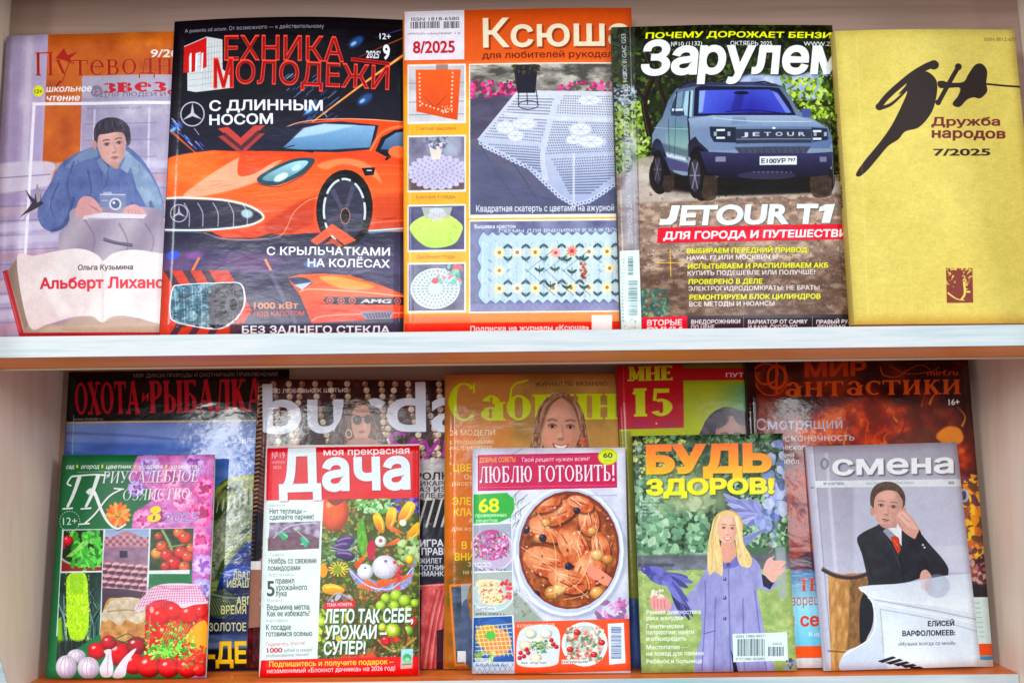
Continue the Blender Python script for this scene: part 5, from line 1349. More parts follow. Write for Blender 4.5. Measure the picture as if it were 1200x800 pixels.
def art_sab(c):
    c.all(lambda X, Y: mix(mix('b9824a', 'cf8a48', (Y - 440) / 90), 'd8742a', (Y - 520) / 120))
    c.all(ng(['a87440', 'd8a468', 'c08a50'], 44, 3, sx=.7), .5)
    c.poly([(600, 440), (800, 440), (800, 540), (600, 540)], ng(['8a7a4c', 'b3985e', 'c8a870'], 30, 5), .6, blur=8)
    c.rect(515, 655, 800, 795, ng(['6e5a2a', '9c7434', 'a8602a', '55602c'], 22, 6), .85, blur=8)
    c.rect(519, 500, 556, 640, 'e0762a', .5, blur=8)
    c.text('Сабрина', 526, 493.5, 756, 490.5, 45, 'c3d222', .0, f='r', T=.22, t=.05, S=.06)
    c.text('ЖУРНАЛ ПО ВЯЗАНИЮ', 627, 453, 711, 452, 4.8, '4a3a2c', .0)
    # smiling woman
    c.poly([(618, 560), (622, 520), (626, 494), (634, 474), (648, 462), (662, 461), (674, 468), (684, 486), (688, 512), (692, 540), (700, 570)], ng(['6b4a38', '94705a', 'b4937a', '7c5a46'], 5, 8, sx=2.2, k=3), 1, sm=True)
    strands(c, [(650, 462), (630, 482), (622, 530)], [(666, 464), (684, 490), (694, 540)], 70, ['5a3c2e', '8c6a52', 'c4a486', 'd8bc9c'], .9, 5, 2.5, .55)
    face(c, 656, 503, 48, 60, 'd3a08a', '5c3a30', 'a85a54', smile=True, rot=2, look=.03, brow='6c4a3a')
    strands(c, [(656, 464), (640, 474), (630, 500)], [(655, 466), (644, 480), (634, 516)], 16, ['8c6a52', 'a88468', '6b4a38'], 1.4, 6, 1.2, .8)
    strands(c, [(658, 464), (672, 474), (680, 500)], [(660, 466), (674, 482), (684, 520)], 16, ['8c6a52', 'a88468', '6b4a38'], 1.4, 7, 1.2, .8)
    c.blobs(678, 512, 688, 524, 14, ['c84a44', 'e06a5c'], 1, 2.4, .95, .5, 3)
    c.poly([(600, 560), (640, 545), (680, 545), (710, 560), (730, 800), (600, 800)], ng(['9c8a84', 'b4a49c'], 12, 5, sx=1.5), 1, sm=True)
    c.text('34 МОДЕЛИ', 528, 510, 580, 509.5, 6.4, 'eee0cc', .0); c.text('с подробными', 527, 520, 578, 519.5, 5.4, 'eee0cc', .0); c.text('инструкциями', 527, 526.6, 576, 526.2, 5.4, 'eee0cc', .0)
    for st, x, x1, y, h in (('ЦВЕТОЧНАЯ', 531, 600, 552, 8.6), ('ЭЛЕГАНТНАЯ', 530, 604, 591, 8.6), ('КЛАССИКА', 532, 590, 604, 8.6), ('В ЦЕНТРЕ', 541, 596, 642.5, 8.6), ('ВНИМАНИЯ', 533, 596, 656, 8.6)):
        c.text(st, x, y, x1, y - .5, h, 'ecd22e', .02)
    for st, x, x1, y in (('Органза', 544, 580, 561), ('расставим', 530, 575, 568.5), ('Ажур', 549, 572, 612), ('для королевы', 529, 580, 621.5), ('Звёзды', 548, 576, 663), ('на подиуме', 543, 580, 672)): c.text(st, x, y, x1, y - .4, 5.2, 'f0dfc8', .0)
    # inset picture
    c.poly([(526, 684), (600, 680), (606, 778), (533, 780)], 'd9853c'); c.poly([(529, 687), (598, 683), (603, 774), (535, 777)], ng(['3c4656', '59657a', '788298'], 12, 3, sx=.5), 1)
    c.poly([(540, 684), (560, 683), (562, 776), (544, 777)], 'b9c4cc', .8); c.poly([(541, 712), (552, 700), (566, 706), (572, 740), (574, 777), (546, 777)], ng(['55607c', '6c7896'], 6, 5), 1, sm=True)
    c.poly([(551, 686), (560, 684), (566, 700), (566, 738), (556, 738), (548, 706)], ng(['8c6238', 'c49a58'], 4, 5, sx=3), 1, sm=True); c.rect(536, 762, 546, 775, 'e8e8ec')


def art_mne(c):
    c.all(lambda X, Y: mix(mix('9aa62e', 'b6bb2c', (Y - 460) / 70), '8a8c3c', (Y - 540) / 60))
    c.poly([(800, 450), (980, 450), (980, 540), (800, 540)], lambda X, Y: mix('a8b432', '6aa27c', (X - 835) / 40), 1, blur=4)
    c.rect(700, 422, 980, 436, '6e6a3a', .8); c.rect(795, 432, 980, 446, 'a81c30')
    c.poly([(718, 424), (800, 424), (801, 501), (722, 503)], lambda X, Y: mix(mix('a81a2a', 'b02438', (Y - 440) / 40), 'a84050', (Y - 484) / 20))
    c.line([(730, 426), (733, 503)], 1, 'd86a70', .6, sm=False)
    c.text('МНЕ', 735, 446.5, 788, 445.5, 17, 'bfc83a', .0, f='r', T=.3, t=.12, S=.05); c.text('15', 741, 488, 788, 487, 33, 'c3cc34', .0, f='r', T=.27, t=.1, S=.05)
    c.text('ПУТЬ К СЕБЕ', 850, 442, 920, 441, 5, 'e8d8dc', .03); c.ell(769, 496, .9, .9, 'e8e0f0'); c.rect(742, 494, 762, 499, '8c3a86', .35, blur=1.5); c.rect(776, 493, 792, 498, '8c3a86', .35, blur=1.5)
    c.poly([(822, 520), (824, 498), (834, 484), (848, 477), (862, 479), (874, 488), (882, 506), (880, 530)], ng(['2c2a34', '4a4652', '5f5a64'], 8, 4), 1, sm=True)
    face(c, 856, 516, 36, 48, 'ab8a84', '3c3038', '8c5a5a'); c.ell(842, 492, 13, 9, '4a4652', .9, -30, blur=1.5); c.ell(870, 490, 12, 8, '4a4652', .9, 30, blur=1.5)
    c.rect(720, 700, 980, 800, ng(['2c3c78', '42528a'], 20, 4), .9, blur=3); c.poly([(722, 505), (739, 505), (752, 702), (739, 702)], '6c6a34', .5, blur=1)
    c.poly([(735, 540), (752, 540), (756, 700), (744, 700)], '8a8a4a', .4, blur=1)


def art_mir(c):
    c.all(lambda X, Y: mix('3a1418', '6a2c20', (Y - 440) / 120))
    c.all(ng(['2a1014', '5c2420', '8c3a24', '3c181c'], 34, 5, k=2.6), .75)
    c.poly([(930, 490), (1000, 470), (1120, 480), (1140, 540), (1100, 600), (940, 600)], ng(['7c2c1a', 'c24a1c', 'e0742a', '9a3820'], 16, 8, k=3), .9, blur=10)
    c.poly([(1060, 480), (1100, 470), (1135, 490), (1135, 520), (1090, 530)], '4a2428', .6, blur=8)
    R = np.random.RandomState(8)
    for k in range(46):
        x, y = R.uniform(925, 1130), R.uniform(470, 600); l = R.uniform(8, 26)
        c.line([(x, y), (x + R.uniform(-6, 6), y - l * .5), (x + R.uniform(-10, 10), y - l)], R.uniform(1, 4), ['f09a34', 'e0601c', 'f8c050', '4a2028', '6c302c'][k % 5], .6, w2=.4, blur=.8)
    c.poly([(1040, 520), (1060, 505), (1084, 500), (1100, 510), (1120, 512), (1110, 524), (1080, 530)], '5c342c', .7, sm=True, blur=2)
    c.poly([(1096, 512), (1108, 500), (1124, 502), (1128, 516), (1112, 522)], 'f0a03c', .8, sm=True, blur=1.6)
    c.rect(880, 560, 1180, 740, ng(['5c3c58', '8a5468', 'b0684c', '3c2c40'], 18, 6), .85, blur=8)
    c.poly([(905, 560), (945, 540), (960, 640), (920, 660)], ng(['b8502c', '7c4a60', '5a5f9a'], 10, 7), .8, blur=4)
    c.blobs(1128, 560, 1150, 650, 60, ['f0a428', 'f8c840', 'd8782c', '6c4a38', 'a86a4c'], 2, 5.5, .9, 1.6, 4)
    c.blobs(1134, 640, 1160, 686, 60, ['3c2c34', 'b87868', 'd8b0a4', '5c3840', '7c4a44'], 2, 5, .9, .6, 5); c.rect(1136, 684, 1166, 700, '2c2833', .9, blur=1)
    c.ell(1130, 580, 5, 8, 'b8c4e0', .9); c.ell(1129, 580, 3, 5.5, '5c4c70')
    c.poly([(860, 700), (1175, 700), (1175, 760), (860, 760)], gy('a8dcec', '7cc4de', 700, 758)); c.poly([(1130, 699), (1180, 699), (1180, 756), (1130, 756)], 'dff2f0'); c.poly([(925, 668), (965, 668), (965, 700), (925, 700)], gy('5a8cb8', 'a0d4e8', 668, 700), .9, blur=2)
    c.rect(880, 757, 1180, 771, 'e8602a', 1, sl=-.013); c.rect(880, 771, 1180, 776, 'd8e6ec', 1, sl=-.013); c.rect(1140, 768, 1180, 776, '4aa4cc', 1); c.rect(880, 776, 1180, 786, 'e6e8ec', 1, sl=-.013)
    c.text('ТЕНЬ', 936, 692, 985, 691, 15, 'c84a28', .0, f='r', T=.2, t=.07, S=.05); c.text('творец', 921, 709, 960, 708, 12, 'c0563a', .0); c.text('и семя', 921, 733, 985, 732, 15, 'd04a34', .04); c.text('Карта', 948, 745, 972, 744, 5.4, 'f0f6fa', 0)
    for k in range(8): c.line([(1141 + k * .9, 706 + k * 5.6), (1148 + k * .9, 706 + k * 5.6)], .6, '8a9a94', .8, sm=False)
    # heading
    c.line([(884, 432), (896, 426), (910, 432), (908, 446), (894, 450), (886, 442), (884, 434)], 2.6, 'b84a20', .95); c.line([(890, 436), (884, 446), (896, 462), (914, 460), (922, 446), (918, 428)], 1.6, 'b84a20', .9)
    c.text('Ф', 898, 459, 921, 459, 34, 'b84a20', .0)
    c.text('МИР', 942, 441.5, 1014, 440, 17, 'b04820', .05); c.text('антастики', 920, 465, 1125, 461.5, 26, 'c05a28', .0, f='r', T=.16, t=.07, S=.04)
    c.line([(1030, 430), (1034, 440), (1050, 442), (1062, 434), (1078, 428), (1090, 434)], 2, 'b04820', .9, w2=.8); c.line([(1040, 428), (1060, 438), (1088, 436), (1100, 430)], 1.2, 'b04820', .8)
    c.text('mirf.ru', 1085, 440, 1122, 439.5, 6.4, 'b04820', .03, .1); c.text('16+', 1111, 474.5, 1124, 474, 7, 'f0ecec', .04)
    c.text('Смотрящий', 886.5, 503.5, 986, 502, 13, 'a9bcd8', .0); c.text('в бесконечность', 893, 517.5, 1000, 516, 8.6, 'c3cede', .0, a=1)
    c.text('№10', 888, 528, 905, 528, 6, 'dfe4ee', .03); c.text('(266)', 888, 536, 905, 536, 4, 'dfe4ee', .0, a=.8); c.text('телескоп', 905, 527, 943, 526.5, 6, 'dfe4ee', 0); c.text('имена', 908, 535.5, 930, 535, 6, 'dfe4ee', 0); c.text('хаббл', 911, 543.5, 936, 543, 6, 'dfe4ee', 0)
    c.poly([(880, 560), (942, 540), (946, 640), (890, 660)], '8c2c28', .45, blur=8)
    c.poly([(872, 424), (884, 424), (899, 782), (889, 782)], '1c0c12', .75)


def petals(c, cx, cy, r, cols, seed=1, n=34):
    """one full, ruffled blossom"""
    R = np.random.RandomState(seed)
    for ring, f in ((0, 1.0), (1, .72), (2, .45), (3, .2)):
        m = max(4, int(n * f * .5))
        for k in range(m):
            q = 2 * math.pi * (k + R.rand() * .6) / m
            c.ell(cx + r * f * .7 * math.cos(q), cy + r * f * .7 * math.sin(q), r * .34, r * .19, cols[(ring + R.randint(2)) % len(cols)], .95, math.degrees(q) + R.uniform(-30, 30))
            if k % 2: c.line([(cx + r * f * .5 * math.cos(q), cy + r * f * .5 * math.sin(q)), (cx + r * f * .95 * math.cos(q), cy + r * f * .95 * math.sin(q))], r * .04, cols[-1], .6, sm=False)


def leafy(c, x0, y0, x1, y1, cols, n, seed=1, s=(3, 7)):
    R = np.random.RandomState(seed)
    for k in range(n):
        x, y, a, l = R.uniform(x0, x1), R.uniform(y0, y1), R.uniform(0, 360), R.uniform(*s)
        q = math.radians(a); col = hexc(cols[R.randint(len(cols))])
        c.ell(x, y, l, l * R.uniform(.35, .55), col, .95, a); c.line([(x - l * math.cos(q), y - l * math.sin(q)), (x + l * math.cos(q), y + l * math.sin(q))], .5, col * 1.35, .8, sm=False)


def art_pri(c):
    c.all(lambda X, Y: mix('1e6a44', '2a7a4e', (Y - 535) / 200))
    # peonies down the right side
    c.poly([(162, 534), (256, 530), (244, 796), (222, 796), (226, 640), (150, 640), (158, 600), (188, 580), (150, 560)], ng(['b05aa0', 'd07cc0', 'e8a0d8'], 9, 4), 1, blur=1.5)
    P = [(176, 545, 13, ['b88ad8', 'd0a8e8', 'e6ccf4', '8c60b4']), (200, 560, 14, ['d868b0', 'f094cc', 'f8b8e0', 'b03c88']), (228, 545, 15, ['c884d8', 'e0a8ec', 'f0ccf8', 'a05cb8']), (240, 572, 14, ['e0509c', 'f47cc0', 'fca8dc', 'b82c78']),
         (214, 585, 14, ['e878bc', 'f8a0d4', 'ffc4e6', 'c04890']), (236, 602, 15, ['e04894', 'f878bc', 'ffa4d8', 'b42470']), (168, 608, 12, ['e468b4', 'f898d0', 'ffc0e4', 'b43c88']), (192, 606, 12, ['c85cb4', 'e890d4', 'f8bcec', '983c8c']),
         (160, 572, 10, ['a87cd0', 'c8a4e8', 'e0c8f4', '7c54a8']), (186, 580, 10, ['d870b8', 'f0a0d4', 'fcc8ec', 'a84490']), (234, 634, 14, ['e85ca4', 'f88cc8', 'ffb4e0', 'c03480']), (238, 662, 13, ['c890dc', 'e0b4f0', 'f0d4fc', 'a068c0']), (236, 690, 13, ['a8a0e0', 'c4bcf0', 'dcd8fc', '8078c0'])]
    for i, (x, y, r, cc) in enumerate(P): petals(c, x, y, r, cc, i + 1, 40)
    c.blobs(150, 620, 180, 700, 30, ['2c8c5c', '48a878', '1c6c44'], 2, 5, .8, .5, 4)
    # pictures in the grid
    c.poly([(73, 620), (227, 618), (222, 672), (175, 672), (172, 740), (66, 745)], 'e6eef0')
    # salad leaves
    c.setclip([(75, 621), (122, 620.5), (120, 668), (72, 669)])
    c.rect(70, 618, 124, 671, ng(['1c2c18', '345c28', '203a1c'], 8, 3)); c.poly([(68, 655), (80, 660), (122, 664), (122, 672), (68, 672)], '8c3028'); c.line([(70, 652), (84, 660), (122, 663)], 2.4, 'c8ccb8', .9)
    leafy(c, 84, 622, 124, 662, ['3c9c34', '5cc44c', '2c7c2c', '7cd860', '48ac44'], 70, 3, (3, 8)); leafy(c, 98, 655, 112, 672, ['48a840', '6cd058'], 12, 5, (3, 6))
    shaded(c, 80, 633, 6.5, 6, 'd8283c'); shaded(c, 74, 640, 4, 4, 'b82c44')
    for k in range(6): c.line([(78 + k, 652), (98 + k * 3, 634 - k)], .8, 'a8e87c', .8)
    c.setclip(None)
    # tiled roof
    c.setclip([(124, 620), (175, 619.5), (172, 690), (172, 740), (119, 742), (121, 668)])
    c.rect(118, 618, 178, 745, gy('9cb0d8', 'c8d0e4', 620, 640)); c.poly([(118, 636), (138, 626), (150, 622), (178, 634), (178, 660), (118, 662)], 'a87c94', 1)
    c.poly([(120, 634), (146, 622), (152, 622), (178, 634), (178, 640), (118, 641)], ng(['b07c8c', 'c898a4'], 3, 4)); c.rect(118, 642, 178, 662, ng(['8c6c88', 'a88aa0'], 6, 3)); c.rect(141, 645, 150, 653, '3c3040')
    for r in range(3):
        for k in range(14): c.ell(122 + k * 4, 630 + r * 4 - (abs(k - 7) < 3) * 1, 2, 1.6, ['d8a8b0', '8c5868'][(k + r) % 2], .8)
    for r in range(5):
        for k in range(7):
            x, y = 119 + k * 9 + (r % 2) * 4, 660 + r * 7.4 + k * .8
            c.ell(x, y, 5.2, 3.8, ['c8909c', 'b87c8c', 'd8a4ac'][(k + r) % 3]); c.ell(x, y + 2.4, 4.6, 2.6, '5c3c4c', .85); c.ell(x - 1, y - 1.2, 3.4, 1.4, 'ecc8cc', .8)
    c.poly([(118, 688), (150, 690), (175, 694), (175, 745), (118, 745)], gy('5c4858', '3c3440', 690, 740))
    c.setclip(None)
    # tomatoes on the branch
    c.setclip([(177, 619.5), (227, 618.5), (225, 667), (175, 668)])
    c.rect(172, 616, 230, 671, ng(['2c4028', '50603c', '3c4c30'], 7, 3)); c.line([(190, 620), (200, 640), (206, 668)], 3, 'a8b890', .9); c.line([(184, 636), (200, 640), (222, 636)], 2, '90a878', .9)
    for x, y, r, col in ((210, 624, 7, 'e87c4c'), (217, 630, 8, 'e0543c'), (184, 648, 7, 'f0a04c'), (190, 640, 7, 'e8643c'), (196, 650, 8, 'd83c38'), (212, 647, 8, 'e04844'), (220, 652, 7, 'e85c4c'), (204, 660, 9, 'd83030'), (216, 664, 7, 'e87054'), (186, 628, 5, 'c8503c'), (194, 663, 6, 'd04038'), (224, 642, 6, 'e07048')):
        shaded(c, x, y, r, r * .95, col)
        for q in range(4): c.line([(x, y - r * .5), (x + 3 * math.cos(q * 1.6), y - r * .5 + 2.4 * math.sin(q * 1.6))], .7, '48702c', .9, sm=False)
    c.setclip(None)
    # foxtail lily
    c.setclip([(71, 671), (120, 670), (117, 742), (66, 775)])
    c.rect(60, 668, 124, 780, ng(['1c3430', '345850', '284440'], 12, 3, sx=2))
    R = np.random.RandomState(5)
    for k in range(60):
        x = R.uniform(64, 122); c.line([(x, 778), (x + R.uniform(-8, 8), 730), (x + R.uniform(-26, 26), R.uniform(676, 710))], R.uniform(.5, 1.4), ['6c9c94', 'a8c8c4', '3c6c60', '14201c'][k % 4], .65)
    c.poly([(80, 674), (100, 672), (104, 700), (104, 735), (96, 750), (84, 748), (79, 730), (78, 700)], ng(['a8d80c', 'c8f01c', 'b4e414'], 3, 4), 1, sm=True)
    for k in range(330):
        x, y = R.uniform(77, 106), R.uniform(672, 752); c.line([(x, y), (x + R.uniform(-2, 2), y - 2.6)], .7, ['ecff5c', '88b404', 'd4f824', 'f4ffa0'][k % 4], .8, sm=False)
    c.poly([(82, 672), (98, 671), (99, 695), (82, 695)], '7cb83c', .45, blur=2); c.poly([(66, 725), (72, 722), (74, 750), (68, 756)], '9cd01c', .8, blur=1)
    c.rect(62, 750, 120, 782, '201c1c', .6, blur=3)
    c.setclip(None)
    # jars
    c.poly([(127, 702), (140, 700), (172, 702), (170, 718), (168, 752), (122, 752), (120, 722)], ng(['c8945c', 'dcb078', 'b0784c'], 7, 3), 1, sm=True)
    c.poly([(128, 706), (134, 701), (150, 699), (164, 702), (170, 712), (170, 726), (160, 730), (148, 726), (140, 732), (130, 726), (122, 728), (119, 720)], ng(['d8c8b0', 'ecdcc4', 'c4b098'], 5, 4), 1, sm=True); c.line([(126, 716), (148, 714), (168, 716)], 1.6, 'a08868', .8)
    c.rect(172, 700, 246, 760, '2c5c44', .5, blur=4)
    c.poly([(173, 705), (180, 702), (238, 700), (243, 706), (241, 778), (176, 780), (170, 740)], ng(['c01c1c', 'dc2c24', 'e84030', 'a81418'], 9, 5), 1, sm=True)
    for x, y, r in ((188, 722, 11), (204, 716, 10), (222, 720, 12), (236, 716, 8), (194, 742, 12), (216, 742, 13), (234, 744, 9)): shaded(c, x, y, r, r, 'dc2020', 'ffc8c0', ha=.9, rim=.7)
    c.poly([(158, 712), (172, 694), (182, 686), (200, 683), (226, 684), (234, 690), (240, 700), (244, 706), (228, 708), (214, 712), (206, 706), (190, 702), (176, 706), (164, 716)], 'e8d8e4', 1, sm=True)
    for k in range(26):
        c.line([(160 + k * 3.3, 714 - k * .4), (172 + k * 2.6, 686)], .8, 'd06c9c', .75, sm=False)
    for k in range(7): c.line([(162 + k * 3, 710 - k * 4), (200, 704 - k * 3), (240, 704 - k * 3)], .8, 'd06c9c', .75)
    c.line([(184, 686), (206, 690), (230, 686)], 1.8, 'e08cb4', .9)
    c.ell(178, 714, 2.5, 4, 'ffe4e0', .7); c.line([(176, 720), (174, 760)], 2, 'ff9c90', .6, blur=.5)
    # vegetables
    c.poly([(228, 732), (242, 728), (243, 760), (222, 756), (218, 746)], 'f0a82c', 1, sm=True, blur=.6)
    for x, y, r, col in ((114, 762, 11, 'd8242c'), (140, 765, 16, 'c81c28'), (160, 756, 12, 'a81c30'), (128, 752, 9, 'c82434')): shaded(c, x, y, r, r * .92, col, rim=.6)
    for P in ([(128, 752), (140, 746), (150, 742), (158, 746)], [(136, 756), (150, 750), (166, 748), (176, 744)], [(130, 748), (146, 752), (160, 760)]): c.line(P, 1.2, '2c5c34', .9)
    for x, y, r in ((157, 777, 14), (175, 780, 15), (198, 782, 13), (220, 782, 13), (234, 784, 9)): shaded(c, x, y, r, r * .9, 'dc2026', rim=.55)
    leafy(c, 172, 752, 226, 770, ['5cb840', '8cdc50', '3c8c30', 'a8ec70'], 90, 8, (1.5, 4)); c.blobs(170, 728, 228, 772, 160, ['6cc048', '9ce468', '48983c', 'b8f080'], .8, 2.4, .9, .6, 9)
    for k in range(9): c.line([(182 + k * 3, 768), (190 + k * 3, 748), (200 + k * 3, 730)], .9, '7cc850', .8)
    c.blobs(214, 752, 242, 784, 60, ['d85028', 'f08c3c', 'b83020', '6c9c38'], 1, 3, .9, .6, 10)
    c.poly([(120, 792), (117, 782), (124, 768), (122, 762), (130, 760), (131, 768), (133, 784), (130, 792)], 'ece4ec', 1, sm=True); c.line([(127, 766), (126, 790)], .7, 'a898b0'); c.poly([(132, 792), (142, 774), (154, 762), (160, 760), (150, 776), (146, 792)], 'e8e0ec', 1, sm=True)
    for x, y, rx, ry in ((90, 768, 11, 8), (78, 781, 12.5, 14), (104, 782, 13, 13)):
        shaded(c, x, y, rx, ry, 'e8dcea', rim=.72)
        for k in (-.55, -.15, .3, .6): c.line([(x + k * rx * .3, y - ry * .9), (x + k * rx * 1.1, y), (x + k * rx * .6, y + ry * .9)], .8, 'b49cbc', .7)
        c.ell(x + rx * .3, y + ry * .2, rx * .3, ry * .35, 'd0b0d8', .55, blur=1.5)
    c.poly([(66, 795), (66, 786), (244, 784), (244, 795)], '1c5c3c', .0)
    # words
    for i, (st, x0, x1) in enumerate((('сад', 77, 87), ('огород', 95, 117), ('цветник', 125, 155), ('усадьба', 163, 191), ('хозяйство', 200, 236))):
        c.text(st, x0, 549, x1, 548.7, 5, 'f0f4ee', .03, .25)
        if i: c.text('*', x0 - 5.4, 551, x0 - 3, 551, 7, 'e0e44c', .06)
    c.line([(91, 553), (234, 550)], .6, 'd0e4d8', .7, sm=False)
    def big(col, dx=0, dy=0, ex=0, a=1):
        c.line([(84 + dx, 558 + dy), (110 + dx, 556 + dy), (128 + dx, 557 + dy)], 2.2 + ex, col, a); c.line([(84 + dx, 558 + dy), (79 + dx, 566 + dy), (84 + dx, 569 + dy)], 2 + ex, col, a)
        c.line([(94 + dx, 558 + dy), (86 + dx, 580 + dy), (79 + dx, 594 + dy)], 5 + ex, col, a, w2=3 + ex); c.line([(116 + dx, 557 + dy), (108 + dx, 580 + dy), (101 + dx, 594 + dy)], 5 + ex, col, a, w2=3 + ex)
        c.line([(73 + dx, 596 + dy), (86 + dx, 595 + dy)], 2 + ex, col, a); c.line([(95 + dx, 596 + dy), (108 + dx, 595 + dy)], 2 + ex, col, a)
        c.line([(103 + dx, 578 + dy), (108 + dx, 574 + dy), (113 + dx, 580 + dy), (120 + dx, 598 + dy), (128 + dx, 612 + dy), (138 + dx, 619 + dy), (148 + dx, 614 + dy)], 5.4 + ex, col, a, w2=2 + ex)
        c.line([(143 + dx, 573 + dy), (128 + dx, 582 + dy), (112 + dx, 602 + dy), (100 + dx, 613 + dy)], 2 + ex, col, a); c.line([(134 + dx, 572 + dy), (146 + dx, 573 + dy)], 1.8 + ex, col, a); c.line([(92 + dx, 614 + dy), (106 + dx, 613 + dy)], 1.8 + ex, col, a)
    for k in range(14):
        q = k * 2 * math.pi / 14; c.ell(139 + 9 * math.cos(q), 603 + 9 * math.sin(q), 6.5, 2.6, ['f08c3c', 'f8b05c', 'e87030'][k % 3], 1, math.degrees(q))
    c.ell(139, 603, 4.6, 4.6, 'd8a83c'); c.blobs(136, 600, 142, 606, 12, ['8c5c28', 'f0d060'], .6, 1, .9, 1, 2)
    big('1c4c34', .8, .9, .6, .6); big('eef2f0')
    c.text('РИУСАДЕБНОЕ', 122, 567, 233, 565, 13.5, '5c3c6c', .0, .18, f='r', T=.13, t=.05, S=.05, a=.5, blur=.7); c.text('РИУСАДЕБНОЕ', 121, 566, 232, 564, 13.5, 'f0f2f4', .0, .18, f='r', T=.13, t=.05, S=.05)
    c.text('ОЗЯЙСТВО', 144, 586, 222, 584.5, 13, 'f0f2f4', .0, .18, f='r', T=.13, t=.05, S=.05)
    c.text('8', 173, 612, 189, 612, 19, '6c2c50', .04, .2, f='r', T=.24, t=.1, a=.6, blur=.8); c.text('8', 172, 611.5, 188, 611.5, 19, 'f0dc3c', .02, .2, f='r', T=.24, t=.1)
    c.text('2025', 191, 612, 232, 610.5, 11, 'b088cc', .02, .3, out='f0e8f8', ow=.03)
    for k in range(24):
        q = k * 2 * math.pi / 24; c.ell(82 + 12 * math.cos(q), 610.5 + 12 * math.sin(q), .7, .7, 'e0ece4', .9)
    c.text('12+', 74, 614.6, 91, 614.2, 9, 'f0f4f0', .0, 0, f='s')


def veg(c, kind, x, y, r, rot=0):
    q = math.radians(rot); ca, sa = math.cos(q), math.sin(q)
    T = lambda a, b: (x + (a * ca - b * sa) * r, y + (a * sa + b * ca) * r)
    if kind == 'carrot':
        c.poly([T(-1, -.26), T(-.6, -.3), T(.4, -.14), T(1, 0), T(.4, .14), T(-.6, .3), T(-1, .26)], lambda X, Y: mix('f0843c', 'c85420', .5 + (Y - y) / r), 1, sm=True)
        for k in (-.5, -.1, .3): c.line([T(k, -.2), T(k + .04, .05)], r * .05, 'b04c1c', .7, sm=False)
    elif kind == 'aubergine':
        c.poly([T(-1, -.1), T(-.5, -.22), T(.2, -.42), T(.9, -.3), T(1, .1), T(.6, .4), T(-.1, .34), T(-.7, .16)], lambda X, Y: mix('6c5090', '2c1c44', .5 + (Y - y) / r), 1, sm=True)
        c.line([T(-.5, -.1), T(.2, -.22), T(.7, -.16)], r * .1, 'c8b4e0', .7, blur=.4); c.poly([T(-1.15, -.05), T(-.8, -.2), T(-.6, 0), T(-.8, .18)], '5c7c3c', 1, sm=True)
    elif kind == 'pepper':
        c.poly([T(-.8, -.3), T(0, -.45), T(.7, -.3), T(1, 0), T(.6, .35), T(-.2, .42), T(-.8, .25)], lambda X, Y: mix('f8c82c', 'c88410', .5 + (Y - y) / r), 1, sm=True)
        c.line([T(-.6, -.12), T(.1, -.25), T(.7, -.1)], r * .1, 'fff4b0', .8, blur=.4)


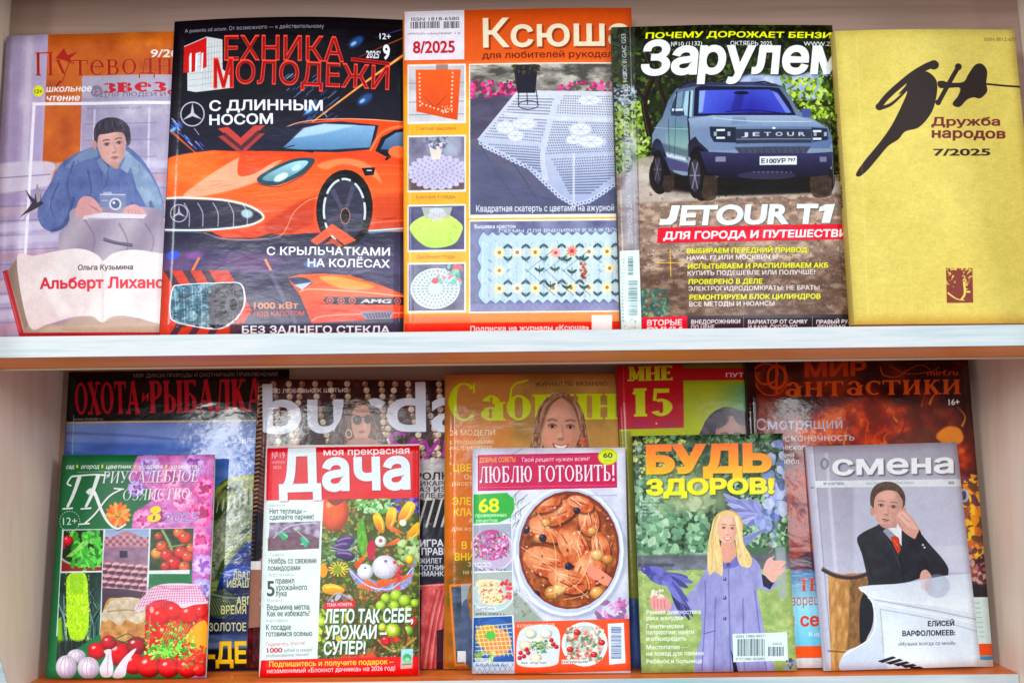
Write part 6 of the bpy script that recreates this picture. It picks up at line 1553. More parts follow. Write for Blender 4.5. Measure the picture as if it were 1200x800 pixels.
def art_dac(c):
    c.all('e4f0ee')
    c.setclip([(380, 578), (500, 576), (500, 775), (368, 775)])
    c.rect(360, 570, 500, 790, ng(['3c4c24', '6c6c34', '585028', '48602c'], 8, 4))
    c.blobs(372, 580, 495, 780, 900, ['5c7c34', '8c9c3c', 'b0a044', '3c5024', 'a87c3c', '7ca04c', '8c5c3c'], 1, 4, .85, .5, 4)
    c.blobs(420, 580, 460, 600, 120, ['a8d8a0', '7cb870', 'c8ecc0', '5c9c54'], 1, 3.6, .9, .6, 5); c.blobs(458, 582, 495, 600, 50, ['4838a8', '6c50c8', '3c2c88', '8c78dc'], 1.5, 4, .9, .7, 6)
    c.blobs(380, 630, 420, 660, 90, ['7ca878', '5c8c5c', 'a0c498'], 1, 3.6, .9, .6, 7)
    shaded(c, 392, 600, 17, 22, 'e8642c', 'f8c090', rim=.62)
    for k in (-.6, -.2, .25, .65): c.line([(392 + k * 14, 580), (392 + k * 19, 600), (392 + k * 14, 621)], .9, 'b83c18', .6)
    c.poly([(384, 586), (394, 592), (406, 584), (402, 578), (388, 578)], '7c3c34', .9, sm=True)
    for k, x, y, r, a in (('pepper', 444, 612, 13, 70), ('pepper', 458, 606, 14, 100), ('pepper', 476, 600, 16, 120), ('pepper', 486, 622, 14, 130), ('carrot', 459, 636, 10, 160), ('carrot', 466, 622, 9, 20)):
        veg(c, k, x, y, r, a)
    c.poly([(420, 612), (426, 610), (432, 648), (424, 650), (419, 630)], ng(['4c8c2c', '84c050'], 4, 3, sx=2), 1, sm=True); c.poly([(430, 640), (436, 632), (440, 640), (438, 654), (432, 654)], 'b82c50', 1, sm=True)
    for x, y, r, a in ((402, 634, 14, -12), (402, 650, 14, 10), (398, 640, 13, -6)): veg(c, 'aubergine', x, y, r, a)
    c.line([(386, 640), (404, 644), (418, 640)], 1.4, 'c8c0e0', .7)
    shaded(c, 446, 634, 6.6, 6.6, 'e8e8e4', rim=.75); c.ell(446, 633, 2.4, 2.4, 'a84c5c', .8); c.ell(472, 612, 4, 4, 'f4f4e8', .9)
    c.blobs(466, 630, 492, 660, 60, ['a8c888', 'c8dca8', '7ca45c'], 2, 5, .9, .7, 8)
    # basket with squashes
    c.poly([(408, 664), (420, 672), (450, 682), (472, 676), (484, 660), (488, 652), (480, 684), (462, 692), (436, 692), (418, 684)], ng(['9c98c0', 'c0bcdc', '7c78a4'], 4, 5), 1, sm=True)
    c.line([(410, 668), (432, 686), (460, 688), (484, 664)], 1, 'e8e4f4', .9)
    shaded(c, 451, 664, 15, 14, 'dcd8e4', rim=.76); shaded(c, 428, 669, 9.4, 9.4, 'e4e4ec', rim=.76); c.ell(452, 657, 2, 1.6, '5c7488'); c.ell(428, 665, 1.4, 1.2, '5c7488')
    for k in range(5): c.line([(452, 657), (440 + k * 6, 672)], .6, 'a8a8bc', .6)
    for x, y, r, a in ((424, 655, 11, -50), (456, 681, 14, -12), (474, 676, 11, -20), (430, 688, 9, 15), (436, 684, 9, 30)): veg(c, 'carrot', x, y, r, a)
    c.blobs(462, 656, 470, 690, 14, ['c83c4c', 'e05c64'], 1.5, 3, .9, 1, 9)
    for k in range(15):
        q = k * .42; c.line([(397, 666), (397 + 12 * math.cos(q), 666 + 9 * math.sin(q))], 1.6, ['f0e060', 'd8c030'][k % 2], .9, sm=False)
    c.ell(396, 667, 5, 5, '8c9c2c'); c.ell(379, 668, 5, 8, 'f09c2c'); shaded(c, 480, 655, 5, 6, 'ecc43c')
    veg(c, 'pepper', 390, 690, 14, 5); c.blobs(388, 697, 410, 712, 20, ['5c4838', '8c705c', 'c0c4dc'], 2, 5, .9, .6, 11); c.line([(384, 704), (396, 694), (412, 702)], 2, 'b8b8d0', .8)
    c.blobs(410, 690, 470, 706, 140, ['b83c38', 'd85c3c', '8c3c34', 'a8843c', '6c5c2c', 'c8a858'], .8, 2.6, .9, .3, 12)
    for x, y, r in ((452, 700, 6), (464, 697, 7), (474, 703, 7), (462, 709, 6), (446, 709, 6), (478, 714, 5), (486, 706, 5)): shaded(c, x, y, r, r, 'a8c83c', rim=.6)
    c.blobs(370, 712, 412, 752, 60, ['8ca83c', 'c0c850', 'd8d86c', '5c8030'], 2, 5, .85, .8, 13); shaded(c, 377, 728, 6, 6, 'b8d044')
    c.poly([(440, 745), (448, 758), (466, 764), (484, 758), (490, 740), (490, 775), (430, 775)], ng(['5c3c24', '8c6438', '3c4c24'], 4, 6), .9); c.line([(442, 748), (462, 762), (488, 746)], 2.4, 'c89458', .9)
    for x, y, r, col in ((460, 738, 9, 'b8c83c'), (448, 734, 5, 'c8d04c'), (478, 738, 6, '8cb844'), (484, 728, 6, 'c83c44'), (452, 750, 6, 'c8303c')): shaded(c, x, y, r, r, col, rim=.6)
    c.ell(460, 737, 3, 3, 'e0e8a0'); c.blobs(448, 746, 470, 752, 20, ['c02c30', 'e04c3c'], 1.4, 3, .9, .5, 14); c.line([(470, 728), (476, 744), (474, 756)], 3, '6c3c2c', .9)
    c.blobs(370, 758, 495, 775, 260, ['3c6c38', '5c8c4c', '284c28', 'c8c0a0'], .6, 2, .8, .6, 15); c.poly([(428, 760), (440, 758), (436, 775), (426, 775)], 'a86c48', .8); c.poly([(400, 766), (440, 765), (440, 775), (398, 775)], 'e8502c', .7)
    c.setclip(None)
    # left column
    c.poly([(312, 580), (379, 578), (372, 773), (306, 776)], 'e2efee')
    c.text('Капуста', 316, 593, 334, 592.5, 4.4, '8c9c98'); c.text('Нет теплицы –', 316, 601.5, 359, 601, 6, '50605c', .03); c.text('сделайте парник!', 316, 608.5, 368, 607.8, 6, '50605c', .03)
    c.poly([(316, 612), (376, 610), (374, 642), (314, 645)], ng(['7c6c84', 'a498ac', '6c5064', 'bcb4cc'], 6, 3)); c.poly([(314, 630), (330, 624), (350, 622), (374, 630), (374, 642), (314, 645)], ng(['5c404c', '7c5c68'], 3, 5), .9, blur=.6)
    c.line([(320, 630), (340, 616), (372, 612)], 1.4, 'd8d4e4', .8); c.line([(344, 618), (360, 632)], 1.4, 'd8d4e4', .7)
    leafy(c, 328, 624, 336, 631, ['3c9c74', '5cbc90', '2c7c5c'], 10, 3, (2, 4)); leafy(c, 353, 630, 361, 638, ['3c9c7c', '6cc49c', '2c7c5c'], 12, 4, (2, 4)); c.line([(346, 622), (352, 620)], 1.4, '6c9c5c')
    L = [('Томаты', 316, 333, 651.5, 4.2, 0), ('Ноябрь со свежими', 315, 371, 660, 7, 1), ('помидорами', 314, 352, 668, 6.4, 1), ('Агротехника', 315, 344, 675, 4.2, 0), ('правил', 323, 345, 683, 6.6, 1), ('урожайного', 323, 360, 691, 6.6, 1), ('лука', 323, 336, 698, 6.6, 1),
         ('Малина', 313, 331, 705, 4.2, 0), ('Ведьмина метла.', 313, 364, 714, 6.6, 1), ('Как ее избежать?', 313, 363, 721.5, 6.6, 1), ('Картофель', 312, 338, 728.5, 4.2, 0), ('К посадке', 312, 341, 737.5, 6.6, 1), ('готовимся осенью', 312, 366, 745, 6.4, 1)]
    for st, x0, x1, y, h, bld in L: c.text(st, x0, y, x1, y - (x1 - x0) * .014, h, '4c5654' if bld else '96a4a2', .025 if bld else 0)
    c.text('5', 313, 697.5, 322, 697.3, 18, '40484a', .03)
    c.text('Поделитесь опытом!', 312, 756.5, 358, 754.5, 4.6, 'c07078', .0); c.text('1000', 313, 764, 331, 763.5, 5.6, 'b83c50', .04); c.text('рублей за каждую', 333, 763.3, 366, 762, 4, '7c7476'); c.text('опубликованное письмо!', 312, 769.5, 362, 767.5, 3.8, '7c7476')
    # red heading
    c.poly([(313, 525), (494, 522), (493, 583), (379, 585), (378, 589), (312, 589)], 'c8142c'); c.poly([(313, 525), (340, 524), (330, 588), (312, 589)], 'd84050', .5, blur=4)
    c.poly([(312, 586), (379, 585), (379, 590), (312, 591)], 'e2efee')
    c.text('№19', 319, 537, 334, 536.5, 7.6, 'f0d8dc', .0); c.text('ноябрь', 319, 543, 334, 542.6, 4, 'f0d8dc'); c.text('2025', 320, 549, 330, 548.7, 3.6, 'f0d8dc')
    c.text('Дача', 328, 575.5, 482, 572, 47, '8c0c20', .055, a=.5, blur=1); c.text('Дача', 327, 574.5, 481, 571, 47, 'dfeaf2', .05)
    c.text('моя прекрасная', 379.5, 533.5, 480, 531, 7.6, 'f4eef0', .035)
    # lower words
    c.poly([(380, 705), (417, 703), (416, 711), (379, 713)], 'c81c34'); c.text('ТЕМА НОМЕРА', 383, 710, 413, 709, 3.8, 'f4e4e4', .04)
    for st, x0, x1, y, h in (('ЛЕТО ТАК СЕБЕ,', 380, 484, 729, 15.5), ('УРОЖАЙ –', 380, 453, 748, 15.5), ('СУПЕР!', 379, 428, 766, 14.5)):
        c.text(st, x0 + 1, y + 1, x1 + 1, y, h, '2c4030', .06, .08, a=.7, blur=1); c.text(st, x0, y, x1, y - 1.2, h, 'e6f4f0', .045, .08)
    c.poly([(306, 773), (368, 771), (492, 768), (492, 792), (304, 794)], 'd41424')
    c.text('Подпишитесь и получите подарок –', 315.5, 780.5, 461, 777, 6.2, 'f0d848', .035); c.text('незаменимый «Блокнот дачника» на 2026 год!', 313, 788, 463, 784.3, 5.4, 'f4e6e6', .03)
    c.poly([(470, 760), (484, 759), (483, 782), (469, 783)], gy('a8dcec', 'f0a088', 760, 790)); c.ell(477, 770, 5, 5, '3cac6c', .9); c.ell(477, 772, 3, 2.4, 'a8e4b4', .8); c.line([(471, 778), (482, 777)], 1.6, '3c8c5c', .8, sm=False)


def plate(c, x, y, rx, ry, rim='e4ecf4', well='d0dae8'):
    c.ell(x, y, rx, ry, rim); c.ell(x, y, rx * .93, ry * .93, well, .8, blur=.6)


def art_lub(c):
    c.all(ng(['c8cce0', 'd8dcec', 'e4e8f4'], 26, 4))
    for P in ([(556, 534), (570, 540), (590, 532)], [(600, 532), (612, 526)]): c.line(P, 1, '8c9080', .7)
    for k in range(26):
        x, y = 598 + (k % 5) * 3, 578 + k * 1.5; c.line([(x, y + 6), (x + 12 - (k % 3) * 6, y - 4)], .8, '7c8c7c', .8, sm=False)
    c.poly([(600, 690), (612, 700), (640, 730), (600, 730)], '7c8870', .6, blur=3); c.blobs(596, 690, 622, 722, 40, ['8c9c88', 'b8bcc8', '6c7c64'], 1, 4, .7, .4, 5)
    c.blobs(700, 700, 738, 728, 30, ['c87cb0', 'a85c94', 'dca0c8', '8c6c94'], 3, 7, .9, .5, 6)
    # roast in its dish
    c.ell(667, 648, 68, 77, '8890a8', .5, blur=3); c.ell(666, 645, 65, 76, 'e8f0fa'); c.ell(666, 645, 62, 73, 'b8c4dc', .8, blur=.8); c.ell(667, 644, 59, 69, '7c3828'); c.ell(667, 645, 56, 66, ng(['6c3420', '94502c', 'b87848'], 7, 3))
    c.line([(606, 650), (612, 690), (640, 714), (670, 720)], 2.4, 'ffffff', .7, blur=.8)
    R = np.random.RandomState(11)
    c.setclip([(667 + 57 * math.cos(t), 645 + 67 * math.sin(t)) for t in np.linspace(0, 6.28, 40)])
    for (x, y, rx, ry, a) in ((640, 620, 22, 13, 30), (656, 600, 24, 12, -30), (672, 640, 26, 16, 60), (640, 658, 28, 17, 20), (690, 610, 18, 12, 80), (690, 668, 26, 17, -60), (665, 680, 24, 14, 20), (704, 640, 18, 10, 70), (640, 590, 18, 9, -20), (680, 590, 16, 9, 20)):
        c.ell(x + 2, y + 3, rx, ry, '3c1410', .6, a, blur=1.5)
        c.ell(x, y, rx, ry, lambda X, Y: mix(ng(['a84a2c', 'c4683e', 'd8885c'], 6, int(x), sx=1.3)(X, Y), 'f0b890', (1 - (((X - x + rx * .3) / rx) ** 2 + ((Y - y + ry * .4) / ry) ** 2)) * .75), 1, a)
        for k in range(7):
            q = math.radians(a + R.uniform(-20, 20)); ox, oy = R.uniform(-rx * .5, rx * .5), R.uniform(-ry * .6, ry * .6)
            c.line([(x + ox - 7 * math.cos(q), y + oy - 7 * math.sin(q)), (x + ox + 7 * math.cos(q), y + oy + 7 * math.sin(q))], R.uniform(.6, 2), ['f8c8a8', '8c2c18', 'ffe0c8', '6c2014'][k % 4], .6)
    for k in range(60):
        x, y, q = R.uniform(612, 722), R.uniform(582, 708), R.uniform(0, 3.14); l = R.uniform(2, 8)
        c.line([(x, y), (x + l * .6 * math.cos(q + .3), y + l * .6 * math.sin(q + .3)), (x + l * math.cos(q), y + l * math.sin(q))], R.uniform(.5, 1.8), ['f4d0a8', '54200f', 'e8a878', 'ffe8cc', '8c3c20', 'c87c4c'][k % 6], .55, w2=.3)
    for x, y, r in ((632, 630, 7), (648, 694, 10), (655, 690, 8), (700, 650, 8), (712, 655, 7), (640, 612, 6), (700, 694, 9), (694, 622, 6), (622, 600, 7)): shaded(c, x, y, r, r * .85, ['d8a060', 'c88c4c', 'e4b87c'][int(r) % 3], rim=.6)
    for x, y, r in ((636, 630, 4.5), (628, 696, 5), (666, 663, 4.5), (712, 680, 5), (616, 620, 5), (676, 598, 4)): shaded(c, x, y, r, r, '2c2844', 'a8a8d0')
    c.poly([(690, 660), (716, 676), (720, 686), (706, 684), (688, 672)], 'e09880', 1, sm=True)
    for P in ([(610, 640), (640, 660), (690, 700)], [(630, 600), (650, 640), (650, 700)], [(690, 600), (676, 640), (690, 690), (660, 702)], [(700, 620), (680, 680), (640, 696)]):
        c.line(P, .9, 'e8c89c', .8)
    c.blobs(616, 590, 720, 706, 90, ['f8dcc0', 'e09468', '6c1c14', 'ffe8d4'], .8, 2.4, .7, .6, 8)
    c.setclip(None)
    # heading
    c.poly([(560, 533), (722, 530), (723, 571), (560, 575)], 'bc1858'); c.line([(562, 571), (722, 568)], 1, 'd86c98', .8, sm=False)
    c.text('ДОБРЫЕ СОВЕТЫ', 562, 541.5, 604, 540.8, 5.4, 'f0c84c', .02); c.text('Твой рецепт нужен всем!', 610, 541, 690, 539.5, 5, 'f4e8f0', .01, .2)
    c.text('ЛЮБЛЮ ГОТОВИТЬ!', 563, 566.5, 721, 564, 19, '6c0830', .0, f='r', T=.17, t=.08, S=.05, a=.5, blur=.8); c.text('ЛЮБЛЮ ГОТОВИТЬ!', 562, 565.5, 720, 563, 19, 'f4e8f2', .0, f='r', T=.17, t=.08, S=.05)
    c.ell(712, 535, 11.5, 9.6, 'c0d42c'); c.ell(712, 535, 9.6, 7.8, 'd8e450', .8); c.text('60', 706.5, 536, 717.5, 536, 5.6, '54641c', .04); c.text('стр', 708, 540.5, 716, 540.5, 2.6, '8c9c28')
    c.poly([(555, 579), (594, 577), (602, 584), (603, 596), (598, 606), (584, 612), (555, 613)], '3ca84c', 1); c.text('68', 561, 599.5, 585, 599, 16, 'e4e83c', .035); c.text('проверенных', 557, 605.5, 594, 604.8, 4.4, 'd8f0d4', .03); c.text('рецептов', 558, 611.5, 583, 611, 4.2, 'd8f0d4', .02)
    smallprint(c, 686, 581, 722, 2, '8c90a4')
    # left pictures
    c.poly([(554, 613), (600, 611), (603, 786), (554, 789)], 'e8eef4')
    c.setclip([(555, 615), (599, 613), (600, 668), (555, 669)]); c.rect(550, 610, 605, 672, 'a8b0c0'); plate(c, 576, 645, 27, 24, 'e0d8e8', 'c0b0cc'); c.ell(576, 638, 21, 18, 'b85c94')
    c.blobs(557, 624, 596, 654, 220, ['c85ca0', 'e084bc', 'f4b8dc', '8c3c70', 'ecd8ec', '7cb07c', '9c9cb8'], 1, 3, .95, .5, 3); c.setclip(None)
    c.setclip([(555, 671), (600, 669), (602, 720), (555, 722)]); c.rect(550, 668, 605, 724, 'b0b8b4'); plate(c, 577, 697, 25, 19, 'dce8ec', 'b8ccd0')
    for k in range(3):
        x, y = 573 + k * 2, 684 + k * 9; c.ell(x, y, 16, 6, 'e8dcb8', 1, 4); c.blobs(x - 12, y - 3, x + 12, y + 3, 34, ['d85c58', 'f4ecc8', '8cb068', 'f0c8a8', 'b8847c'], .6, 1.8, .9, .6, k)
    c.blobs(586, 680, 599, 702, 26, ['d84c50', 'e87c74', 'c83c44'], 1.5, 3, .9, .8, 4); c.setclip(None)
    c.setclip([(555, 723), (600, 721), (603, 786), (554, 789)]); c.rect(550, 720, 605, 792, '345c9c'); c.rect(550, 775, 605, 792, 'c8d4e4')
    for k in range(10): c.line([(552 + k * 6, 790), (560 + k * 6, 776)], .6, '7c8cac', .8, sm=False); c.line([(560 + k * 6, 790), (552 + k * 6, 776)], .6, '7c8cac', .8, sm=False)
    c.ell(580, 748, 24, 24, '3c70b8', .8); c.ell(572, 745, 15, 14, 'c8a04c'); c.ell(582, 752, 17, 16, 'd89068')
    for k in range(8):
        c.line([(558 + k * 5, 732), (566 + k * 5, 768)], 1.1, 'f0dc9c', .9, sm=False); c.line([(557, 734 + k * 4.6), (600, 730 + k * 5)], 1.1, 'f0dc9c', .9, sm=False)
    c.ell(575, 744, 6, 5, '4cbc4c', .9, blur=.6); c.blobs(556, 764, 580, 776, 24, ['b8c87c', 'e0e0b0', '8ca85c'], 1.5, 3.4, .9, .8, 5); c.setclip(None)
    for y, st in ((662, 'САЛАТЫ'), (714, 'ЦЫПЛЁНОК'), (774, 'ДЕСЕРТ')):
        c.rect(557, y - 3.4, 557 + len(st) * 3, y + 1.4, 'f0f4f6', .85); c.text(st, 558, y + .6, 556 + len(st) * 3, y + .4, 3, '6c7484', .02); smallprint(c, 558, y + 6, 592, 2.8, '3c4c6c', .85, y)
    # orange foot
    c.poly([(603, 728), (738, 724), (742, 785), (603, 789)], 'e0603c'); c.text('КУХНИ НАРОДОВ', 606, 734.5, 650, 733.5, 4, 'f4dccc', .02)
    c.poly([(612, 736), (652, 734), (655, 768), (648, 779), (612, 780), (605, 768)], 'dce4e8', 1, sm=True)
    for x, y, r, col in ((622, 742, 7, 'dce0c8'), (640, 742, 7, 'e4e4d4'), (616, 756, 8, 'e0d8c0'), (632, 752, 8, 'ece4d0'), (646, 754, 6, 'd8d8c4'), (628, 770, 7, 'e4dcc4')): shaded(c, x, y, r, r * .8, col, rim=.75)
    c.blobs(624, 750, 642, 764, 60, ['5c8c58', '8cb080', '3c6c40'], .8, 2.4, .85, .5, 6)
    for x, y in ((610, 764), (614, 768), (619, 764), (617, 760), (648, 754), (652, 757), (609, 770), (646, 749)): shaded(c, x, y, 2.6, 2.6, 'd01c34')
    c.ell(685, 754, 27, 26, 'e8eef0'); c.ell(685, 754, 23, 22, 'c8d0c8'); c.blobs(664, 734, 706, 774, 260, ['d8e0d0', 'a8b8a0', 'c05c58', 'e89080', '6c8c68', 'f0ece0', '8c9c94'], 1, 3.2, .95, .6, 7)
    for x, y in ((676, 740), (696, 766), (705, 752), (668, 760)): shaded(c, x, y, 4, 3.4, 'd83c3c')
    for x0, x1, y in ((607, 640, 777), (658, 690, 776)): c.rect(x0, y - 4, x1, y + 1, 'f0f2f4', .85); smallprint(c, x0 + 1, y, x1 - 1, 3, '5c6474', .85, int(x0))
    c.poly([(712, 730), (731, 729), (733, 776), (714, 778)], 'e4ecf2'); barcode(c, 716, 734, 728, 772, '44588c', .85, 6, True)


def art_bud(c):
    c.all('4c6c50')
    foliage(c, 735, 508, 945, 640, ['2c4030', '48644c', '7ca084', '1c2c24', '5c7c5c'], 700, 6, 4)
    c.blobs(740, 515, 800, 560, 160, ['b8c870', '8ca850', 'd8dc90', '3c5034'], 1, 4, .85, .6, 5); c.blobs(740, 560, 830, 670, 420, ['86ac88', '6c9474', 'a0c4a4', '587c64', 'bcd8bc', '7ca488'], 2, 6.5, .85, .7, 6)
    c.blobs(860, 560, 930, 640, 300, ['8cb08c', '5c8468', 'a8c8a8', '3c5c48', 'c0d8b8'], 1.5, 5, .85, .7, 7)
    c.rect(770, 545, 830, 600, 'a0b088', .45, blur=8); c.rect(790, 560, 850, 598, 'c8c8a0', .4, blur=8)
    c.rect(735, 650, 950, 672, ng(['6c6c78', '8c8ca0', '5c5c68'], 8, 3, sx=.4), .9, blur=2); c.rect(738, 660, 790, 664, '4c4c5c', .8, blur=1)
    c.rect(735, 668, 950, 792, ng(['8ca468', 'a4b878', 'b8c88c', '98ac70'], 7, 4, sx=.7)); c.blobs(738, 668, 945, 790, 900, ['98b068', 'b8cc84', '7c9458', 'c8d098', 'acb078'], .5, 1.8, .7, .5, 8)
    c.rect(745, 560, 925, 566, 'b8c0b0', .0)
    c.poly([(908, 640), (920, 640), (922, 700), (912, 700)], 'a8b0b8', .7, blur=1.5)
    # pigeons
    def pigeon(P, cols, seed):
        c.poly(P, ng(cols, 5, seed, sx=1.4), 1, sm=True)
    def wing(x, y, tips, w, cols):
        for i, (tx, ty) in enumerate(tips):
            a_ = math.degrees(math.atan2(ty - y, tx - x)); l = math.hypot(tx - x, ty - y)
            c.ell((x + tx) / 2, (y + ty) / 2, l / 2, w, cols[i % len(cols)], .95, a_); c.line([(x, y), (tx, ty)], .5, '4c5080', .55, sm=False)
    wing(896, 604, [(846, 578), (848, 584), (851, 590), (854, 596), (858, 602), (862, 608), (868, 612), (874, 616)], 3.4, ['a4a8d8', '8c90c4', 'b8bce6', '7c80b4'])
    wing(892, 600, [(862, 586), (868, 584), (876, 584), (884, 586)], 4, ['8488bc', '9ca0d0'])
    wing(890, 622, [(868, 632), (866, 636), (870, 640)], 2.4, ['8c94c4', 'a8b0dc'])
    c.ell(894, 612, 13, 9, ng(['7c88bc', '98a4d4', 'b0bce4'], 6, 4), 1, 50); c.ell(908, 604, 7, 5.4, '5c6cac', 1, 20); c.ell(912, 602, 1, 1, 'f0a040'); c.poly([(914, 603), (919, 605), (914, 607)], '54506c')
    c.line([(864, 636), (880, 628), (898, 620)], 4, '7c84ac', .9); c.line([(895, 634), (905, 642), (900, 648)], 1.6, '9c7480', .9)
    c.blobs(896, 520, 928, 600, 70, ['8c98cc', 'b0b8e4', '6c74a8', 'd0d8f4'], 2, 6, .8, 1.3, 6); c.line([(906, 560), (910, 600), (904, 640)], 5, '9ca8d8', .55, blur=1)
    # the woman in the blue coat
    c.poly([(833, 655), (826, 668), (812, 690), (800, 700), (790, 704), (784, 716), (800, 722), (818, 714), (822, 740), (818, 792), (903, 792), (899, 760), (892, 720), (887, 690), (900, 692), (910, 684), (904, 672), (893, 676), (890, 662), (880, 652), (862, 650)], ng(['9090c0', '9e9ecc', 'aaaad6'], 18, 6, sx=2.5), 1, sm=True)
    for P in ([(853, 654), (854, 700), (856, 790)], [(826, 680), (826, 720), (822, 785)], [(884, 690), (890, 740), (898, 785)], [(870, 700), (872, 785)], [(838, 700), (836, 785)]): c.line(P, 1.2, '50508c', .6, blur=.4)
    for y in (660, 678, 700, 724): c.ell(849, y, 2.2, 2.2, '50507c'); c.ell(848.5, y - .6, .8, .8, 'c0c0e4')
    c.line([(824, 742), (838, 738)], 1.2, '50508c', .7); c.poly([(856, 760), (862, 775), (866, 792), (860, 792)], '1c1c2c', .9)
    c.poly([(892, 672), (900, 676), (908, 680), (902, 690), (894, 686)], '2c2c44', 1); c.poly([(894, 668), (898, 656), (904, 652), (906, 656), (914, 656), (921, 658), (916, 664), (920, 668), (912, 674), (906, 682), (898, 676)], 'e0b4a8', 1, sm=True)
    for P in ([(903, 664), (912, 660), (920, 658)], [(904, 668), (914, 666), (921, 664)], [(900, 662), (904, 654), (907, 651)]): c.line(P, 2.4, 'e4bcb0', 1, w2=1.4); c.line(P, .5, 'b88478', .7)
    c.ell(852, 616, 18.5, 19, 'c8a870'); c.poly([(846, 632), (859, 632), (862, 652), (852, 660), (844, 652)], 'd8a490', 1, sm=True)
    c.poly([(840, 652), (852, 660), (864, 650), (868, 660), (852, 666), (838, 662)], '7878b8', 1, sm=True); c.ell(853, 661, 2.6, 2.6, '54548c')
    for P in ([(836, 608), (842, 606), (842, 630), (846, 652), (846, 674), (838, 668), (830, 672), (829, 640)], [(860, 606), (868, 612), (871, 636), (880, 652), (878, 664), (866, 660), (862, 640)]):
        c.poly(P, ng(['d0b078', 'e4cc94', 'ecd8a8'], 5, 4, sx=3, k=1.3), 1, sm=True)
    face(c, 852, 620, 23, 31, 'e8bca8', '6c4a3c', 'c0605c', smile=True, rot=4, look=.02)
    c.poly([(838, 612), (842, 602), (852, 598), (862, 602), (867, 612), (860, 606), (852, 603), (844, 607)], 'dcc088', 1, sm=True)
    strands(c, [(844, 602), (836, 620), (834, 668)], [(838, 606), (834, 640), (842, 672)], 34, ['f4e4bc', 'b89458', 'e0c890'], .9, 3, 1.6, .7); strands(c, [(860, 604), (866, 630), (870, 660)], [(864, 606), (868, 640), (876, 660)], 28, ['f4e4bc', 'b89458', 'e0c890'], .9, 4, 1.6, .7)
    wing(784, 680, [(812, 722), (808, 726), (804, 720), (800, 722), (796, 716)], 3, ['4c4c80', '3c3c68', '6060a0'])
    wing(776, 672, [(806, 676), (812, 682), (806, 688), (800, 694), (806, 704), (798, 706)], 3.6, ['5c5ca0', '7474bc', '4c4c88', '8888cc'])
    c.ell(772, 674, 17, 9.5, ng(['54548c', '7070b4', '8080c4'], 6, 7), 1, 28); c.ell(757, 667, 6, 5, '5050a0', 1, 20); c.ell(755, 666, .9, .9, 'f0a040'); c.line([(788, 664), (804, 669)], 2, '8c8cbc', .8)
    for k in range(6): c.line([(774 + k * 3, 678 + k * 2), (790 + k * 3, 700 + k * 2)], .8, '9c9cd8', .6, sm=False)
    c.poly([(762, 700), (772, 696), (784, 702), (786, 712), (774, 716), (764, 712)], 'dca0a0', 1, sm=True); c.blobs(762, 690, 778, 700, 12, ['e8d8c8', 'f0e8dc'], 1.5, 3, .9, .8, 3)
    for k in range(4): c.line([(766 + k * 4, 702), (767 + k * 4, 712)], 1, 'b86c70', .7, sm=False)
    # title
    def duo(st, x0, y0, x1, y1, h, b, g):
        c.text(st, x0 + .8, y0 + 1.2, x1 + .8, y1 + 1.2, h, '3c3420', b + .02, a=.5, blur=1); c.text(st, x0, y0, x1, y1, h, g, b)
    duo('БУДЬ', 757, 553, 904, 551, 30, .085, gy('e87c34', 'f0bc34', 520, 556)); duo('ЗДОРОВ!', 757, 579, 907, 577, 17, .075, gy('ecd838', 'dce82c', 560, 580))
    c.ell(748, 525, 3.6, 3.6, 'a8b4a8', .5); c.text('12+', 744.5, 527, 751.5, 527, 3, 'e8ece8')
    for i in range(5): smallprint(c, 751, 588 + i * 4, 772, 2.4, 'dce4e4', .8, i)
    for st, x1, y in (('Ранняя диагностика', 821, 719), ('рака желудка', 800, 726), ('Генетические', 801, 735.5), ('патологии: найти', 813, 742.5), ('и обезвредить', 804, 750), ('Мастопатия –', 802, 760), ('не повод для паники', 824, 767.5), ('Ребёнок и больница', 822, 776.5)):
        c.text(st, 757.5, y, x1, y - (x1 - 757) * .012, 5, 'f0f4ee', .03, a=.9)
    c.poly([(858, 742), (922, 740), (923, 773), (859, 775)], 'dcecee'); barcode(c, 864, 748, 896, 768, '3c4a54', .85, 7); barcode(c, 900, 757, 918, 768, '3c4a54', .85, 8); c.text('ISSN 1980-4027', 862, 746.5, 896, 745.8, 3.2, '5c6a74'); c.text('9 771980 402005', 862, 773, 896, 772.5, 3, '5c6a74'); c.text('25010', 905, 755, 916, 754.8, 2.8, '5c6a74')
    c.blobs(918, 772, 934, 784, 16, ['6c6c98', 'a8a8cc', '4c4c70'], 1.4, 3, .9, .7, 9)


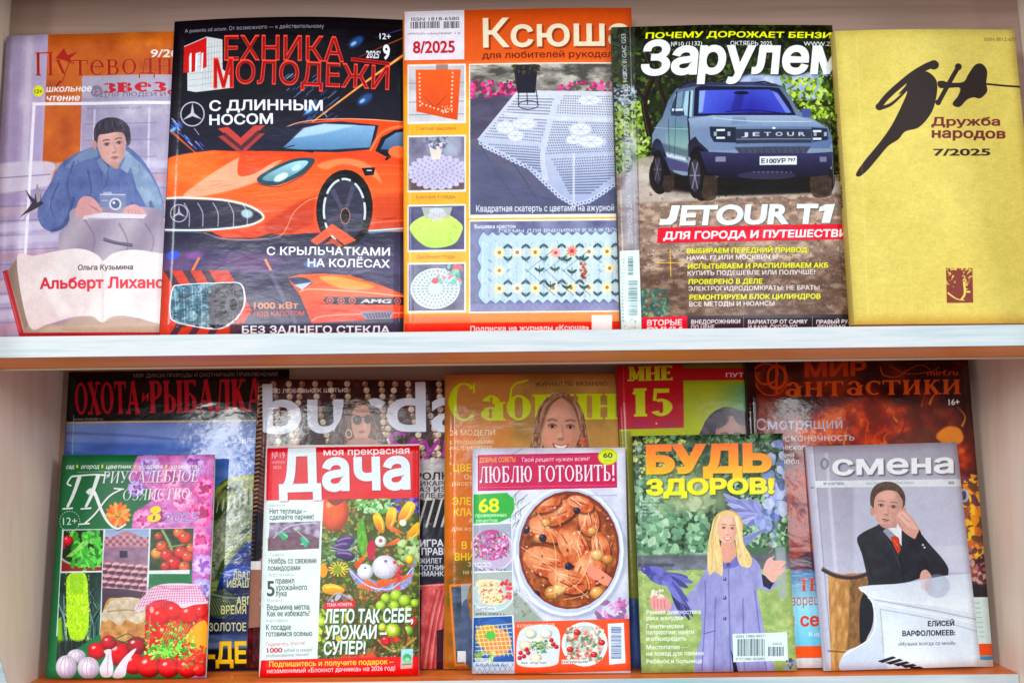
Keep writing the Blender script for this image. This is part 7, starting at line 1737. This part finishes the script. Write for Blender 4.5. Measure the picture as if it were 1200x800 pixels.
def art_sme(c):
    c.all(lambda X, Y: mix('aaa8b8', 'c4c4d6', (Y - 560) / 160))
    c.rect(940, 515, 1135, 562, gy('a6a4b2', 'b2b0be', 520, 560)); c.poly([(1000, 562), (1140, 560), (1146, 668), (1000, 680)], 'c8cadc', .7, blur=3); c.rect(1060, 640, 1150, 670, 'd8dae8', .5, blur=3)
    c.poly([(944, 522), (953, 522), (976, 784), (967, 784)], 'c2c2d4'); c.line([(953, 522), (976, 784)], .8, '7c7c90', .7, sm=False)
    c.line([(968, 530), (982, 700)], 4, 'e0e0ee', .5, blur=1.5, sm=False)
    c.text('журнал', 948.5, 572, 947, 538, 3.4, '8c8c9c', .0); c.line([(947, 571), (954, 571)], 1, '3c3c48', .8, sm=False)
    c.ell(966, 543, 5, 6.6, '5c5c68', .55); c.ell(966, 543, 2.4, 4.4, 'c0c0cc', .8)
    c.text('смена', 976.5, 557.5, 1119, 554.8, 23, '4c4c5c', .045, a=.75, blur=1.2); c.text('смена', 975, 556, 1117.5, 553.3, 23, 'f0f2f6', .035)
    c.poly([(955, 563), (1125, 561), (1126, 569.5), (956, 571)], 'dde2e8'); c.text('№ 10 ОКТЯБРЬ', 965, 568, 989, 567.8, 3, '6c7078', .02); c.text('ОБЩЕСТВЕННО-ЛИТЕРАТУРНЫЙ ЖУРНАЛ', 1014, 567.4, 1070, 566.8, 2.6, '8c9098', .0); c.text('2025', 1111, 566.6, 1118, 566.6, 3, '5c6068', .03)
    # wooden chair back
    c.poly([(970, 668), (985, 672), (1020, 670), (1026, 676), (1010, 785), (974, 785)], ng(['a87c4c', 'c49a64', 'd8b484', '9c7448'], 14, 4, sx=3.5, k=1.3), 1); c.poly([(996, 676), (1022, 676), (1012, 785), (992, 785)], ng(['5c4430', '7c5c3c', '947048'], 6, 6, sx=1.8, k=1.8), .85, blur=1)
    c.line([(963, 666), (980, 674), (1000, 676), (1022, 670)], 5, '3c2c30', .95); c.line([(963, 664), (980, 672), (1000, 674), (1020, 668)], 1, '8c8088', .8); c.line([(970, 762), (1000, 764)], 2, '5c4028', .6)
    # the boy at the white piano
    c.poly([(1018, 690), (1022, 702), (1023, 726), (1018, 742), (1008, 752), (1008, 704)], '23222c', 1, sm=True)
    c.poly([(1004, 632), (1010, 624), (1026, 616), (1036, 612), (1072, 618), (1078, 624), (1088, 636), (1104, 654), (1111, 666), (1109, 676), (1100, 678), (1080, 677), (1060, 682), (1020, 686), (1017, 680), (1010, 650)], ng(['24232c', '34333e', '2b2a34'], 10, 4), 1, sm=True)
    c.line([(1030, 622), (1044, 640), (1056, 668)], 1, '4c4c58', .8); c.line([(1010, 640), (1018, 664), (1024, 682)], 1.4, '15141c', .8); c.line([(1078, 650), (1086, 660), (1082, 672)], 1.4, '15141c', .8); c.line([(1054, 650), (1058, 680)], 1.2, '15141c', .8)
    c.poly([(1031, 611), (1040, 619), (1050, 628), (1056, 640), (1056, 616), (1050, 610)], 'e8eaf2'); c.poly([(1040, 616), (1034, 622), (1050, 640), (1050, 628)], 'd0d4e0', .7)
    c.poly([(1043, 629), (1049, 627), (1053, 630), (1055, 644), (1052, 649), (1047, 640)], 'c04a2c', 1); c.line([(1047, 632), (1052, 640)], .8, 'e88c54', .9, sm=False)
    c.poly([(1035, 606), (1040, 618), (1050, 618), (1052, 606)], 'c8988c', 1)
    c.ell(1040, 585, 20.5, 21, '57473d'); c.ell(1040, 606, 12, 12, 'b88c80')
    face(c, 1040, 595, 33, 42, 'd8aca0', '5c443c', 'b4706c', rot=7, look=-.03, brow='7c6054')
    c.ell(1022, 599, 2.6, 5, 'c89c90'); c.ell(1059, 598, 2.2, 4.6, 'c89c90')
    c.poly([(1020, 592), (1020, 578), (1026, 568), (1038, 564), (1050, 567), (1058, 576), (1060, 592), (1056, 584), (1050, 576), (1040, 574), (1030, 577), (1024, 584)], ng(['4c3c34', '6c584c', '5a483e'], 4, 4, sx=2), 1, sm=True)
    c.poly([(1049, 603), (1054, 597), (1060, 598), (1067, 605), (1075, 616), (1079, 624), (1073, 631), (1064, 627), (1055, 619), (1050, 611)], 'd4a498', 1, sm=True); c.poly([(1051, 604), (1056, 599), (1062, 602), (1070, 612), (1074, 620), (1066, 618), (1056, 612)], 'e4bcb0', .9, sm=True, blur=.5)
    for P in ([(1052, 606), (1061, 616)], [(1055, 602), (1066, 612)], [(1051, 610), (1058, 619)]): c.line(P, .7, 'a87468', .8, sm=False)
    c.poly([(1077, 620), (1072, 631), (1084, 636)], '24232c', 1); c.ell(1081, 638, 1.2, 1.2, 'd8d8e0'); c.ell(1083, 641, 1.2, 1.2, 'd8d8e0')
    c.poly([(1079, 670), (1085, 667), (1091, 674), (1090, 680), (1078, 681)], 'd8aca0', 1, sm=True)
    c.poly([(1006, 687), (1020, 685), (1060, 683), (1084, 678), (1106, 674), (1142, 671), (1149, 722), (1100, 712), (1028, 700), (1008, 692)], gy('d4dcea', 'eef2f8', 672, 715)); c.ell(1098, 686, 15, 14, 'a8aec4', .5, blur=1.5); c.poly([(1078, 680), (1092, 679), (1088, 692), (1080, 690)], 'd8b8b4', .5, blur=1)
    c.poly([(1006, 687), (1026, 698), (1149, 716), (1152, 784), (1000, 785), (1010, 760), (1024, 740), (1024, 710), (1016, 698)], gy('dae2ee', 'e8eef6', 700, 785), 1)
    c.line([(1006, 688), (1028, 700), (1090, 708), (1148, 718)], 1.2, 'f6f8fc', .95); c.line([(1024, 702), (1090, 714), (1148, 726)], 1.4, 'a8a8a4', .75); c.line([(1026, 706), (1090, 718), (1148, 731)], 2, 'eef0f4', .9); c.line([(1024, 712), (1090, 724), (1148, 740)], 1, '9ca4b4', .7)
    c.poly([(1016, 700), (1024, 704), (1026, 730), (1020, 746), (1006, 756), (990, 764), (986, 785), (1036, 785), (1036, 764), (1032, 712)], gy('dce4f0', 'c8d2e4', 700, 785), 1, sm=True); c.line([(1022, 706), (1026, 730), (1018, 748), (1000, 760), (988, 768)], 1.2, 'f8fafc', .95); c.line([(1031, 712), (1035, 764)], 1, 'a8a074', .7)
    for k in range(5): c.poly([(1028 + k * 9, 774 + k * 1.6), (1046 + k * 8, 768 + k * 3), (1050 + k * 8, 770 + k * 3), (1034 + k * 9, 776 + k * 2)], '2c2a34')
    c.text('ЕЛИСЕЙ', 1087, 733, 1118, 732.4, 6, '1c1c24', .035); c.text('ВАРФОЛОМЕЕВ:', 1057, 744.5, 1119, 743.4, 6, '1c1c24', .035); c.text('«Музыка всегда со мной»', 1052, 755.8, 1119.5, 754.6, 4.2, '4c4c58', .0)
    c.poly([(1140, 768), (1152, 762), (1152, 784), (1128, 784)], 'f0f4f8', .6, blur=1.5)  # pale glare painted on the lower right corner
# ------------------------------------------------------------------ print, fold and stand up every magazine
ART = {k[4:]: v for k, v in list(globals().items()) if k.startswith('art_')}
for k, m in MAGS.items():
    c = m.canvas()
    ART[k](c)
    lab, grp, sp, ro, bu = INFO[k]
    m.build(c, k, lab, grp, sp, ro, bu, spine_txt=('Дружба народов  7/2025', .0052, .72, '3a2a1c') if k == 'dru' else None)
